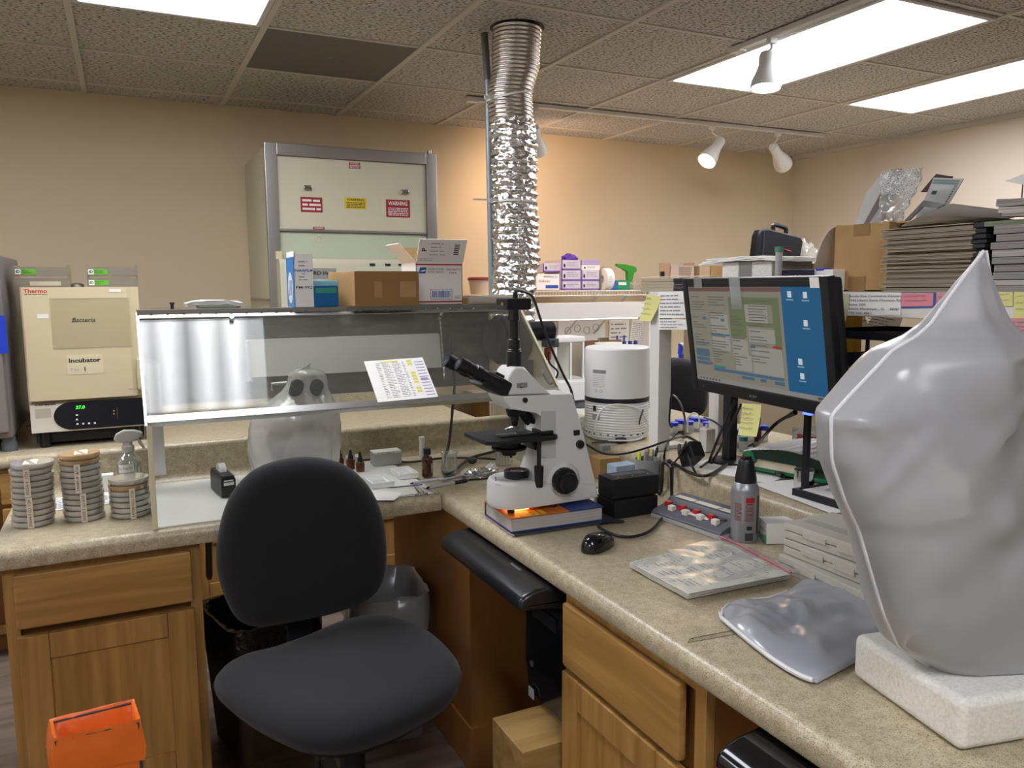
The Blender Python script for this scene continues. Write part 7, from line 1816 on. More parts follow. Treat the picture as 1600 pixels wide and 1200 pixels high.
# cables
def cable(pts, r, label, m=M_black, zmin=None, name='cable', plug=None):
    V = [P(p[0], p[1], **({'z': p[2]} if p[2] < 10 else {'x': p[2]-10})) for p in pts]
    S = spline(V, 7)
    for v in S: v.z = max(v.z, (ZL if v.x > 1.325 else ZC)+r+.0008)
    t = thing(name, label, 'cable', V[0]); MB().tube(S, r, 7).build('lead', m, t)
    if plug is not None:
        a = V[plug]; d_ = (V[plug-1]-a).normalized() if plug else (V[1]-a).normalized(); MB().cyl(a-d_*.018, a+d_*.012, .0065, .005, 12).build('plug', m, t)
    return t
zl = ZL+.004
cable([(906, 688, 11.06), (925, 700, 11.10), (945, 709, 11.16), (975, 709, 11.24), (1010, 700, 11.32), (1045, 688, 11.40), (1068, 683, zl), (1090, 690, zl), (1105, 705, zl)], .0032, 'black cable drooping from the microscope back to the ledge')
cable([(1045, 745, 11.33), (1038, 718, 11.345), (1042, 695, 11.36), (1052, 683, zl), (1068, 676, zl), (1070, 655, 11.395), (1062, 628, 11.395), (1050, 618, 11.395), (1047, 636, 11.395), (1046, 660, 11.395), (1050, 668, 11.395)], .003, 'black cable standing in a tall loop beside the white post')
cable([(1150, 625, 11.44), (1135, 655, 11.44), (1120, 690, 11.42), (1108, 722, zl), (1112, 724, zl)], .0038, 'black cable dropping straight beside the monitor pole')
cable([(1158, 632, 11.40), (1145, 660, 11.41), (1128, 695, 11.41), (1112, 720, zl), (1095, 730, zl)], .0034, 'thick black cable slanting down past the yellow sticky note')
cable([(1236, 648, 11.36), (1215, 660, 11.37), (1195, 680, 11.37), (1180, 697, zl), (1160, 700, zl), (1150, 690, zl)], .0042, 'black cable plugged into the monitor bottom near the blue light', plug=0)
cable([(1185, 712, zl), (1150, 718, zl), (1118, 738, zl), (1098, 752, 11.335), (1075, 760, 11.33), (1055, 768, .757), (1040, 763, .757), (1030, 772, .757)], .0045, 'thick black cable running off the ledge toward the power supplies')
cable([(1050, 775, .757), (1040, 765, .757), (1046, 760, .757), (1050, 772, .757), (1047, 790, .757), (1032, 812, .757), (1015, 830, .757), (985, 839, .757), (955, 834, .757), (935, 822, .757), (945, 817, .757), (975, 815, .757)], .0036, 'black mouse cable curving over the counter behind the mouse')
cable([(1072, 690, 11.36), (1060, 715, 11.345), (1042, 735, 11.335), (1036, 752, .757), (1038, 765, .757)], .0026, 'thin black lead hanging from the black adapter to the counter')
cable([(1072, 690, 11.42), (1078, 720, 11.34), (1090, 745, 11.335), (1092, 752, 11.335), (1080, 762, 11.33)], .003, 'black lead dangling under the black adapter over the ledge front')
cable([(1075, 676, 11.52), (1075, 655, 11.52), (1082, 646, 11.52), (1090, 648, 11.52), (1093, 660, 11.52), (1092, 668, 11.52)], .0028, 'short white cable arching into the white charger', M_white)
cable([(1100, 652, 11.6), (1118, 660, 11.6), (1135, 675, 11.58), (1150, 697, zl), (1165, 690, zl), (1182, 686, zl)], .003, 'black cable snaking behind the monitor pole')
cable([(925, 692, zl), (945, 690, zl), (975, 689, zl), (995, 680, zl), (1000, 655, 11.46), (1005, 640, 11.47)], .003, 'dark cable lying around the foot of the white purifier', mat('cable_grey', '55555a', .5))
b_ = gl(965, 693); t = thing('cable_plug', 'black cable plug lying in front of the purifier', 'plug', b_)
MB().box(b_.x-.004, b_.x+.028, b_.y-.012, b_.y+.012, ZL+.0005, ZL+.017, .004).build('plug', M_black, t)
# black and white adapters
a = P(1080, 712, x=1.385); t = thing('power_adapter', 'black wall-plug power adapter tilted over the ledge edge', 'adapter', a)
Mt = Matrix.Translation((1.385, a.y, ZL+.037)) @ Matrix.Rotation(-.7, 4, 'X') @ Matrix.Rotation(.15, 4, 'Y')
MB().box(-.02, .02, -.034, .034, -.024, .024, .005, Mt).build('body', M_black, t); MB().box(-.0205, -.0195, -.02, .022, -.016, .016, .001, Mt).build('glossy_face', M_gloss, t)
MB().tube([Mt @ Vector((0, .03, .01)), Mt @ Vector((0, .05, .03)), Mt @ Vector((.01, .05, .06))], .005, smooth=4).build('strain_relief', M_dgrey, t)
a = gl(1097, 706); t = thing('charger', 'white block charger standing behind the black adapter', 'charger', a)
MB().box(a.x+.0, a.x+.036, a.y-.018, a.y+.018, ZL+.0005, P(1095, 670, y=a.y).z, .005).build('body', M_rw, t)
MB().cyl((a.x+.015, a.y, P(1095, 670, y=a.y).z), (a.x+.015, a.y, P(1095, 670, y=a.y).z+.012), .004, seg=10).build('plug', M_white, t)
# sheets on the ledge top
sheet('printed_sheet', (1.50, 1.62), .20, .26, .3, 'white printed papers under the cables beside the monitor base', z=ZL+.0005, rows=0)
sheet('printed_sheet', (1.50, 1.32), .24, .28, -.12, 'white printed papers under the shiny tin and balance', z=ZL+.0024, rows=0)
# shiny tin
a = gl(1268, 768); r_ = .024; ht2 = P(1268, 735, y=a.y+r_).z-ZL
t = thing('steel_tin', 'shiny round steel tin reflecting on the ledge', 'tin', (a.x, a.y+r_, ZL+.0045))
MB().lathe([(0, 0), (r_*.97, 0), (r_, .002), (r_, ht2*.86), (r_*1.03, ht2*.87), (r_*1.03, ht2), (r_*.9, ht2-.002), (0, ht2-.002)], (0, 0, 0), 36).build('tin', M_chrome, t, local=True)
# green and cream cutter machine with ribbed top
qa, qb = gl(1160, 738), gl(1262, 775); dv = Vector((qb.x-qa.x, qb.y-qa.y, 0)); 
Mg = frame((qa.x, qa.y, ZL+.0042), (.25, -.97, 0), (.97, .25, 0))
Lg, Dg = .28, .20
gm = thing('benchtop_balance', 'green and cream bench machine with a curved ribbed paper-covered top', 'machine', (qa.x, qa.y, ZL))
MB().box(.0, Lg, .012, Dg, .004, .016, .005, Mg).build('green_base', mat('machine_green', '1f7a4d', .4), gm)
MB().box(.006, Lg*.55, .004, Dg-.01, .016, .040, .004, Mg).build('cream_body', mat('machine_cream', 'cfc6ab', .45), gm)
def arc(u, v): return Mg @ Vector((.004+Lg*.93*v, -.004+Dg*u, .042+.034*math.sin(PI*(.12+.80*v))+.0012*math.sin(v*150)))
MB().grid(arc, 6, 60, thick=.002).build('ribbed_cover', mat('ribbed_silver', 'e2e4e6', .4), gm)
b = MB(); b.add([Mg @ Vector((.004+Lg*.93*v, -.0035, .041+(0 if k else .033*math.sin(PI*(.12+.80*v))))) for v in [i/14 for i in range(15)] for k in (0, 1)], [(2*i, 2*i+1, 2*i+3, 2*i+2) for i in range(14)]); b.build('dark_side', mat('machine_dark', '122a20', .5), gm)
MB().cyl(Mg @ Vector((.022, -.010, .040)), Mg @ Vector((.022, .02, .040)), .020, seg=24).build('spool', mat('spool_green', '1c6b42', .4), gm)
MB().box(.16, .175, -.002, .004, .018, .030, .001, Mg).build('clip', M_dgrey, gm)
MB().cyl(Mg @ Vector((.11, -.004, .004)), Mg @ Vector((.11, .0, .014)), .012, .012, 14).build('foot_wheel', M_black, gm)
# jars with blue caps
M_bcap = mat('blue_cap', '2a46d8', .4); M_jar = film('jar_clear', 'dfe3e6', .6, .08, .08)
def jar(px, py, r, h, label, z=ZL, cap=M_bcap, grp='blue-capped sample jars'):
    q = gl(px, py, z); t = thing('sample_jar', label, 'jar', (q.x, q.y+r, z+.0006), 0, grp)
    MB().lathe([(0, 0), (r*.92, 0), (r, .003), (r, h*.68), (r*.9, h*.70), (0, h*.70)], (0, 0, 0), 24).build('jar', M_jar, t, local=True)
    MB().lathe([(0, h*.705), (r*1.05, h*.705), (r*1.05, h*.98), (r*.98, h), (0, h)], (0, 0, 0), 24).build('cap', cap, t, local=True); return t
jar(1158, 700, .015, .055, 'blue-capped sample jar closest to the monitor pole')
jar(1176, 694, .015, .052, 'blue-capped sample jar right under the yellow sticky note')
jar(1198, 690, .015, .050, 'blue-capped sample jar beside the clear rack'.replace('clear rack', 'clear acrylic rack'))
jar(1166, 706, .013, .045, 'small jar with teal cap in front of the blue-capped jars', cap=mat('teal_cap', '3f7f78', .4))
for k, (px, py) in enumerate(((1056, 680), (1068, 676), (1080, 678), (1090, 672), (1106, 674), (1112, 680))):
    jar(px, py, .018, .042, 'blue-capped jar behind the white riser legs, '+['closest to the white post', 'second from the white post', 'third from the white post', 'fourth from the white post', 'just beside the second riser leg', 'half hidden by the second riser leg'][k])
# dropper bottle with red cap, acrylic rack, tissue
q = gl(1200, 700); t = thing('dropper_bottle', 'red-capped dropper bottle behind the clear acrylic rack', 'bottle', (q.x+.05, q.y+.10, ZL+.0006))
q = Vector((t.location.x, t.location.y, 0)); zt4 = P(1200, 643, y=q.y).z-ZL
MB().lathe([(0, 0), (.012, 0), (.013, .003), (.013, zt4*.5), (.007, zt4*.55), (0, zt4*.55)], (0, 0, 0), 20).build('bottle', mat('red_glass', '6a2a26', .15, trans=.3), t, local=True)
MB().lathe([(0, zt4*.56), (.0095, zt4*.56), (.0095, zt4*.82), (0, zt4*.82)], (0, 0, 0), 18).build('collar', mat('dark_green_cap', '16302c', .4), t, local=True)
MB().lathe([(0, zt4*.825), (.006, zt4*.825), (.0055, zt4*.97), (.003, zt4), (0, zt4)], (0, 0, 0), 14).build('red_teat', M_red, t, local=True)
rk = thing('acrylic_rack', 'clear acrylic rack behind the organizer post, filled with tissue', 'rack', (1.62, 1.42, ZL))
M_acr = film('acrylic_clear', 'e2e6e8', .72, .05, .12); b = MB()
rx0, rx1, ry0, ry1 = 1.74, 1.93, 1.36, 1.68
for a in ((rx0, rx0+.003, ry0, ry1, ZL+.02, ZL+.085), (rx1-.003, rx1, ry0, ry1, ZL+.02, ZL+.085), (rx0, rx1, ry0, ry0+.003, ZL+.02, ZL+.085), (rx0, rx1, ry1-.003, ry1, ZL+.02, ZL+.085), (rx0, rx1, ry0, ry1, ZL+.016, ZL+.02)): b.box(*a)
b.build('tray', M_acr, rk)
for x in (rx0+.01, rx1-.02):
    for y_ in (ry0+.01, ry1-.02): MB().box(x, x+.01, y_, y_+.01, ZL+.0006, ZL+.016).build('leg', M_acr, rk)
MB().box(rx0-.002, rx0, ry1-.12, ry1-.02, ZL+.025, ZL+.07).build('red_label', mat('label_red', 'a33238', .5), rk)
blob('tissue_wad', (1.83, 1.50, ZL+.0225), .075, .12, .085, mat('tissue_pink', 'c9b5a6', .85), 'crumpled tissue heaped in the clear acrylic rack', 'tissue', 33, 5, .35)
t = thing('red_clip', 'small red twisted clip on top of the tissue heap', 'clip', (1.80, 1.42, ZL+.11)); MB().tube([(1.79, 1.46, ZL+.100), (1.785, 1.44, ZL+.118), (1.79, 1.42, ZL+.128), (1.80, 1.41, ZL+.115)], .003, smooth=5).build('clip', M_red, t)
# pens in a cup, small boxes behind the power supplies
q = P(1012, 772, z=ZC); cu = thing('pen_cup', 'pen cup hidden behind the black power supplies', 'cup', (q.x+.03, q.y+.045, ZC)); c = Vector((q.x+.03, q.y+.045, ZC))
MB().lathe([(0, .001), (.034, .001), (.036, .09), (.034, .09), (.032, .004), (0, .004)], c, 28).build('cup', M_grey, cu)
pens = [((999, 708), 'yellow highlighter standing in the pen cup', mat('hi_yellow', 'd7df2c', .4), .0065), ((1009, 706), 'grey marker standing in the pen cup beside the highlighter', mat('pen_sil', '8f9096', .35), .0065), ((1013, 702), 'mustard pencil standing in the pen cup', mat('pen_must', 'b39a35', .4), .0045), ((1021, 704), 'steel forceps standing in the pen cup', M_chrome, .003), ((1027, 700), 'black pen standing in the pen cup', M_black, .005), ((1032, 712), 'light grey pen standing in the pen cup, outermost', mat('pen_lg', 'b4b6ba', .35), .005)]
for k, (tp, lb, m, r_) in enumerate(pens):
    off = Vector(((k-2.5)*.009, (.012, -.010, .008, -.006, .012, -.004)[k], .006)); tt = P(*tp, y=c.y+off.y*1.3); bt = c+off
    t = thing('pen', lb, 'pen', bt); MB().cyl(bt, tt, r_, r_*.85, 12).build('barrel', m, t); d_ = (tt-bt)
    MB().cyl(bt+d_*.985, tt+d_*.05, r_*.6, r_*.4, 10).build('tip', m, t)
def cbox(name, label, p0, p1, pyt, d, m, z=ZC, cat='box'):
    a, c = P(*p0, z=z), P(*p1, z=z); y_ = (a.y+c.y)/2; t = thing(name, label, cat, ((a.x+c.x)/2, y_+d/2, z)); z1 = P((p0[0]+p1[0])/2, pyt, y=y_).z
    MB().box(a.x, c.x, y_, y_+d, z+.0006, z1, .002).build('box', m, t); return t
cbox('tip_rack', 'pale blue translucent pipette tip rack behind the power supplies', (957, 765), (1002, 765), 727, .05, mat('pale_blue', '9db2c4', .35, trans=.1))
cbox('small_carton', 'small open brown carton behind the microscope arm', (932, 748), (975, 748), 716, .07, M_card)
t = cbox('slide_tray', 'white slide tray with red and black clips beside the microscope arm', (925, 790), (952, 790), 772, .12, M_rw, cat='tray')
for k in range(6):
    q = P(928+4*k, 765+2*k, z=ZC+.03); MB().box(q.x-.004, q.x+.006, q.y, q.y+.01, q.z, q.z+.008, .002).build('clip', [M_red, M_ink, M_white][k % 3], t)
a = gl(945, 706); MB().box(a.x-.01, a.x+.022, a.y, a.y+.02, ZL+.0006, ZL+.02, .003).build('grey_block', M_grey, None, 'small grey block on the ledge below the purifier cable', 'block')
q = P(916, 725, z=ZC); t = thing('spray_bottle', 'bottle with pale blue liquid half hidden behind the microscope arm', 'bottle', (q.x+.05, q.y+.09, ZC)); l_ = t.location
zq4 = P(918, 655, y=l_.y).z-ZC
MB().lathe([(0, .001), (.033, .001), (.035, .004), (.035, zq4*.60), (.018, zq4*.75), (.014, zq4*.8), (0, zq4*.8)], (0, 0, 0), 26).build('bottle', film('pale_bottle', 'bfd0dc', .45, .1, .06), t, local=True)
MB().lathe([(0, zq4*.805), (.016, zq4*.805), (.016, zq4*.9), (.010, zq4*.95), (0, zq4*.95)], (0, 0, 0), 18).build('collar', M_white, t, local=True)
MB().prism([(-.03, zq4*.93), (.03, zq4*.93), (.045, zq4), (.01, zq4*1.1), (-.03, zq4*1.05)], 'y', -.012, .012, .003).build('spray_head', M_white, t, local=True)

# ------------------------------------------------------------------ the bay behind: bench along the wall, chair, shelf
bn = thing('wall_bench', 'white bench along the far wall carrying the balance', 'bench', (3.1, 4.2, 0))
yb3 = 3.45; zb3 = P(900, 632, y=yb3+.35).z
MB().box(1.95, 4.75, yb3, 4.70, zb3-.03, zb3, .004).build('top', mat('bench_top', 'c9c2b4', .4), bn)
MB().box(2.0, 4.7, yb3+.05, 4.68, 0, zb3-.03).build('cabinet_front', M_oak, bn)
# wire shelf with glove boxes
ws_y = 4.26; wz = FZ(459, ws_y, 900); x0, x1 = FX(835, ws_y), FX(1145, ws_y)
wsf = thing('wire_shelf', 'white wire shelf on the far wall holding glove boxes', 'shelf', ((x0+x1)/2, 4.5, wz))
b = MB(); n = 72
for k in range(n+1):
    x = x0+(x1-x0)*k/n; b.tube([(x, 4.70, wz+.016), (x, ws_y, wz+.016), (x, ws_y, wz-.012)], .003, 4)
for y_, z in ((ws_y, wz+.016), (ws_y, wz-.012), (4.48, wz+.012), (4.69, wz+.012)): b.tube([(x0, y_, z), (x1, y_, z)], .0042, 6)
b.build('wire_grid', mat('wire_white', 'd6d3cc', .45), wsf)
for px in (943, 990, 1100): 
    xx = FX(px, ws_y); MB().tube([(xx, ws_y+.05, wz), (xx-.02, 4.71, wz-.28)], .007, 6).build('bracket', M_rw, wsf)
yl_ = 4.12; lh = thing('shelf_light', 'long white lamp housing below the wire shelf', 'lamp', ((x0+x1)/2, yl_, wz-.1))
MB().box(x0-.15, FX(1010, yl_), yl_, yl_+.10, FZ(498, yl_, 920), FZ(473, yl_, 920), .003).build('housing', M_rw, lh)
MB().box(x0-.1, FX(1000, yl_), yl_+.02, yl_+.08, FZ(498, yl_, 920)-.006, FZ(498, yl_, 920)-.0005, .002).build('lit_tube', mat('tube_lit', 'ffffff', .4, emit=('fff6ea', 3)), lh)
MB().box(FX(1012, 4.2), FX(1012, 4.2)+.03, 4.18, 4.25, zb3, FZ(473, yl_, 920)).build('side_post', M_rw, lh)
# glove boxes
M_gl = mat('glove_box', 'cdc6d2', .55); M_gp = mat('glove_purple', '6b4fa0', .6); yg = 4.32; zg = wz+.0205
def gbox(px0, px1, pyb, pyt, yf, label, body=M_gl, stripe=True, txt=True):
    x0, x1 = FX(px0, yf, pyb), FX(px1, yf, pyb); z0 = max(zg, FZ(pyb, yf, px0)) ; z1 = FZ(pyt, yf, px0)
    t = thing('glove_box', label, 'box', ((x0+x1)/2, yf+.1, z0), 0, 'boxes of gloves on the wire shelf')
    MB().box(x0, x1, yf, yf+.22, z0, z1-.001, .001).build('carton', body, t); M = frame((x0, yf-.0006, z0), XF, ZU); w_, h_ = x1-x0, z1-z0
    if stripe: MB().box(0, w_, 0, h_*.16, 0, .001, 0, M).box(0, w_*.06, 0, h_, 0, .001, 0, M).build('purple_trim', M_gp, t)
    if txt:
        b = MB(); writing(b, M, w_*.3, w_*.9, h_*.35, h_*.85, 3, h=.3, z=.0012); b.build('print', M_greyink, t)
        b = MB(); b.add([M @ Vector((w_*(.16+.05*math.cos(a)), h_*(.45+.2*math.sin(a)), .0012)) for a in [2*PI*k/10 for k in range(10)]], [tuple(range(10))]); b.build('hand_mark', M_ink, t)
    return t, M, w_, h_
L1, L2_, L3, L4, L5 = 453, 439, 422, 406, 393
rows_ = [(877, 907, L1, L2_, 4.32, 'bottom row glove box beside the white safety-glasses carton'), (908, 936, L1, L2_, 4.32, 'bottom row glove box next to the tape roll'),
         (877, 907, L2_, L3, 4.32, 'middle row glove box above the safety-glasses carton end'), (908, 936, L2_, L3, 4.32, 'middle row glove box next to the tape roll'),
         (877, 907, L3, 406, 4.32, 'top row glove box holding a loose purple glove')]
for a in rows_: gbox(*a)
gbox(848, 880, 425, 411, 4.335, 'pale glove box lying sideways on the pile, closest to the foil duct')
gbox(909, 937, L3, 414, 4.32, 'flat white carton in the top row beside the purple glove', M_paper, False)
gbox(909, 937, 414, 406, 4.325, 'flat violet-topped carton stacked over the flat white carton', mat('violet_top', 'a79bc8', .5), False, False)
t, M, w_, h_ = gbox(838, 874, L1, 428, 4.29, 'white safety-glasses carton with blue stripe at the shelf end', M_paper, False, False)
MB().box(w_*.4, w_*.95, h_*.10, h_*.30, 0, .001, 0, M).build('blue_stripe', M_blueink, t)
text('12 Glasses', .02, M_blueink, M @ Matrix.Translation((w_*.62, h_*.82, .0006)) @ Matrix.Rotation(PI, 4, 'Z'), t, w=w_*.6); text('Safety', .02, mat('red_print', 'b07a72', .6), M @ Matrix.Translation((w_*.35, h_*.55, .0006)), t, w=w_*.5)
q = P(892, 405, y=4.38); blob('purple_glove', (q.x, 4.40, q.z-.005), .055, .05, .035, mat('nitrile', '5a3aa8', .5), 'purple nitrile glove bulging out of the top glove box', 'glove', 41, 4, .3)
q = P(942, 452, y=4.34); t = thing('label_roll', 'roll of white labels standing beside the glove boxes', 'label roll', (q.x, 4.33, zg)); rr_ = (FZ(419, 4.34, 944)-zg)/2
MB().ring([(rr_*.35, -.026), (rr_, -.026), (rr_, .026), (rr_*.35, .026)], (q.x+.012, 4.33, zg+rr_), 32, None, 0, 'x').build('roll', M_paper, t)
b = MB(); writing(b, frame((q.x+.012, 4.33-rr_-.001, zg+rr_*.7), XF, ZU), -.02, .02, 0, rr_*.6, 4, h=.25); b.build('print', M_greyink, t)
x0, x1 = FX(949, 4.32), FX(984, 4.32); z1 = FZ(438, 4.32, 960); t = thing('tissue_box', 'blue and green tissue carton with a tissue sticking out', 'box', ((x0+x1)/2, 4.38, zg)); xm_ = FX(964, 4.32)
MB().box(x0, xm_, 4.32, 4.43, zg, z1, .001).build('blue_half', mat('tissue_blue', '2f62b4', .5), t); MB().box(xm_, x1, 4.32, 4.43, zg, z1, .001).build('green_half', mat('tissue_green', '2a8a5c', .5), t)
MB().box(xm_+.01, x1-.03, 4.319, 4.32, z1-.03, z1-.012).build('white_print', M_paper, t)
MB().grid(lambda u, v: (x0+.03+.05*u-.05*v, 4.37+.02*math.sin(6*u+3*v), z1-.002+(FZ(418, 4.35, 955)-z1)*v+.01*math.sin(9*u)), 10, 8, thick=.0006).build('tissue', film('tissue_white', 'e6e2dc', .3, .3, .02), t)
# green trigger spray bottle
xg = FX(981, 4.40); t = thing('trigger_sprayer', 'green trigger spray bottle behind the tissue carton', 'bottle', (xg, 4.48, zg)); M_gs = mat('sprayer_green', '3fae3a', .35, trans=.3)
za, zb4, zc4 = zg, FZ(437, 4.48, 981), FZ(413, 4.48, 981)
MB().lathe([(0, 0), (.04, 0), (.04, (zb4-zg)*.6), (.018, zb4-zg), (0, zb4-zg)], (xg, 4.48, zg), 22).build('bottle', M_clear, t)
MB().prism([(FX(a, 4.48, c), FZ(c, 4.48, a)) for a, c in ((979, 441), (980, 424), (972, 420), (962, 415), (963, 412), (975, 413), (992, 417), (994, 424), (988, 426), (986, 441))], 'y', 4.465, 4.495, .004).build('spray_head', M_gs, t)
q = P(993, 452, y=4.35); blob('plastic_bag', (q.x, 4.36, zg), .04, .03, .05, film('small_bag', 'd8d0c8', .5, .15, .06), 'small crumpled clear bag at the end of the wire shelf', 'bag', 52, 4, .3)
# bowls with red lids by the duct
for k, (px, lb) in enumerate(((758, 'beige tub with red lid between conduit and postal box'), (828, 'beige tub with red lid between duct and glove boxes'))):
    y_ = 4.42; xx = FX(px, y_); z1 = FZ(434, y_, px); t = thing('lidded_tub', lb, 'tub', (xx, y_+.07, z1-.11))
    MB().lathe([(0, 0), (.06, 0), (.072, .085), (0, .085)], (xx, y_+.07, z1-.10), 28).build('tub', mat('tub_beige', 'cdb59c', .5), t)
    MB().lathe([(0, .0855), (.078, .0855), (.078, .098), (.07, .104), (0, .104)], (xx, y_+.07, z1-.10), 28).build('lid', mat('tub_red', '8e3a34', .5), t)
sh = thing('wall_ledge', 'short white wall shelf behind the foil duct holding two tubs', 'shelf', (FX(798, 4.3), 4.5, FZ(434, 4.3, 780)-.12))
zz4 = FZ(434, 4.3, 780)-.101
MB().box(FX(725, 4.42), FX(831, 4.42), 4.36, 4.70, zz4-.02, zz4, .002).build('board', M_rw, sh)
# posters on the wall
def poster(p0, p1, label, rot=0, rows=10, rings=False):
    y_ = 4.716; a, c = P(*p0, y=y_), P(*p1, y=y_); w_, h_ = c.x-a.x, a.z-c.z
    M = Matrix.Translation(((a.x+c.x)/2, y_, (a.z+c.z)/2)) @ Matrix.Rotation(rot, 4, 'Y') @ Matrix(((1, 0, 0, 0), (0, 0, -1, 0), (0, 1, 0, 0), (0, 0, 0, 1)))
    t = thing('wall_sheet', label, 'paper', M.translation); MB().box(-w_/2, w_/2, -h_/2, h_/2, 0, .002, 0, M).build('sheet', M_paper, t); b = MB()
    if rings:
        for k in range(4): b.tube([M @ Vector((-w_*.3+w_*.2*k+h_*.16*math.cos(x), h_*.1*(k % 2)+h_*.16*math.sin(x), .003)) for x in [2*PI*i/20 for i in range(20)]], .002, 4, closed=True)
        b.build('diagram', M_greyink, t)
    else: writing(b, M, -w_*.42, w_*.42, -h_*.42, h_*.42, rows, h=.3, z=.003); b.build('print', M_greyink, t)
    return t, M, w_, h_
poster((872, 500), (945, 532), 'white diagram sheet with circles on the wall below the lamp housing', 0, rings=True)
t, M, w_, h_ = poster((952, 500), (982, 546), 'narrow wall sheet with two blue rectangles', 0, 6)
for u in (-.15, .2): MB().box(w_*u, w_*(u+.1), -h_*.22, -h_*.02, .0032, .004, 0, M).build('blue_mark', M_blueink, t)
poster((984, 500), (1013, 560), 'tilted printed wall sheet next to the white riser post', .12, 18)
# analytical balance
yb4 = 3.75; x0, x1 = FX(872, yb4), FX(921, yb4); z0 = zb3+.001
an = thing('analytical_balance', 'white analytical balance with glass draft shield on the far bench', 'balance', ((x0+x1)/2, yb4+.1, z0))
zt5, zb5 = FZ(527, yb4, 900), FZ(594, yb4, 900)
MB().box(x0-.03, x1+.03, yb4-.05, yb4+.25, z0, max(zb5, z0+.05), .008).build('base', M_white, an); zb5 = max(zb5, z0+.05)
MB().box(x0+.0, x1, yb4+.04, yb4+.22, zt5-.03, zt5, .006).build('top', M_white, an)
for x in (x0+.004, (x0+x1)/2, x1-.018): MB().box(x, x+.012, yb4+.04, yb4+.055, zb5+.0005, zt5-.031, .002).build('shield_post', M_white, an)
MB().box(x0+.02, x1-.02, yb4+.045, yb4+.048, zb5, zt5-.031).build('glass_shield', M_glass, an); MB().box(x0+.01, x1-.01, yb4+.21, yb4+.22, zb5, zt5-.031).build('rear_panel', M_rw, an)
MB().lathe([(0, 0), (.035, 0), (.035, .004), (0, .004)], ((x0+x1)/2, yb4+.13, zb5+.01), 24).build('weighing_pan', M_chrome, an)
MB().box(x0+.02, x1-.03, yb4-.052, yb4-.045, z0+.015, z0+.04, .002).build('display', M_dgrey, an)
t = thing('clipboard', 'brown clipboard leaning behind the balance', 'clipboard', (FX(948, 4.3), 4.3, zb3)); xx0, xx1 = FX(920, 4.5), FX(978, 4.5)
MB().box(xx0, xx1, 4.55, 4.556, zb3+.002, FZ(532, 4.5, 950), .002).build('board', mat('hardboard', '8a6a4a', .6), t); MB().box((xx0+xx1)/2-.05, (xx0+xx1)/2+.04, 4.535, 4.5495, FZ(540, 4.5, 950), FZ(530, 4.5, 950)+.01, .004).build('clip', M_chrome, t)
MB().box(xx0+.01, xx1-.01, 4.548, 4.5495, zb3+.01, FZ(541, 4.5, 950), .0).build('paper', M_paper, t)
q = P(900, 622, y=3.6); sheet('printed_sheet', (q.x+.1, 3.62), .3, .22, .2, 'papers lying on the far bench in front of the balance', z=zb3+.0006)
t = thing('dark_mouse', 'dark rounded device lying on the far bench beside the purifier', 'device', (FX(915, 3.7), 3.7, zb3)); MB().sphere((FX(912, 3.7, 615), 3.70, zb3+.002), .09, (1, .7, .3), 20).build('shell', M_dgrey, t)
q = P(955, 548, y=4.2); t = thing('lidded_bowl', 'white plastic bowl on the far bench behind the purifier top', 'bowl', (q.x, 4.2, zb3+.001))
MB().lathe([(0, 0), (.07, 0), (.10, FZ(540, 4.2, 955)-zb3-.02), (.105, FZ(536, 4.2, 955)-zb3), (0, FZ(537, 4.2, 955)-zb3)], (0, 0, 0), 28).build('bowl', M_white, t, local=True)
q = P(982, 540, y=3.85); t = thing('tube_rack', 'dark blue rack of tubes behind the purifier', 'rack', (q.x, 3.85, zb3)); zt6 = FZ(541, 3.85, 980)
MB().box(q.x-.05, q.x+.07, 3.80, 3.90, zb3+.001, zt6, .004).build('rack', mat('rack_blue', '23305e', .5), t)
for k in range(3): MB().lathe([(0, 0), (.012, 0), (.012, .03), (0, .032)], (q.x-.03+.04*k, 3.85, zt6), 12).build('tube_cap', mat('rack_cap', '2a3a78', .5), t)
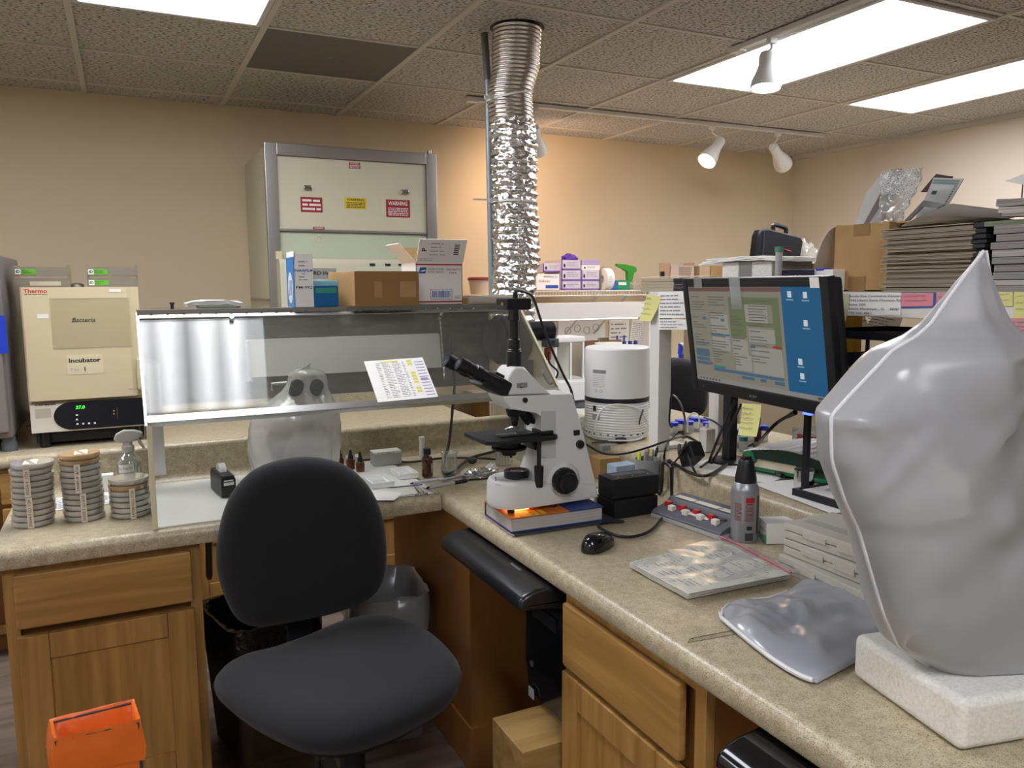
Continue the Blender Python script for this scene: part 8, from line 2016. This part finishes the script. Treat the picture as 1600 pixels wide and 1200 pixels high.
# black swivel chair in the bay behind
ch2 = thing('task_chair', 'black rounded chair back standing behind the white riser legs', 'chair', (2.35, 2.75, 0)); yk = 2.72
pts = [P(*q, y=yk) for q in ((1005, 612), (1008, 585), (1022, 566), (1045, 559), (1072, 561), (1092, 572), (1102, 600), (1102, 632), (1090, 650), (1060, 655), (1025, 652))]
c = sum(pts, Vector())/len(pts); Mk = frame(c, XF, ZU)
ol = spline([Vector((v.x-c.x, v.z-c.z, 0)) for v in pts], 4, True)
MB().cushion([(v.x, v.y) for v in ol], Mk, .04, .03, soft=.25).build('backrest', M_fab, ch2)
MB().box(c.x-.03, c.x+.03, yk+.02, yk+.04, .42, c.z, .004).build('back_bar', M_black, ch2)
MB().cushion([(.25*math.cos(2*PI*k/30)**1, .24*math.sin(2*PI*k/30)) for k in range(30)], Matrix.Translation((c.x, yk+.28, .46)), .04, .04, soft=.3).build('seat', M_fab, ch2)
MB().cyl((c.x, yk+.28, .03), (c.x, yk+.28, .42), .028).build('gas_column', M_black, ch2)
for k in range(5):
    a = 2*PI*k/5; MB().box(.0, .28, -.02, .02, .03, .06, .006, Matrix.Translation((c.x, yk+.28, 0)) @ Matrix.Rotation(a, 4, 'Z')).build('base_leg', M_black, ch2)
    MB().sphere((c.x+.27*math.cos(a), yk+.28+.27*math.sin(a), .026), .025, (1, 1, 1), 12).build('caster', M_black, ch2)
# white and blue spray bottle on the bench behind
q = P(1067, 560, y=3.6); t = thing('trigger_sprayer', 'white spray bottle with blue trigger behind the monitor edge', 'bottle', (q.x, 3.6, zb3))
zq5 = lambda py: P(1067, py, y=3.6).z
MB().lathe([(0, zb3+.001), (.045, zb3+.001), (.045, zq5(570)), (.02, zq5(560)), (0, zq5(560))], (q.x, 3.6, 0), 24).build('bottle', M_white, t)
MB().lathe([(0, zq5(559.5)), (.026, zq5(559.5)), (.026, zq5(553)), (0, zq5(553))], (q.x, 3.6, 0), 18).build('blue_collar', M_bcap, t)
MB().prism([(FX(a, 3.6, c_), FZ(c_, 3.6, a)) for a, c_ in ((1066, 553), (1066, 543), (1063, 539), (1066, 535), (1073, 539), (1074, 553))], 'y', 3.585, 3.615, .004).build('spray_head', M_white, t)
MB().prism([(FX(a, 3.6, c_), FZ(c_, 3.6, a)) for a, c_ in ((1061, 537), (1065, 538), (1065, 546), (1063, 554), (1060, 553), (1062, 546))], 'y', 3.59, 3.61, .003).build('trigger', M_bcap, t)
# ------------------------------------------------------------------ light
w = D.worlds.new('world'); SC.world = w; w.use_nodes = True
w.node_tree.nodes['Background'].inputs[0].default_value = (.8, .85, 1, 1); w.node_tree.nodes['Background'].inputs[1].default_value = .0
